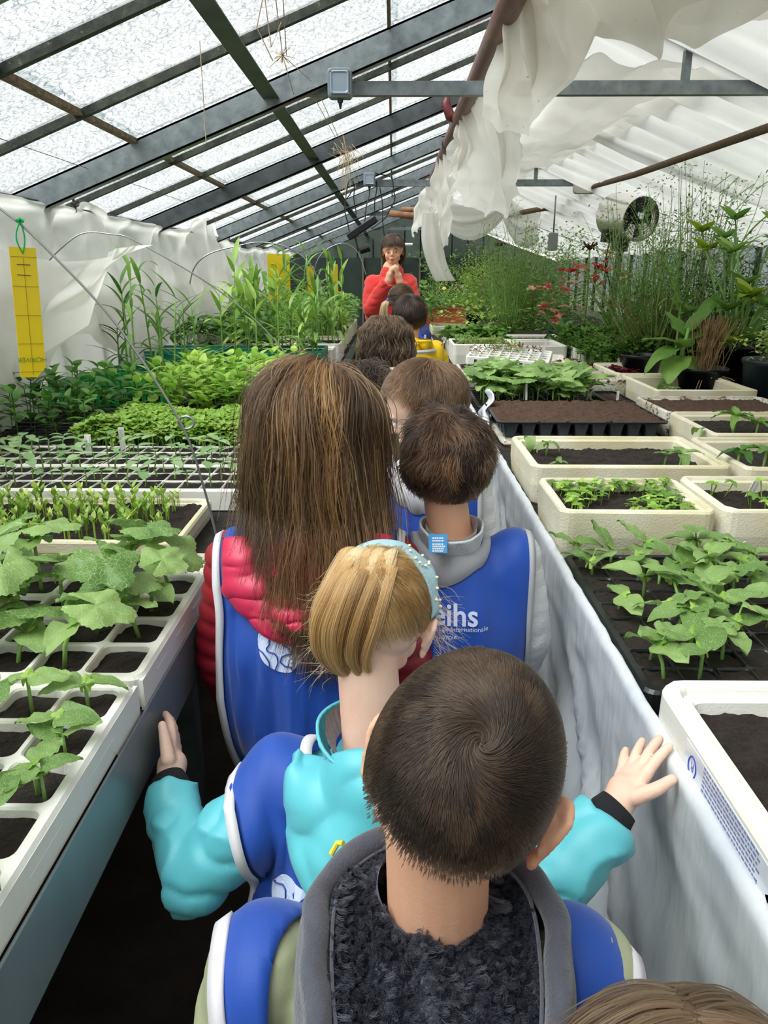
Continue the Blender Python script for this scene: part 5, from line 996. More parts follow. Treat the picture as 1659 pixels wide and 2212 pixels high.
# strap-leaved plants with red and salmon flowers
STL = [one(leaf_oval(.42, .062, 14, 5, d, .3, .6), LGD) for d in (.4, .9, 1.6)]
def strap(x, y, z, n, sc, label, fl=None):
    e = tag(empty('strap_leaved_plant', (x, y, z)), label, 'plant')
    for k in range(n): o = ob('leaf', STL[k % 3], e); o.matrix_local = RM(2.4*k, rg.uniform(.6, 1.25), 0) @ Matrix.Scale(sc*rg.uniform(.7, 1.05), 4)
    return e
strap(1.30, 5.9, .93, 9, .85, 'strap-leaved green plant with drooping leaves left of the red flowers'); strap(1.66, 5.8, .95, 9, 1.1, 'tall upright strap-leaved plant carrying the red flowers'); strap(1.45, 5.6, .93, 5, .7, 'low strap-leaved plant with pale leaf undersides in front of the red flowers')
for (x, y, z, h, lb) in ((1.44, 5.85, 1.0, .58, 'dark tall flower stalk with withered brown seed heads'), (1.02, 7.6, 1.0, .66, 'shorter stalk with dark withered flower head, farther left')):
    e = tag(empty('seed_head_stalk', (x, y, z)), lb, 'plant'); mb = MB(); mb.tube([(0, 0, 0), (.01, 0, h*.5), (.0, 0, h)], [.009, .008, .007], 8); mb.ob('stalk', STEM, e, True); mb = MB()
    for k in range(9): a = 2*PI*k/9; mb.tube([(0, 0, h), (.03*math.cos(a), .03*math.sin(a), h+.03), (.055*math.cos(a), .055*math.sin(a), h+.0+.06*rg.random())], [.005, .008, .006], 6)
    mb.ob('withered_heads', mat('withered_brown', '#4a2a24', .8), e, True)
flowers('red_flower', [(1.34+.05*rg.normal(), 5.85, 1.44+.03*rg.normal()) for _ in range(9)]+[(1.50+.03*rg.normal(), 5.8, 1.42+.06*rg.normal()) for _ in range(14)]+[(1.66+.03*rg.normal(), 5.85, 1.42+.05*rg.normal()) for _ in range(7)]+[(1.86, 5.6, 1.44), (1.87, 5.6, 1.42), (1.60, 5.9, 1.56), (1.61, 5.9, 1.52)], FLR, .042, 'bright red blossom below the fan', group='red blossoms below the fan')
flowers('salmon_flower', [(1.13+.05*rg.normal(), 5.9, 1.32+.02*rg.normal()) for _ in range(9)]+[(1.28+.05*rg.normal(), 5.9, 1.33+.04*rg.normal()) for _ in range(12)]+[(1.12+.03*rg.normal(), 5.8, 1.16+.03*rg.normal()) for _ in range(9)]+[(1.20+.03*rg.normal(), 5.7, 1.10+.03*rg.normal()) for _ in range(8)]+[(1.33+.04*rg.normal(), 5.8, 1.18) for _ in range(5)], FLP, .036, 'salmon pink blossom beside the red flowers', group='salmon blossoms left of the red ones')
# dry grass clump and arching cane leaves
e = tag(empty('dry_grass', (1.62, 3.95, .95)), 'clump of dry straw-coloured grass stems behind the broad leaves', 'grass'); mb = MB()
for k in range(90):
    a = rg.normal(size=2)*.03; b = a+[.02+rg.normal()*.05, rg.normal()*.04]; mb.tube([(a[0], a[1], -.02), ((a[0]+b[0])/2+rg.normal()*.01, (a[1]+b[1])/2, .12), (b[0], b[1], .22+.05*rg.random())], .0022, 4)
for k in range(16): a = rg.uniform(0, 6.28); mb.tube([(0, -.03, .0), (.06*math.cos(a), -.10, -.03), (.10*math.cos(a), -.14, -.10*rg.random()-.03)], .002, 4)
mb.ob('stems', STRAW, e)
AL = [one(leaf_oval(.55, .020, 16, 3, d, .3, .6), LGM) for d in (1.0, 1.7, 2.4)]
for i, (x, y, z, n, lb) in enumerate(((2.1, 4.9, 1.35, 14, 'arching grassy cane leaves above the glossy shrub at the right edge'), (1.62, 4.4, 1.05, 7, 'sparse arching cane leaves over the wiry bush'))):
    e = tag(empty('cane_plant', (x, y, z)), lb, 'plant'); mb = MB(); mb.tube([(0, 0, -.4), (0, 0, .2)], .006, 6); mb.ob('stem', STEM, e)
    for k in range(n): o = ob('leaf', AL[k % 3], e); o.matrix_local = TR(0, 0, .25*rg.random()) @ RM(2.4*k, rg.uniform(.9, 1.35), 0) @ Matrix.Scale(rg.uniform(.6, 1.1), 4)
for k in range(4):
    mb = MB(); a = np.linspace(0, 1, 20); mb.tube(np.stack([2.0+.9*a*(1 if k % 2 else .7), 4.8+.1*k+0*a, 1.75+.26*np.sin(a*PI)+.06*k-.1*a], 1), .003, 5)
    tag(mb.ob('arching_cane', STEM), ('lowest', 'second', 'third', 'highest')[k]+' thin green cane arching to the right above the glossy shrub', 'cane')
# ---------------------------------------------------------------- people
SKIN = mat('fair_skin', '#e6b394', .5, '#dba083', 9, (.35, .7), 3, .06, 300, subs=.12, spec=.35)
SKINP = mat('pale_skin', '#ecc6b2', .5, '#e2ab96', 12, (.4, .75), 3, .06, 300, subs=.12, spec=.35)
VBLUE = mat('vest_blue_fabric', '#0747a8', .6, '#063d9a', 5, bump=.12, bscale=900, sheen=.2)
PIPING = mat('grey_piping', '#b4b4ba', .6, '#a8a8ae', 14, bump=.1, bscale=600)
PIPINGW = mat('white_piping', '#d6d3da', .6, bump=.1, bscale=600)
TEALJ = mat('turquoise_softshell', '#62c3cf', .45, '#58b8c6', 4, bump=.05, bscale=700, sheen=.1)
SAGE = mat('sage_green_jacket_fabric', '#a8ad8c', .5, '#9ea383', 5, bump=.08, bscale=500)
PINKJ = mat('pink_puffer_fabric', '#d12f57', .45, '#c4284e', 4, bump=.08, bscale=40)
WINE = mat('dark_red_puffer_fabric', '#8d1526', .45, '#7d1020', 4, bump=.08, bscale=40)
WHITEH = mat('white_hoodie_fleece', '#d9d9dc', .9, '#cfcfd3', 14, bump=.3, bscale=200)
GREYJ = mat('grey_jersey', '#8f8f93', .9, '#85858a', 20, bump=.2, bscale=300)
SLATE = mat('slate_grey_fleece', '#4b4d58', .95, '#42444f', 60, bump=.3, bscale=400, sheen=.35)
YEL = mat('yellow_raincoat', '#ecc319', .45, '#e3b810', 4, bump=.06)
REDS = mat('red_wool_sweater', '#d8322c', .9, '#c92c28', 20, bump=.4, bscale=160, sheen=.3)
JEANS = mat('pale_denim', '#7d99b5', .9, '#6d89a8', 30, bump=.2); DARKT = mat('dark_trousers', '#22252e', .9, '#2a2e38', 10, bump=.2); SHOE = mat('dark_shoe', '#1e1e22', .6)
BLACKC = mat('black_cuff_ribbing', '#15161c', .9, bump=.4, bscale=500)
def capsule(a, b, ra, rb, n=20, flat=(False, False)):
    a, b = np.array(a, float), np.array(b, float); d = b-a; L = np.linalg.norm(d); d = d/(L+1e-9); u = np.cross(d, [0, 0, 1.] if abs(d[2]) < .9 else [1., 0, 0]); u /= np.linalg.norm(u); w = np.cross(d, u); loops = []
    if not flat[0]:
        for t in (80, 55, 30, 10): t = math.radians(t); loops.append((a-d*ra*math.sin(t), ra*math.cos(t)))
    loops += [(a, ra), ((a+b)/2, (ra+rb)/2), (b, rb)]
    if not flat[1]:
        for t in (10, 30, 55, 80): t = math.radians(t); loops.append((b+d*rb*math.sin(t), rb*math.cos(t)))
    V = [c+r*(math.cos(2*PI*j/n)*u+math.sin(2*PI*j/n)*w) for c, r in loops for j in range(n)]; k = len(loops)
    F = [(i*n+j, i*n+(j+1) % n, (i+1)*n+(j+1) % n, (i+1)*n+j) for i in range(k-1) for j in range(n)]+[tuple(range(n))[::-1], tuple((k-1)*n+j for j in range(n))]
    return np.array(V), F
def ellips(c, r, R=None, nu=24, nv=14):
    th = np.linspace(0, PI, nv+1)[1:-1]; V = [(0, 0, 1)]+[(math.sin(t)*math.cos(2*PI*j/nu), math.sin(t)*math.sin(2*PI*j/nu), math.cos(t)) for t in th for j in range(nu)]+[(0, 0, -1)]
    V = np.array(V)*np.array(r); V = V @ np.array(R).T if R is not None else V; k = len(th)
    F = [(0, 1+j, 1+(j+1) % nu) for j in range(nu)]+[(1+i*nu+j, 1+(i+1)*nu+j, 1+(i+1)*nu+(j+1) % nu, 1+i*nu+(j+1) % nu) for i in range(k-1) for j in range(nu)]+[(1+k*nu, 1+(k-1)*nu+(j+1) % nu, 1+(k-1)*nu+j) for j in range(nu)]
    return V+np.array(c), F
def union(name, pieces, voxel, m, parent, smooth=2, disp=None):
    mb = MB()
    for V, F in pieces: mb.add(V, F)
    tmp = mb.ob('tmp_union', None); md = tmp.modifiers.new('r', 'REMESH'); md.mode = 'VOXEL'; md.voxel_size = voxel; md.use_smooth_shade = True
    if smooth: s = tmp.modifiers.new('s', 'SMOOTH'); s.iterations = smooth; s.factor = .5
    dg = bpy.context.evaluated_depsgraph_get(); me = bpy.data.meshes.new_from_object(tmp.evaluated_get(dg)); bpy.data.objects.remove(tmp)
    me.name = name
    if disp is not None:
        n = len(me.vertices); co = np.empty(n*3, np.float32); me.vertices.foreach_get('co', co); co = co.reshape(-1, 3); no = np.empty(n*3, np.float32); me.vertices.foreach_get('normal', no); no = no.reshape(-1, 3)
        co = co+no*disp(co)[:, None]; me.vertices.foreach_set('co', co.astype(np.float32).ravel()); me.update()
    me.polygons.foreach_set('use_smooth', [True]*len(me.polygons))
    if m: me.materials.clear(); me.materials.append(m)
    return ob(name, me, parent)
def bvh(o): me = o.data; return BVHTree.FromPolygons([v.co.copy() for v in me.vertices], [tuple(p.vertices) for p in me.polygons])
def rotm(yaw=0, pitch=0, roll=0): return np.array((Matrix.Rotation(yaw, 3, 'Z') @ Matrix.Rotation(pitch, 3, 'X') @ Matrix.Rotation(roll, 3, 'Y')))
# hand pieces: wrist w, palm direction d, palm normal nrm (towards the surface touched), fingers fan
def hand(w, d, nrm, size=.105, side=1, curl=(0, .25, .35), spread=.16, thumb=.9, curls=None):
    w, d, nrm = (np.array(v, float) for v in (w, d, nrm)); d /= np.linalg.norm(d); nrm = nrm-d*(nrm@d); nrm /= np.linalg.norm(nrm); s = np.cross(d, nrm)*side; k = size/.105; P_ = []
    R = np.stack([s, d, nrm], 1); P_.append(ellips(w+d*.030*k, (.026*k, .034*k, .0115*k), R)); P_.append(capsule(w-d*.012*k, w+d*.02*k, .0185*k, .021*k))
    kn = []
    for i, (off, ln) in enumerate(((-.0205, .040), (-.0068, .047), (.0068, .044), (.0195, .035))):
        b = w+d*(.054-.0035*abs(i-1.3))*k+s*off*k; P_.append(capsule(w+d*.02*k+s*off*.7*k, b, .009*k, .0085*k)); kn.append(b)
        dd = d+s*spread*(i-1.5); dd /= np.linalg.norm(dd); p = b; cc = curls[i] if curls else curl; a = 0
        for j, fr in enumerate((.45, .31, .24)):
            a += cc[j]; q = p+(dd*math.cos(a)+nrm*math.sin(a))*ln*fr*1.06*k; r0, r1 = ((.0078, .0070), (.0070, .0064), (.0064, .0055))[j]; P_.append(capsule(p, q, r0*k, r1*k, 12)); p = q
    tb = w+d*.012*k-s*.022*k; t1 = tb+(d*math.cos(thumb)-s*math.sin(thumb))*.026*k+nrm*.004*k; t2 = t1+(d*.85-s*.5)*.022*k+nrm*.004*k; P_ += [capsule(w+d*.012*k-s*.008*k, tb, .012*k, .0105*k), capsule(tb, t1, .0105*k, .0086*k, 12), capsule(t1, t2, .0086*k, .0066*k, 12)]
    return P_
def ear(c, R, side, s=1.0):
    c = np.array(c); P_ = []; R = np.array(R); T = lambda p: c+R@(np.array([side*p[0], p[1], p[2]])*s)
    arc = [(0.006, .006, -.022), (.010, .002, -.013), (.013, -.009, .002), (.016, -.013, .016), (.014, -.006, .027), (.008, .005, .026), (.004, .011, .016)]
    for a, b in zip(arc[:-1], arc[1:]): P_.append(capsule(T(a), T(b), .0042*s, .0042*s, 10))
    P_.append(ellips(T((.009, .0, .006)), (.0045*s, .012*s, .024*s), R@np.array(Matrix.Rotation(side*-.45, 3, 'Z')))); P_.append(ellips(T((.007, .005, -.019)), (.0048*s, .007*s, .009*s), R)); return P_
def head_pieces(hc, R, s=1.0, face=True, ears=True, earout=0):
    """hc centre of the cranium, R its rotation (x right, y face, z crown)"""
    T = lambda p: np.array(hc)+R@(np.array(p)*s); P_ = [ellips(T((0, 0, 0)), (.070*s, .086*s, .078*s), R), ellips(T((0, -.018, -.006)), (.069*s, .066*s, .072*s), R), ellips(T((0, .030, -.050)), (.052*s, .050*s, .058*s), R), ellips(T((0, .050, -.088)), (.030*s, .026*s, .024*s), R)]
    for sd in (-1, 1): P_.append(ellips(T((sd*.030, .052, -.052)), (.024*s, .022*s, .026*s), R)); P_.append(capsule(T((sd*.040, .020, -.070)), T((sd*.018, .055, -.095)), .014*s, .012*s))
    if face:
        P_ += [capsule(T((0, .084, -.022)), T((0, .094, -.045)), .0065*s, .0085*s, 10), ellips(T((-.007, .088, -.049)), (.0055*s,)*3), ellips(T((.007, .088, -.049)), (.0055*s,)*3), ellips(T((0, .078, -.071)), (.019*s, .010*s, .0045*s), R), ellips(T((0, .077, -.079)), (.016*s, .010*s, .005*s), R)]
        for sd in (-1, 1): P_.append(ellips(T((sd*.030, .070, -.010)), (.020*s, .012*s, .006*s), R))
    if ears:
        for sd in (-1, 1): eo = earout if np.isscalar(earout) else earout[(sd+1)//2]; P_ += ear(T((sd*(.064+eo), -.002, -.028)), R, sd, s*(1.0+eo*14))
    return P_
def limb(pts, rs): return [capsule(pts[i], pts[i+1], rs[i], rs[i+1]) for i in range(len(pts)-1)]
def person(label, x, y, ztop, hc, hR, hs=1.0, skin=SKIN, armL=None, armR=None, handL=None, handR=None, jacket=SAGE, jr=1.0, trousers=DARKT, voxel=.005, face=False, ears=True, earout=0, wrinkle=.0035, sh=.118, collar=True, shz=None, jname='jacket', jdisp=None, lean=0):
    """local frame: origin at the feet, x right, y forward (away from the camera)"""
    e = tag(empty('person', (x, y, 0)), label, 'person'); H = ztop; k = H/1.15; shz = shz or .745*H; hip = .48*H; c = np.array
    hc = c(hc, float)-c([x, y, 0]); nb = c([0, -.01*k, shz+.035*k])+c([hc[0]*.35, lean, 0])
    AL = [c(p, float)-c([x, y, 0]) for p in armL] if armL else [c([-sh*k, 0, shz]), c([-(sh+.03)*k, .0, shz-.17*k]), c([-(sh+.02)*k, .09*k, shz-.33*k])]
    AR = [c(p, float)-c([x, y, 0]) for p in armR] if armR else [c([sh*k, 0, shz]), c([(sh+.03)*k, .0, shz-.17*k]), c([(sh+.02)*k, .09*k, shz-.33*k])]
    P_ = head_pieces(hc, hR, hs, face, ears, earout); nk = hc+hR@(c([0, -.025, -.055])*hs)
    P_ += [capsule(nk, nb, .042*hs, .044*hs), capsule(nb, (0, 0, shz-.06*k), .046*k, .075*k)]
    P_ += [capsule((-sh*.6*k, 0, shz-.04*k), (sh*.6*k, 0, shz-.04*k), .045*k, .045*k), ellips((0, .0, shz-.16*k), (.105*k, .075*k, .15*k)), ellips((0, .0, hip+.05*k), (.10*k, .08*k, .11*k))]
    for A in (AL, AR): P_ += limb(A, (.036*k, .028*k, .020*k))
    for s in (-1, 1): P_ += limb([(s*.052*k, 0, hip), (s*.058*k, .012*k, .26*H), (s*.06*k, -.01*k, .05*H)], (.062*k, .045*k, .028*k))+[ellips((s*.06*k, .03*k, .028*k), (.03*k, .075*k, .024*k))]
    for h_, A, sd in ((handL, AL, -1), (handR, AR, 1)):
        if h_ is None: h_ = dict(d=A[2]-A[1], nrm=(-sd, 0, 0))
        h_ = dict(h_); d = h_.pop('d'); nr = h_.pop('nrm'); P_ += hand(A[2]+c(d, float)/np.linalg.norm(d)*.012, d, nr, side=h_.pop('side', sd), size=h_.pop('size', .105*min(k, 1.35)), **h_)
    body = union('body', P_, voxel, skin, e, 2)
    # trousers and shoes
    P_ = [ellips((0, .0, hip+.04*k), (.112*k, .092*k, .10*k))]
    for s in (-1, 1): P_ += limb([(s*.052*k, 0, hip), (s*.058*k, .012*k, .26*H), (s*.06*k, -.01*k, .06*H)], (.074*k, .057*k, .045*k))
    union('trousers', P_, .008, trousers, e, 2, lambda p: .003*sn(p, 5, 7))
    for s in (-1, 1): union('shoe', [ellips((s*.06*k, .03*k, .038*k), (.040*k, .090*k, .036*k)), capsule((s*.06*k, -.015*k, .05*k), (s*.06*k, -.012*k, .085*k), .040*k, .038*k)], .007, SHOE, e, 1)
    J = None
    if jacket:
        P_ = [capsule((-sh*.62*k, -.004, shz-.046*k), (sh*.62*k, -.004, shz-.046*k), .054*k*jr, .054*k*jr), capsule(nb-c([0, 0, .03*k]), (0, 0, shz-.08*k), .060*k, .09*k*jr), ellips((0, 0, shz-.17*k), (.135*k*jr, .105*k*jr, .18*k)), ellips((0, 0, hip+.06*k), (.135*k*jr, .11*k*jr, .15*k)), capsule((0, 0, hip+.15*k), (0, 0, hip-.03*k), .115*k*jr, .118*k*jr, flat=(False, True))]
        for A in (AL, AR):
            d = A[2]-A[1]; d /= np.linalg.norm(d); P_ += [capsule(A[0], A[1], .048*k*jr, .046*k*jr), capsule(A[1], A[2]-d*.012, .046*k*jr, .036*k*jr, flat=(False, True))]
        f = jdisp or (lambda p: wrinkle*sn(p*[1, 1, .8], 7, 6)+wrinkle*.7*np.abs(sn(p*[1, 1, 1.5], 17, 9)))
        J = union(jname, P_, max(voxel, .005), jacket, e, 3, f)
    return dict(e=e, body=body, J=J, hc=hc, R=hR, hs=hs, k=k, shz=shz, nb=nb, AL=AL, AR=AR, H=H, hip=hip)
def panel(p, fx, z0, name, m, off=.010, nu=46, nv=64, neck=.075, fold=.004, seed=0, amax=80, amin=-50, puff=0, piping=PIPING, nck=None, smooth=14, pw=.013, neckpipe=True):
    """cloth panel draped over the jacket from the chest over the shoulders and down the back; fx(t) half widths"""
    T = bvh(p['J']); zs = p['shz']-.05*p['k']; R_ = .6; na = nv//2; G = np.zeros((nu, nv, 3)); yb = 0
    for j in range(nv):
        for i in range(nu):
            if j < na: a = math.radians(amin+(90-amin)*j/(na-1)); z = zs
            else: a = PI/2; z = zs+(z0-zs)*(j-na+1)/(nv-na)
            t = j/(nv-1); xl, xr = fx(t); x = xl+(xr-xl)*i/(nu-1); dr = Vector((0, math.sin(a), -math.cos(a)))
            h = T.ray_cast(Vector((x, 0, z))-dr*R_, dr, 1.2)
            G[i, j] = h[0]-dr*off if h[0] is not None else (np.nan,)*3
            if h[0] is None: G[i, j, 0] = x
    # fill misses outwards from the last hit, then relax
    for j in range(nv):
        for rng_ in (range(nu//2, nu), range(nu//2, -1, -1)):
            last = G[nu//2, j]; cnt = 0
            for i in rng_:
                if np.isnan(G[i, j, 1]) or np.linalg.norm(G[i, j, 1:]-last[1:]) > .03+.5*abs(G[i, j, 0]-last[0]): cnt += 1; G[i, j] = (G[i, j, 0], last[1]+.0003*cnt*0, last[2]-.0045)
                last = G[i, j].copy()
    for _ in range(smooth):
        Q = G.copy(); Q[1:-1, :, 1:] = .5*G[1:-1, :, 1:]+.25*(G[2:, :, 1:]+G[:-2, :, 1:]); G = Q; Q = G.copy(); Q[:, 1:-1, 1:] = .5*G[:, 1:-1, 1:]+.25*(G[:, 2:, 1:]+G[:, :-2, 1:]); G = Q
    for c_ in (0, 1, 2, -3, -2, -1):
        for _ in range(14): q_ = G[c_].copy(); q_[1:-1, 1:] = .5*G[c_][1:-1, 1:]+.25*(G[c_][2:, 1:]+G[c_][:-2, 1:]); G[c_] = q_
    du = np.gradient(G, axis=0); dv = np.gradient(G, axis=1); Nn = np.cross(du, dv); Nn /= np.linalg.norm(Nn, axis=2)[..., None]+1e-9
    if Nn[nu//2, na][2] < 0: Nn = -Nn
    U, V_ = np.meshgrid(np.linspace(-1, 1, nu), np.linspace(0, 1, nv), indexing='ij')
    G = G+Nn*(fold*(sn(np.stack([U*1.1, V_*.7], -1), seed, 1.3)+1.1*np.clip(1-np.abs(sn(np.stack([U*2.2+V_*.6, V_*.5], -1), seed+3, 1.2)), 0, 1)**3+1.1)*np.clip(V_*3-.6, 0, 1)+puff*(1-U**2)*np.sin(V_*PI))[..., None]
    nc = np.array(nck if nck is not None else p['nb'][:2]); Fc = grid_F(nu, nv); cen = G.reshape(-1, 3)[Fc].mean(1)
    inn = (np.hypot((cen[:, 0]-nc[0]), (cen[:, 1]-nc[1])) < neck) & (cen[:, 2] > p['shz']-.1*p['k']); used = np.zeros(nu*nv, bool); used[Fc[~inn].ravel()] = True; Gf = G.reshape(-1, 3); dd = Gf[:, :2]-nc; rd_ = np.hypot(dd[:, 0], dd[:, 1]); rem = np.zeros(nu*nv, bool); rem[Fc[inn].ravel()] = True; mv = used & ((rd_ < neck) | rem) & (Gf[:, 2] > p['shz']-.1*p['k']); Gs = Gf.copy(); Gs[mv, :2] = nc+dd[mv]/rd_[mv][:, None]*neck; GG = Gs.reshape(G.shape); o = ob(name, me_new(name, GG, Fc[~inn], m, True), p['e'])
    md = o.modifiers.new('solid', 'SOLIDIFY'); md.thickness = .002; md.offset = 0
    p['G'], p['Nn'], p['Tv'] = G, Nn, None
    if piping:
        def strip(L, Nm, side, w=pw):
            L = np.array(L); Nm = Nm.copy()
            for _ in range(6): Nm[1:-1] = .5*Nm[1:-1]+.25*(Nm[2:]+Nm[:-2]); side = side.copy(); side[1:-1] = .5*side[1:-1]+.25*(side[2:]+side[:-2])
            A = L+Nm*.0036-side*.001; B = L+side*w+Nm*.0036; Cc = L-Nm*.0045; W = np.stack([Cc, A, B, B-Nm*.003], 1); s = ob('piping', me_new('piping', W, grid_F(len(L), 4), piping, False), p['e']); return s
        strip(G[0], Nn[0], (G[3]-G[0])/np.linalg.norm(G[3]-G[0], axis=1)[:, None]); strip(G[-1], Nn[-1], (G[-4]-G[-1])/np.linalg.norm(G[-4]-G[-1], axis=1)[:, None]); strip(G[:, -1], Nn[:, -1], (G[:, -4]-G[:, -1])/np.linalg.norm(G[:, -4]-G[:, -1], axis=1)[:, None])
        Tg = BVHTree.FromPolygons([Vector(v) for v in G.reshape(-1, 3)], [tuple(map(int, f)) for f in Fc]); ring = []
        for a in np.linspace(0, 2*PI, 61):
            r_ = []
            for rr in (neck-.004, neck+.003, neck+.012):
                h = Tg.ray_cast(Vector((nc[0]+rr*math.cos(a), nc[1]+rr*math.sin(a), p['shz']+.3)), Vector((0, 0, -1)), 1.0); r_.append(np.array(h[0])+[0, 0, .003] if h[0] is not None else None)
            ring.append(r_)
        W = [r for r in ring if all(q is not None and q[2] > p['shz']-.14*p['k'] for q in r)]
        if len(W) > 8 and neckpipe:
            brk = [i for i in range(len(W)-1) if np.linalg.norm(W[i+1][1]-W[i][1]) > .03]; Fq = [tuple(int(v) for v in f) for f in grid_F(len(W), 3) if (int(f[0])//3) not in brk]
            s = ob('neck_piping', me_new('neck_piping', np.array(W), Fq, piping, True), p['e']); sm = s.modifiers.new('solid', 'SOLIDIFY'); sm.thickness = .003
    return o
def onto(p, pts2, off=.0016):
    """project local (x, z) points on the back panel"""
    G = p['G']; 
    if p['Tv'] is None: p['Tv'] = BVHTree.FromPolygons([Vector(v) for v in G.reshape(-1, 3)], [tuple(map(int, f)) for f in grid_F(*G.shape[:2])])
    R_ = []
    for x, z in pts2: h = p['Tv'].ray_cast(Vector((x, -1, z)), Vector((0, 1, 0)), 2); R_.append((h[0][0], h[0][1]-off, h[0][2]) if h[0] is not None else (x, R_[-1][1] if R_ else -.12, z))
    return np.array(R_)
LOGOW = mat('logo_pale_print', '#c9d4f2', .5); LOGOB = mat('logo_blue_line', '#1b3f9a', .5)
def globe(p, cx, cz, r, sx=1.0):
    nr, na = 10, 44; pts = [(cx, cz)]+[(cx+sx*r*i/nr*math.cos(2*PI*j/na), cz+r*i/nr*math.sin(2*PI*j/na)) for i in range(1, nr+1) for j in range(na)]
    F = [(0, 1+j, 1+(j+1) % na) for j in range(na)]+[(1+i*na+j, 1+(i+1)*na+j, 1+(i+1)*na+(j+1) % na, 1+i*na+(j+1) % na) for i in range(nr-1) for j in range(na)]
    g_ = ob('globe_print', me_new('globe_print', onto(p, pts), F, LOGOW), p['e']); mb = MB(); g_.location = (0, -.0015, 0)
    for L in ([(-.88, .48), (-.55, .50), (-.42, .42), (-.42, .1), (-.55, -.08), (-.5, -.2), (-.2, -.22), (-.08, -.35), (-.05, -.6), (-.12, -.78), (-.2, -.98)], [(-1, -.3), (-.75, -.28), (-.6, -.42), (-.45, -.62), (-.42, -.9)], [(.55, .80), (.30, .72), (.12, .55), (.18, .38), (.10, .25), (.2, .12), (.42, .1), (.45, -.02), (.60, -.0), (.62, .12), (.8, .1)],
              [(.5, -.1), (.30, -.2), (.12, -.32), (.05, -.55), (.25, -.68), (.5, -.62), (.62, -.78)], [(.96, .25), (.82, .2), (.72, -.05), (.85, -.15), (.98, -.1)]):
        q = np.array(L); tt_ = np.linspace(0, len(q)-1, len(q)*4); q = np.stack([np.interp(tt_, np.arange(len(q)), q[:, 0]), np.interp(tt_, np.arange(len(q)), q[:, 1])], 1)
        mb.tube(onto(p, [(cx+a*r*sx, cz+b*r) for a, b in q], .0042), .0011*r/.037, 5)
    mb.ob('map_lines', LOGOB, g_)
def vest_text(p, s, size, cx, cz, bold=.0):
    me = flat_text(s, size, MATS['logo_pale_print'], False, Matrix.Identity(4), bold=bold); bm = bmesh.new(); bm.from_mesh(me); bmesh.ops.triangulate(bm, faces=bm.faces[:])
    for _ in range(4): bmesh.ops.subdivide_edges(bm, edges=[e_ for e_ in bm.edges if e_.calc_length() > .0035], cuts=1); bmesh.ops.triangulate(bm, faces=bm.faces[:])
    bm.to_mesh(me); bm.free(); n = len(me.vertices); co = np.empty(n*3, np.float32); me.vertices.foreach_get('co', co); co = co.reshape(-1, 3)
    W = onto(p, [(cx+v[0], cz+v[1]) for v in co], .0036); me.vertices.foreach_set('co', W.astype(np.float32).ravel()); me.update(); me.name = 'lettering'; ob('lettering', me, p['e'])
def cuff(A, k, m, parent, r=.030, L=.012):
    d = A[2]-A[1]; d /= np.linalg.norm(d); V, F = tube([A[2]-d*.02, A[2]-d*.005, A[2]+d*L], [r*k, r*k*.98, r*k*.86], 24); ob('cuff', me_new('cuff', V, F, m, True), parent)
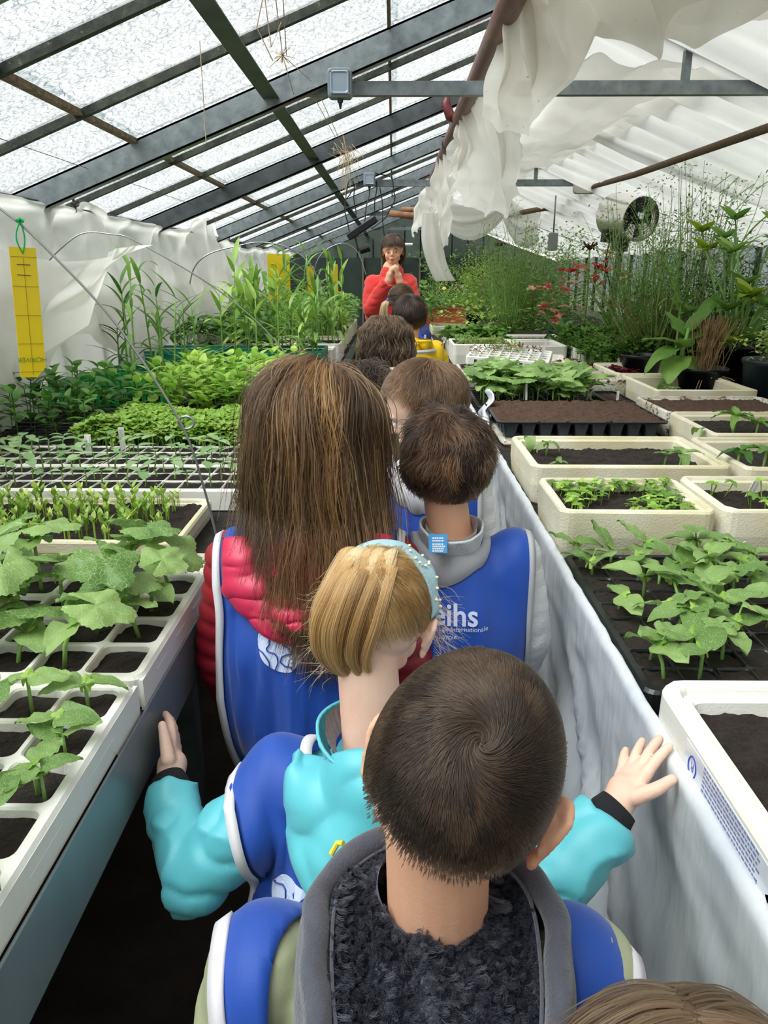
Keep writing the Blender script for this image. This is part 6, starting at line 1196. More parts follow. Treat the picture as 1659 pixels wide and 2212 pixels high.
# ---------------------------------------------------------------- hair
def hair_obj(name, P_, m, parent, r, hv, taper=.35):
    n, k = P_.shape[:2]; hc_ = bpy.data.hair_curves.new(name); hc_.add_curves([k]*n); hc_.attributes['position'].data.foreach_set('vector', P_.reshape(-1, 3).astype(np.float32).ravel())
    a = hc_.attributes.get('radius') or hc_.attributes.new('radius', 'FLOAT', 'POINT'); t = np.linspace(0, 1, k); rr = np.tile(r*(1-(1-taper)*t**2), (n, 1)).astype(np.float32); a.data.foreach_set('value', rr.ravel())
    b = hc_.attributes.new('hv', 'FLOAT', 'CURVE'); b.data.foreach_set('value', np.clip(hv, 0, 1).astype(np.float32)); hc_.materials.append(m); return ob(name, hc_, parent)
def head_noise(p, seed, f): return sn(p, seed, f)
def hair(p, m, cap_m, n, length, rad=(.078, .094, .088), cen=(0, -.006, .004), pole=(0, -.55, .83), swirl=.6, lift=.10, steps=8, mask=None, grav=0, gstart=.2, r=.0005, clump=.3, wave=(0, 8), seed=0, light=0, name='hair', col_push=None, lenvar=.25, cap=True, streak=0, cap_rad=.985, tcol=None, part=None, out=0, clumps=160, capmask=None, frizz=0):
    g = np.random.default_rng(seed+100); R, hc_, hs = p['R'], p['hc'], p['hs']; rad = np.array(rad)*hs; cen = np.array(hc_)+R@(np.array(cen)*hs); pole = np.array(pole, float); pole /= np.linalg.norm(pole)
    u = g.normal(size=(n*3, 3)); u /= np.linalg.norm(u, axis=1)[:, None]; ok = mask(u, g); u = u[ok][:n]; n = len(u); root = u.copy(); L = length(root)*hs*(1+lenvar*g.uniform(-1, 1, n)); ds = L/steps/rad.mean(); down = (R.T@np.array([0, 0, -1.])); P_ = [u.copy()]; arc = np.zeros(n)
    cl = g.normal(size=(clumps, 3)); cl /= np.linalg.norm(cl, axis=1)[:, None]; cid = np.argmax(root@cl.T, 1); cph = g.uniform(0, 6.28, clumps)[cid]; cofs = g.normal(size=(clumps, 3))[cid]; jit = g.normal(size=(n, 3))
    for k in range(steps):
        rr = np.linalg.norm(u, axis=1)[:, None]; nh = u/rr; tng = -(pole-(nh@pole)[:, None]*nh); tl = np.linalg.norm(tng, axis=1)[:, None]; tng /= tl+1e-6; side = np.cross(nh, tng); ang = np.arccos(np.clip(nh@pole, -1, 1)); al = swirl*np.exp(-ang/.55)[:, None]
        if part is not None: tng = part(nh, tng); tng = tng-(tng*nh).sum(1)[:, None]*nh; tng /= np.linalg.norm(tng, axis=1)[:, None]+1e-6; side = np.cross(nh, tng)
        d = np.cos(al)*tng+np.sin(al)*side
        w = np.clip((arc-gstart)/max(.25, .01), 0, 1)[:, None]*grav; w = np.maximum(w, grav*np.clip((nh@down+.15)*2.2, 0, 1)[:, None]); d = (1-w)*d+w*down; d = d+jit*.10*clump+cofs*.10*clump
        wv = wave[0]*np.sin(arc*wave[1]+cph)[:, None]; d = d+side*wv+nh*(wave[0]*.6*np.cos(arc*wave[1]*1.13+cph*1.7)[:, None])
        if frizz: d = d+g.normal(size=(n, 3))*frizz
        inward = (d*nh).sum(1)[:, None]; tgt = 1+lift*np.minimum(1, (k+1)/(steps*.45)); near = (rr < tgt).astype(float)+0.; d = d-np.minimum(inward, 0)*nh*(rr < tgt+.03); d /= np.linalg.norm(d, axis=1)[:, None]+1e-6
        u = u+d*ds[:, None]; rr2 = np.linalg.norm(u, axis=1)[:, None]; u = np.where((rr2 < 1+lift*((k+1)/steps)*.9), u/rr2*(1+lift*((k+1)/steps)*.9+out*g.random((n, 1))*.02), u); arc = arc+ds; P_.append(u.copy())
    U = np.stack(P_, 1); W = (U*rad)@R.T+cen
    if col_push is not None: W = col_push(W, root, g)
    hv = .5+.22*sn(root, seed+3, 1.0)+.30*cofs[:, 0]*.5+.14*g.normal(size=n)+light
    if tcol is not None: hv = tcol(root, hv, g)
    o = hair_obj(name if not cap else 'strands', W, m, None, r, hv)
    if cap:
        V, F = ellips((0, 0, 0), (1, 1, 1), None, 150, 100); mk = (capmask or mask)(V-[0, 0, .07], None); Fk = [f for f in F if all(mk[list(f)])]; Vw = (V*cap_rad*rad)@R.T+cen; c_ = ob(name, me_new(name, Vw, Fk, cap_m, True), p['e']); o.parent = c_
    else: o.parent = p['e']
    return o
def mask_short(nape=-.62, front=.15, ear=-.28, soft=.06):
    def f(u, g):
        s = 0 if g is None else g.normal(size=len(u))*soft; x, y, z = u[:, 0], u[:, 1], u[:, 2]; lim = np.where(y < -.15, nape+.35*np.clip(np.abs(x)-.25, 0, 1), np.where(y < .35, ear+.1*y, .12+.9*(y-.35)))
        lim = np.where((y >= -.15) & (y < .15) & (np.abs(x) > .75), ear+.15, lim); return z > lim+s
    return f
def cap_mat(n, c): return mat(n, c, .8, bump=.3, bscale=200)
# ================================================================ the children, nearest first
c3 = np.array
# 1 boy with cropped brown hair (nearest)
HB = hair_mat('hair_cropped_brown', '#140d09', '#33251c', '#5c4737')
B = person('boy nearest the camera with short cropped brown hair, sage jacket and dark fleece hood', .03, .53, 1.14, (.062, .535, 1.036), rotm(math.radians(-6), math.radians(-28), math.radians(22)), 1.0, SKIN, jacket=SAGE, jr=1.12, voxel=.0032, ears=True, earout=(.0, .010), sh=.135, shz=.832,
           armL=[(-.115, .53, .810), (-.160, .53, .62), (-.13, .60, .47)], armR=[(.170, .53, .810), (.200, .54, .62), (.17, .61, .47)])
L0 = lambda u: .0022+.0205*np.clip((u[:, 2]-np.where(u[:, 1] < -.15, -.66+.35*np.clip(np.abs(u[:, 0])-.25, 0, 1), -.28))/.8, 0, 1)**.85
hair(B, HB, cap_mat('scalp_brown', '#3b2d25'), 42000, L0, swirl=1.35, pole=(.0, -.94, .32), lift=.038, steps=5, mask=mask_short(-.66, soft=.07), r=.00040, clump=.42, seed=1, clumps=700, rad=(.0765, .098, .094), cen=(0, -.009, -.005), cap_rad=.99)
b = B; xl = lambda t: (-.195+.03*t, .200-.03*t); panel(B, xl, .60, 'vest', VBLUE, neck=.128, fold=.004, seed=2, piping=PIPINGW, nck=(-.005, -.055), pw=.016, neckpipe=False)
# fleece hood lying round his neck
nu, nv = 150, 46; ph = np.linspace(0, 2*PI, nu); rr = np.linspace(0, 1, nv); PH, RR = np.meshgrid(ph, rr, indexing='ij'); back = np.clip(-np.sin(PH), 0, 1); frt = np.clip(np.sin(PH), 0, 1); nx_, ny_, nz_ = B['nb'][0]-.006, B['nb'][1], B['nb'][2]
in_ = np.stack([nx_+.047*np.cos(PH), ny_+.047*np.sin(PH), .918+.02*frt-.012*back+0*PH], -1)
rim = np.stack([nx_+.086*np.cos(PH)*(1+.12*back), ny_-.025+.072*np.sin(PH)-.115*back**1.3, .926-.012*np.abs(np.cos(PH))-.075*back**1.5+.0*frt], -1)
S = in_+(rim-in_)*RR[..., None]; S[..., 2] += -.020*np.sin(RR*PI)+.014*back*np.sin(RR*PI*1.0)+.007*sn(S, 4, 9)+.014*np.exp(-((np.cos(PH)*.6+.15-.35*RR)/.10)**2)*back; 
hood = ob('hood', me_new('hood', S, grid_F(nu, nv), SLATE, True), B['e'])
# rolled rim and outer shell
nt_ = 26; A_ = np.linspace(-.25*PI, 1.12*PI, nt_); rd = rim[:, 0]-c3([nx_, ny_-.02, .90]); rd[:, 2] = 0; rd /= np.linalg.norm(rd, axis=1)[:, None]; R0 = rim[:, 0]; prof_r = .0115
roll = np.stack([R0+rd*(prof_r*(1-math.cos(a))*.95)+c3([0, 0, 1])*prof_r*math.sin(a)*1.15 for a in A_], 1); lastp = roll[:, -1]; ex = []
for k in range(1, 12): t = k/11; ex.append(lastp+rd*(-.006*t)*1+rd*.010*math.sin(t*PI)+c3([0, 0, -1])*(.085*t))
roll = np.concatenate([roll, np.stack(ex, 1)], 1); roll = roll+.0025*sn(roll, 5, 12)[..., None]*rd[:, None]
ro = ob('hood_rim', me_new('hood_rim', roll, grid_F(nu, roll.shape[1]), SLATE, True), B['e'])
g = np.random.default_rng(5); FUR = hair_mat('hood_pile', '#14151c', '#343642', '#70737f', .5); n = 62000; iu, iv = g.uniform(0, nu-1.001, n), g.uniform(1, nv-1.001, n)**1.0; a, b_ = iu.astype(int), iv.astype(int); fa, fb = (iu-a)[:, None], (iv-b_)[:, None]
P0 = S[a, b_]*(1-fa)*(1-fb)+S[a+1, b_]*fa*(1-fb)+S[a, b_+1]*(1-fa)*fb+S[a+1, b_+1]*fa*fb; Ns = np.cross(np.gradient(S, axis=0), np.gradient(S, axis=1)); Ns /= np.linalg.norm(Ns, axis=2)[..., None]+1e-9; Ns[Ns[..., 2] < 0] *= -1; nn = Ns[a, b_]
q = np.floor(P0/.0048+sn(P0, 8, 40)[:, None]*.3); cid = (q[:, 0]*73856093+q[:, 1]*19349663+q[:, 2]*83492791).astype(np.int64) % 4096; co_ = g.normal(size=(4096, 3)); cph = g.uniform(0, 6.28, 4096); K = 7; W = []
cc_ = (q+.5)*.0048
for k in range(K):
    t = k/(K-1); W.append(P0+(cc_-P0)*.12*t+nn*(.0085*t)+co_[cid]*.0034*t+np.stack([np.cos(cph[cid]+t*5), np.sin(cph[cid]+t*5), 0*t+0*cph[cid]], -1)*.0016*t+c3([0, -.002, -.002])*t+g.normal(size=(n, 3))*.0006*t)
hair_obj('fleece_pile', np.stack(W, 1), FUR, hood, .00030, .38+.22*co_[cid, 0]*.6+.1*g.normal(size=n))
mb = MB(); mb.tube([R0[i]+c3([0, 0, .004])+rd[i]*-.004 for i in range(0, nu, 2)], .0016, 5); mb.ob('rim_seam', SLATE, ro)
mb = MB(); mb.tube([(-.088, .060, .885), (-.082, .062, .896), (-.076, .058, .899)], .0028, 8); mb.ob('zip_pull', mat('yellow_toggle', '#e8d54a', .4), B['e'])
# 2 blonde girl in turquoise
HBL = hair_mat('hair_blonde', '#8a6236', '#cfa468', '#f5dcae'); TIL = rotm(math.radians(-16), math.radians(-22), math.radians(10))
G_ = person('blonde girl with ponytail and pale blue headband, turquoise jacket, arms spread to both benches', -.03, .86, 1.06, (-.014, .905, 1.005), TIL, .93, SKINP, jacket=TEALJ, jr=1.10, voxel=.0032, earout=.004, sh=.120, shz=.790, jdisp=lambda q_: .008*np.clip(1-np.abs(sn(q_*[1, 1, 1.3], 7, 5.0)), 0, 1)**3-.006*np.clip(1-np.abs(sn(q_*[1.2, 1, 1.6], 27, 6.0))*1.4, 0, 1)**2+.003*sn(q_, 5, 5), trousers=JEANS,
            armL=[(-.150, .86, .768), (-.258, .80, .650), (-.326, .925, .705)], armR=[(.085, .86, .768), (.195, .725, .730), (.272, .768, .790)],
            handL=dict(d=(-.022, .16, .055), nrm=(-1, .1, 0), curl=(.10, .25, .2), spread=.10, side=-1, size=.112, thumb=.5), handR=dict(d=(.042, .050, .030), nrm=(.72, .1, -.55), curl=(-.10, .10, .08), spread=.25, side=1, size=.108, thumb=.9))
for A in (G_['AL'], G_['AR']): cuff(A, 1, BLACKC, G_['e'], .0285, .010)
panel(G_, lambda t: (-.185+.06*np.clip(t-.35, 0, 1)*1.2, .185-.06*np.clip(t-.35, 0, 1)*1.2), .50, 'vest', VBLUE, neck=.085, fold=.011, seed=6, piping=PIPINGW, pw=.014, nv=80, off=.014)
globe(G_, -.090, .655, .036)
hm = mask_short(-.60, soft=.05)
def pt_part(nh, t):      # all hair pulled to the ponytail anchor
    tgt = c3([-.10, -.80, .55]); return tgt-nh
hair(G_, HBL, cap_mat('scalp_blonde', '#b08d5c'), 9000, lambda u: .03+0*u[:, 0], pole=(0, .2, 1), swirl=0, lift=.02, steps=5, mask=mask_short(-.60, ear=-.42, soft=.07), r=.0005, clump=.35, seed=11, part=pt_part, rad=(.0745, .0905, .082), light=-.18, cap_rad=.98)
def tail(n, base, path, spread0, spread1, m, parent, r, seed, K=16, light=0, tips=.03, waveamp=.004, clumps=26, flat=.55):
    g = np.random.default_rng(seed); path = c3(path, float) if False else np.array(path, float); t = np.linspace(0, 1, K); tp = np.linspace(0, 1, len(path)); C_ = np.stack([np.interp(t, tp, path[:, k]) for k in range(3)], 1)
    for _ in range(2): C_[1:-1] = .5*C_[1:-1]+.25*(C_[2:]+C_[:-2])
    ck = g.uniform(-1, 1, (clumps, 2)); cid = g.integers(0, clumps, n); o2 = ck[cid]+g.normal(size=(n, 2))*.075; sp = np.interp(t, [0, .18, .55, .85, 1], [spread0, spread1*.85, spread1, spread1*.82, spread1*.30]); Lf = 1-.16*g.random(n)**2-.14*(np.abs(ck[cid, 0])); W = np.empty((n, K, 3))
    for k in range(K):
        tt_ = t[k]*Lf; C2 = np.stack([np.interp(tt_, t, C_[:, j]) for j in range(3)], 1); s_ = np.interp(tt_, t, sp); W[:, k] = C2+np.stack([o2[:, 0]*s_, -np.sqrt(np.clip(1.3-o2[:, 0]**2, 0, 2))*s_*flat*.5+o2[:, 1]*s_*flat, .3*o2[:, 1]*s_], 1)+waveamp*t[k]*np.stack([np.sin(5*t[k]+6*ck[cid, 0]), np.cos(4*t[k]+6*ck[cid, 1]), 0*tt_], 1)
    return hair_obj('ponytail', W, m, parent, r, .5+light+.30*ck[cid, 1]+.22*np.sin(9*ck[cid, 0])+.12*g.normal(size=n))
hc = G_['hc']; gp = hc+TIL@(c3([-.012, -.046, .066])*.93)
tail(7500, None, [gp, gp+c3([-.010, -.026, .008]), gp+c3([-.024, -.050, -.022]), gp+c3([-.040, -.058, -.070]), gp+c3([-.042, -.052, -.120]), gp+c3([-.006, -.030, -.165])], .024, .037, HBL, G_['e'], .00055, 12, light=.0, K=18, flat=.4, clumps=34)
# baby hairs and side wisps
g = np.random.default_rng(15); n = 170; W = []; sd = np.where(g.random(n) < .5, -1, 1); st = hc+np.stack([sd*.068, g.normal(size=n)*.012-.01, g.normal(size=n)*.035-.03], 1); dirs = np.stack([sd*g.uniform(.2, 1, n), -g.uniform(0, .6, n), -g.uniform(-.2, 1, n)], 1)
for k in range(9): t = k/8; W.append(st+dirs*.045*t+.008*t*t*np.stack([np.sin(3*t+sd*st[:, 2]*300), np.cos(3*t+st[:, 1]*400), np.sin(3*t+st[:, 2]*500)], 1))
hair_obj('wisps', np.stack(W, 1), HBL, G_['e'], .00022, .8+.1*g.normal(size=n))
# headband: band over the crown, ear to ear, wide on top
nu, nv = 60, 12; a = np.linspace(-.50*PI, .50*PI, nu); v = np.linspace(-1, 1, nv); A_, Vv = np.meshgrid(a, v, indexing='ij'); wd_ = (.010+.036*np.cos(A_)**1.3)
loc = np.stack([.080*np.sin(A_), -.008+.004*np.cos(A_)+Vv*wd_, -.022*0+.012+.083*np.cos(A_)-.0*Vv], -1); loc[..., 2] -= .010*Vv**2; sc_ = 1+.03*np.sqrt(np.clip(1-Vv**2, 0, 1)); loc = loc*sc_[..., None]; rad_n = np.sqrt((loc[..., 0]/.080)**2+(loc[..., 1]/.0955)**2+(loc[..., 2]/.0875)**2); loc = loc/rad_n[..., None]*(1.0+.05*(1-Vv**2))[..., None]; loc += .0012*sn(loc, 4, 22)[..., None]
BAND = mat('pale_blue_cotton', '#a9c9d3', .85, '#9fbfca', 20, bump=.3, bscale=500); hb = ob('headband', me_new('headband', (loc*.93)@TIL.T+hc, grid_F(nu, nv), BAND, True), G_['e']); md = hb.modifiers.new('s', 'SOLIDIFY'); md.thickness = .003
mb = MB()
for k in range(16):
    i, j = int(rng.integers(34, 58)), int(rng.integers(2, nv-2)); p_ = (loc[i, j]*1.02*.93)@TIL.T+hc; V, F = ellips(p_, (.0022, .0022, .0016), None, 8, 6); mb.add(V, F)
mb.ob('cream_dots', mat('cream_print', '#efe6c4', .8), hb)
# turquoise hood down her back with gathered collar; grey lining
def collar(p, r0, z0, h, tilt, m, lining, gather=40, name='hood_collar', r1=None, w=.004, yb=-.012):
    nu = 120; a = np.linspace(0, 2*PI, nu); t = np.linspace(0, 1, 12); A_, T_ = np.meshgrid(a, t, indexing='ij'); bk = np.clip(-np.sin(A_), 0, 1); rr = r0+(r1 or .012)*np.sin(T_*PI*.5)+.0016*np.sin(A_*gather)*np.sin(T_*PI); nb = p['nb']
    V = np.stack([nb[0]+rr*np.cos(A_)*1.08, nb[1]+yb+rr*np.sin(A_)-.018*bk*T_, z0+h*T_*(1-.15*bk)-tilt*bk], -1); o = ob(name, me_new(name, V, grid_F(nu, 12), m, True), p['e']); md = o.modifiers.new('s', 'SOLIDIFY'); md.thickness = .004
    V2 = np.stack([nb[0]+(rr-.010)*np.cos(A_)*1.05-.0, nb[1]+yb+(rr-.010)*np.sin(A_)-.016*bk*T_, z0+(h+.002)*T_*(1-.15*bk)-tilt*bk], -1); l = ob('collar_lining', me_new('collar_lining', V2, grid_F(nu, 12), lining, True), o); return V
def hoodback(p, xw, ztop, zbot, m, puff=.02, name='hood', pts=None, seed=0, seam=True, quilt=0, xc=0, tip=.25, lift=.012, crease=.003, y_extra=0):
    """hood hanging on the back: rows from collar down to a rounded tip, projected on jacket / vest"""
    T = bvh(p['J']); nu, nv = 60, 50; G = np.zeros((nu, nv, 3)); zt = ztop
    for j in range(nv):
        t = j/(nv-1); w = xw*(1-.10*t) if t < .45 else xw*(1-.045)*math.sqrt(max(0, 1-((t-.45)/.55)**2))*(1-tip*(t-.45))+.004; z = zt+(zbot-zt)*t
        for i in range(nu):
            s = 2*i/(nu-1)-1; x = xc+w*s; a = math.radians(40+50*min(1, t*2)); dr = Vector((0, math.sin(a), -math.cos(a))); h = T.ray_cast(Vector((x, 0, z))-dr*.5, dr, 1.0); b = h[0] if h[0] is not None else Vector((x, -.09, z))
            e_ = (1-s*s)**.5*min(1, (1-t)*3+.08); G[i, j] = c3(b)+c3([0, -1, .35])*(lift+puff*e_+y_extra)
    G[..., 1:] = G[..., 1:]
    for _ in range(4): Q = G.copy(); Q[1:-1, 1:-1] = .4*G[1:-1, 1:-1]+.15*(G[2:, 1:-1]+G[:-2, 1:-1]+G[1:-1, 2:]+G[1:-1, :-2]); G = Q
    U, V_ = np.meshgrid(np.linspace(-1, 1, nu), np.linspace(0, 1, nv), indexing='ij'); dsp = crease*(sn(np.stack([U, V_], -1), seed, 1.2)+.6*sn(np.stack([U*1.5, V_*3], -1), seed+1, 1.4))
    if quilt: dsp = dsp+.007*np.abs(np.sin(V_*quilt*PI+U*.8))**.5-.004*np.exp(-((np.abs(U)-.45)/.05)**2)
    G[..., 1] -= dsp; o = ob(name, me_new(name, G, grid_F(nu, nv), m, True), p['e']); md = o.modifiers.new('s', 'SOLIDIFY'); md.thickness = .012; md.offset = -1
    if seam:
        for off in (-.008, .008): mb = MB(); mb.tube([G[int(nu/2-1+off*150), j]+c3([0, -.001, .0]) for j in range(1, int(nv*.96))], .0009, 5); mb.ob('seam', m, o)
    return G
collar(G_, .056, .838, .030, .012, TEALJ, GREYJ, 34)
hoodback(G_, .118, .815, .640, TEALJ, .036, seed=3, xc=.018, tip=.6, lift=.022)
# 3 long-haired girl in pink and dark red puffer
HL = hair_mat('hair_long_brown', '#21140c', '#5c3f27', '#b98a54'); LR = rotm(math.radians(4), math.radians(-6), 0)
def puff(p_): return .006*np.abs(np.sin(p_[:, 2]*95+.6*sn(p_, 4, 3)))**.6+.003*sn(p_, 3, 8)
Lg = person('tall girl with long straight brown hair over a pink puffer hood and blue vest', -.145, 1.25, 1.275, (-.135, 1.262, 1.185), LR, 1.0, SKINP, jacket=WINE, jr=1.12, voxel=.006, shz=.925, sh=.115, ears=True, jdisp=puff, jname='puffer_jacket')
panel(Lg, lambda t: (-.172+.035*t, .172-.035*t), .52, 'vest', VBLUE, neck=.085, fold=.009, seed=9, piping=PIPINGW, pw=.013, nv=80)
globe(Lg, -.040, .835, .040)
hoodback(Lg, .135, .96, .845, PINKJ, .034, seed=5, quilt=4, xc=.0, tip=.2, lift=.022)
collar(Lg, .060, .965, .045, .01, PINKJ, PINKJ, 12)
def push_long(W, root, g):
    x, y, z = W[..., 0], W[..., 1], W[..., 2]; zt = 1.04
    w = np.clip((zt-z)/.16, 0, 1); lim = -(.19-.01*np.clip((zt-z)/.1, 0, 1))*np.sqrt(np.clip(1-(x/.24)**2, .1, 1)); W[..., 1] = np.where((w > 0) & (y < .02), np.minimum(y, lim*w+y*(1-w)), y)
    return W
mL = lambda u, g: (u[:, 2] > -.35) & (u[:, 1] < .55+.5*u[:, 2])
hair(Lg, HL, cap_mat('scalp_longbrown', '#4a3324'), 15000, lambda u: .325+.04*u[:, 2]+.13*np.clip(u[:, 0]-.1, -.8, .4), pole=(.25, .25, .94), swirl=.25, lift=.10, steps=20, mask=mL, grav=.90, gstart=1.2, r=.00062, clump=.75, wave=(.16, 3.0), seed=21, col_push=push_long, rad=(.092, .100, .092), clumps=260, lenvar=.14, out=.6, cap_rad=.97, tcol=lambda r, hv, g: hv-.08+.3*np.sin(r[:, 0]*9+3*r[:, 1])**3)
# 4 wavy-haired boy with the lettered vest
HW = hair_mat('hair_wavy_brown', '#140c08', '#3a261b', '#8a6244'); IR = rotm(math.radians(-8), math.radians(-8), math.radians(4))
I_ = person('boy with wavy dark brown hair, pale collar with blue tag, lettered blue vest', .115, 1.36, 1.17, (.103, 1.372, 1.090), IR, .96, SKIN, jacket=WHITEH, jr=1.05, voxel=.005, shz=.900, sh=.118, jname='jumper')
panel(I_, lambda t: (-.150, .150), .50, 'vest', VBLUE, neck=.064, fold=.004, seed=12, piping=PIPING, pw=.012, nv=76)
vest_text(I_, 'eihs', .054, .0, .822, .0010); vest_text(I_, 'ge Internationale', .0125, .019, .799); vest_text(I_, 'avoie', .0125, -.010, .786)
mW = mask_short(-.72, soft=.06)
hair(I_, HW, cap_mat('scalp_wavy', '#33221a'), 13000, lambda u: np.interp(u[:, 2], [-.8, 0, .7], [.028, .048, .06]), pole=(.1, -.35, .93), swirl=.9, lift=.17, steps=9, mask=mW, r=.0006, clump=1.5, wave=(.65, 7), seed=31, clumps=150, rad=(.080, .096, .088), grav=.25, gstart=.8, cap_rad=1.0)
collar(I_, .052, .935, .040, .010, WHITEH, WHITEH, 10, r1=.004)
tg_ = tag(empty('x', (0, 0, 0))); bpy.data.objects.remove(tg_)
mb = MB(); mb.box(-.0165, .0165, -.0012, .0012, -.030, .004); t1 = mb.ob('size_tag', mat('sky_blue_tag', '#3f9be0', .5), I_['e']); t1.location = (-.034, -.096, .972); t1.rotation_euler = (-.45, 0, 0)
mb = MB()
for zz in (-.003, -.008, -.014, -.018, -.022, -.026): 
    x_ = -.010
    while x_ < .010: w_ = random.uniform(.0015, .0035); mb.box(x_, x_+w_, -.0018, -.0012, zz-.0016, zz+.0012); x_ += w_+.0008
mb.ob('tag_print', LABELW, t1)
# 5 boy turning left
HP = hair_mat('hair_light_brown', '#38241a', '#6d4f38', '#a88460'); PR = rotm(math.radians(76), math.radians(-20), math.radians(-4))
P5 = person('boy with straight light brown hair turning his pale cheek to the left', .055, 1.70, 1.21, (.068, 1.70, 1.143), PR, .98, SKINP, jacket=WHITEH, jr=1.0, voxel=.005, shz=.955, face=True, jname='white_hoodie')
panel(P5, lambda t: (-.150, .150), .55, 'vest', VBLUE, neck=.075, seed=15, piping=PIPING, pw=.012, nu=34, nv=50)
def m5(u, g):
    s = 0 if g is None else g.normal(size=len(u))*.05; x, y, z = u.T; return z > np.where(y < 0, -.5+.35*np.clip(np.abs(x)-.3, 0, 1), np.where(y < .3, .02+.8*y, .42+.2*y))+s
hair(P5, HP, cap_mat('scalp_light', '#6b5038'), 9000, lambda u: np.interp(u[:, 2], [-.8, 0, .7], [.03, .05, .060])*np.where(u[:, 1] > -.05, .30, 1), pole=(.15, -.55, .82), swirl=.8, lift=.13, steps=8, mask=m5, r=.0006, clump=.5, wave=(.15, 5), seed=41, rad=(.080, .096, .088), clumps=160, grav=.15)
for sd in (-1, 1):
    ec = P5['hc']+PR@(c3([sd*.029, .072, -.027])*.98); V, F = ellips(ec, (.0095, .0095, .0095)); ey = ob('eye', me_new('eye', V, F, mat('eye_white', '#e9e6e2', .2), True), P5['e']); V, F = ellips(ec+PR@c3([0, .0065, 0]), (.0045, .0045, .0045)); ob('iris', me_new('iris', V, F, mat('dark_iris', '#3a2a20', .2), True), ey)
mb = MB(); V, F = ellips((-.062, -.030, 1.010), (.012, .010, .017)); mb.add(V, F); V, F = ellips((-.045, -.032, .975), (.026, .014, .030)); mb.add(V, F); hh = mb.ob('hood_ear', WHITEH, P5['e'], True); mb = MB(); V, F = ellips((-.060, -.041, 1.008), (.005, .004, .008)); mb.add(V, F); mb.ob('dark_patch', DARKT, hh)
# 6 child with frizzy dark hair behind the tall girl, 7 fair child beyond
HF = hair_mat('hair_frizzy_dark', '#150e0a', '#35281f', '#705c4a')
F6 = person('child with frizzy dark hair mostly hidden behind the tall long-haired girl', -.125, 1.95, 1.19, (-.085, 1.95, 1.108), rotm(0, -.1, 0), 1.0, SKIN, jacket=mat('navy_jumper', '#263a7a', .8, bump=.2), jr=1.05, voxel=.008)
panel(F6, lambda t: (-.165, .165), .6, 'vest', VBLUE, seed=17, nu=26, nv=36)
hair(F6, HF, cap_mat('scalp_frizzy', '#33261f'), 8000, lambda u: .11+0*u[:, 0], pole=(0, .1, 1), swirl=.2, lift=.16, steps=14, mask=lambda u, g: (u[:, 2] > -.5) & (u[:, 1] < .5+.5*u[:, 2]), r=.0006, clump=1.2, wave=(.7, 11), seed=51, rad=(.085, .10, .092), grav=.6, gstart=.6, frizz=.25)
HFa = hair_mat('hair_fair', '#a58a60', '#d0b88c', '#eddcb4')
F7 = person('fair-haired child just behind the light brown-haired boy, barely visible', -.02, 2.10, 1.16, (-.02, 2.10, 1.075), rotm(.1, -.1, 0), 1.0, SKINP, jacket=MATS['navy_jumper'], jr=1.05, voxel=.008)
panel(F7, lambda t: (-.165, .165), .6, 'vest', VBLUE, seed=18, nu=26, nv=36)
hair(F7, HFa, cap_mat('scalp_fair', '#b59a6c'), 3500, lambda u: .16+0*u[:, 0], pole=(0, .2, 1), swirl=.2, lift=.1, steps=12, mask=lambda u, g: (u[:, 2] > -.4) & (u[:, 1] < .5+.5*u[:, 2]), r=.0009, clump=.4, wave=(.1, 4), seed=55, rad=(.082, .098, .09), grav=.9, gstart=1.1)
# 8 curly-haired girl, hand on the rail
C8 = person('girl with long curly dark brown hair, yellow sleeve, one hand on the left bench rail', -.015, 2.72, 1.265, (-.025, 2.73, 1.185), rotm(0, -.05, 0), 1.0, SKIN, jacket=YEL, jr=1.08, voxel=.006, shz=.945,
            armL=[(-.13, 2.72, .93), (-.225, 2.66, 1.02), (-.315, 2.95, 1.03)], handL=dict(d=(-.10, .25, .03), nrm=(-.3, 0, -1), curl=(.1, .3, .3), side=1))
cuff(C8['AL'], 1, BLACKC, C8['e'], .031, .010); panel(C8, lambda t: (-.165, .165), .6, 'vest', VBLUE, seed=19, nu=26, nv=40, neck=.08)
HC = hair_mat('hair_curly_dark', '#150d09', '#38271c', '#7a5c42')
def push8(W, root, g): x, y, z = W[..., 0], W[..., 1], W[..., 2]; w = np.clip((1.05-z)/.05, 0, 1); W[..., 1] = np.where((y < .02), np.minimum(y, -(.125)*w+y*(1-w)), y); return W
hair(C8, HC, cap_mat('scalp_curly', '#33241c'), 9000, lambda u: .36+.03*u[:, 2], pole=(0, .1, 1), swirl=.2, lift=.16, steps=20, mask=lambda u, g: (u[:, 2] > -.45) & (u[:, 1] < .5+.5*u[:, 2]), r=.0010, clump=.7, wave=(.55, 7), seed=61, rad=(.075, .092, .088), grav=.85, gstart=1.2, col_push=push8, clumps=120, out=.8, cap_rad=1.0)
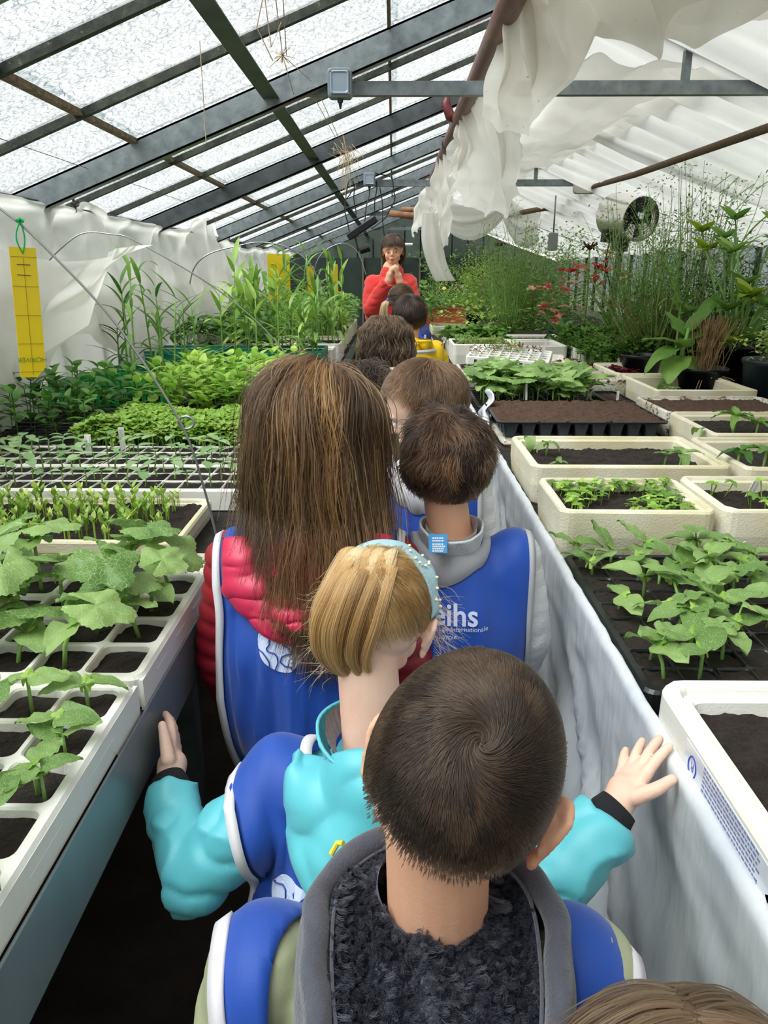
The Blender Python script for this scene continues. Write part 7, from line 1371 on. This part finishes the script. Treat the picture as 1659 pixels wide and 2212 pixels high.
# 9 boy in the yellow raincoat
HD = hair_mat('hair_dark_brown', '#130b08', '#2f201a', '#5d4438')
Y9 = person('boy with short dark brown hair in a bright yellow hooded raincoat and blue vest', .09, 4.0, 1.30, (.084, 4.0, 1.215), rotm(0, -.08, 0), 1.05, SKIN, jacket=YEL, jr=1.15, voxel=.008, shz=1.0)
panel(Y9, lambda t: (-.170, .170), .7, 'vest', VBLUE, seed=23, nu=26, nv=40, neck=.08, piping=PIPING, amin=60)
hoodback(Y9, .165, 1.08, .88, YEL, .045, seed=11, seam=False, tip=.3, lift=.02, crease=.005); collar(Y9, .080, 1.035, .055, .0, YEL, YEL, 8, r1=.03)
mb = MB(); n_ = 30; a = np.linspace(PI*1.08, PI*1.92, n_); mb.tube([(.0+.128*math.cos(t), -.055+.150*math.sin(t), 1.045) for t in a], .010, 6); mb.ob('reflective_strip', mat('reflective_grey', '#b9bcc2', .3), Y9['e'])
hair(Y9, HD, cap_mat('scalp_dark', '#2c1e19'), 6000, lambda u: np.interp(u[:, 2], [-.8, 0, .7], [.02, .04, .05]), pole=(.1, -.5, .8), swirl=.9, lift=.10, steps=7, mask=mask_short(-.66), r=.0011, clump=.6, wave=(.2, 6), seed=71, rad=(.080, .096, .09))
# 10 girl with the low ponytail
T10 = person('farthest child, girl with a light side ponytail and purple hair tie before the woman', .045, 4.95, 1.34, (.055, 4.95, 1.262), rotm(-.5, -.1, 0), 1.0, SKIN, jacket=MATS['navy_jumper'], jr=1.05, voxel=.008, shz=1.04)
panel(T10, lambda t: (-.165, .165), .7, 'vest', VBLUE, seed=25, nu=26, nv=36)
hair(T10, HC, MATS['scalp_curly'], 3500, lambda u: .05+0*u[:, 0], pole=(0, .2, 1), swirl=0, lift=.03, steps=6, mask=mask_short(-.62), r=.0011, clump=.3, seed=81, part=lambda nh, t: c3([-.75, -.6, -.1])-nh, rad=(.080, .096, .088), light=.12)
h10 = T10['hc']; g0 = h10+c3([-.085, -.030, -.005]); tail(1800, None, [g0, g0+c3([-.025, -.02, -.02]), g0+c3([-.030, -.03, -.08]), g0+c3([-.028, -.025, -.15]), g0+c3([-.018, -.02, -.21])], .010, .024, HFa, T10['e'], .0012, 83, light=-.05)
mb = MB(); V, F = ellips(g0, (.016, .014, .016)); mb.add(V, F); mb.ob('hair_tie', mat('violet_hair_tie', '#5046b8', .6), T10['e'], True)
# 11 child at the bottom right corner, only the crown in view
HK = hair_mat('hair_mid_brown', '#2a1d14', '#55412f', '#866a4e')
K11 = person('child at the bottom right corner, only the parted light brown crown in view', .20, .315, .96, (.190, .325, .885), rotm(0, .0, 0), 1.05, SKIN, jacket=MATS['navy_jumper'], jr=1.0, voxel=.006, shz=.70, ears=True)
def kpart(nh, t): s_ = np.sign(nh[:, 0:1]+.001); return np.concatenate([s_*.8, -.25+0*s_, -.5+0*s_], 1)
hair(K11, HK, cap_mat('scalp_mid', '#57432f'), 11000, lambda u: .09+0*u[:, 0], pole=(0, .1, 1), swirl=.1, lift=.09, steps=10, mask=lambda u, g: (u[:, 2] > -.3) & (u[:, 1] < .5+.5*u[:, 2]), r=.0006, clump=.5, wave=(.12, 5), seed=91, rad=(.082, .10, .090), grav=.8, gstart=1.0, part=kpart)
# 12 the woman in red
WR = rotm(PI-.08, -.02, .03)
def wool(p_): return .006*sn(p_, 7, 5)+.005*np.abs(sn(p_*[1, 1, 1.6], 17, 7))
W_ = person('woman in a bright red sweater and pale jeans with both hands raised to her mouth', -.02, 6.0, 1.70, (-.005, 5.985, 1.60), WR, 1.06, SKIN, jacket=REDS, jr=.98, voxel=.006, shz=1.40, sh=.108, face=True, trousers=JEANS, jname='sweater', jdisp=wool,
            armL=[(-.155, 6.0, 1.345), (-.165, 5.90, 1.16), (-.035, 5.80, 1.37)], armR=[(.115, 6.0, 1.345), (.125, 5.90, 1.18), (.045, 5.80, 1.36)],
            handL=dict(d=(.25, .0, .9), nrm=(.9, .2, -.2), curl=(.7, 1.0, .8), side=-1, size=.15), handR=dict(d=(-.25, 0, .9), nrm=(-.9, .2, -.2), curl=(.7, 1.0, .8), side=1, size=.15))
hair(W_, HD, MATS['scalp_dark'], 7000, lambda u: np.where(u[:, 1] > .3, .045, .11), pole=(-.3, .35, .9), swirl=.1, lift=.07, steps=10, mask=lambda u, g: (u[:, 2] > np.where(u[:, 1] > .2, .42, -.55)), r=.0012, clump=.3, wave=(.05, 4), seed=95, rad=(.080, .097, .091), grav=.5, gstart=.8)
for sd in (-1, 1):
    ec = W_['hc']+WR@(c3([sd*.029, .073, -.027])*1.06); V, F = ellips(ec, (.0095, .009, .0048)); ey = ob('eye', me_new('eye', V, F, MATS['eye_white'], True), W_['e']); V, F = ellips(ec+WR@c3([0, .006, 0]), (.0052, .005, .0052)); ob('iris', me_new('iris', V, F, MATS['dark_iris'], True), ey)
    V, F = tube([W_['hc']+WR@(c3([sd*x, .083-.1*abs(x-.03), -.008+z])*1.06) for x, z in ((.016, -.001), (.028, .003), (.042, -.001))], .0022, 6); ob('eyebrow', me_new('eyebrow', V, F, MATS['scalp_dark']), W_['e'])
V, F = ellips(W_['hc']+WR@(c3([0, .087, -.075])*1.06), (.018, .004, .0055)); ob('lips', me_new('lips', V, F, mat('lip_rose', '#a8544e', .5), True), W_['e'])
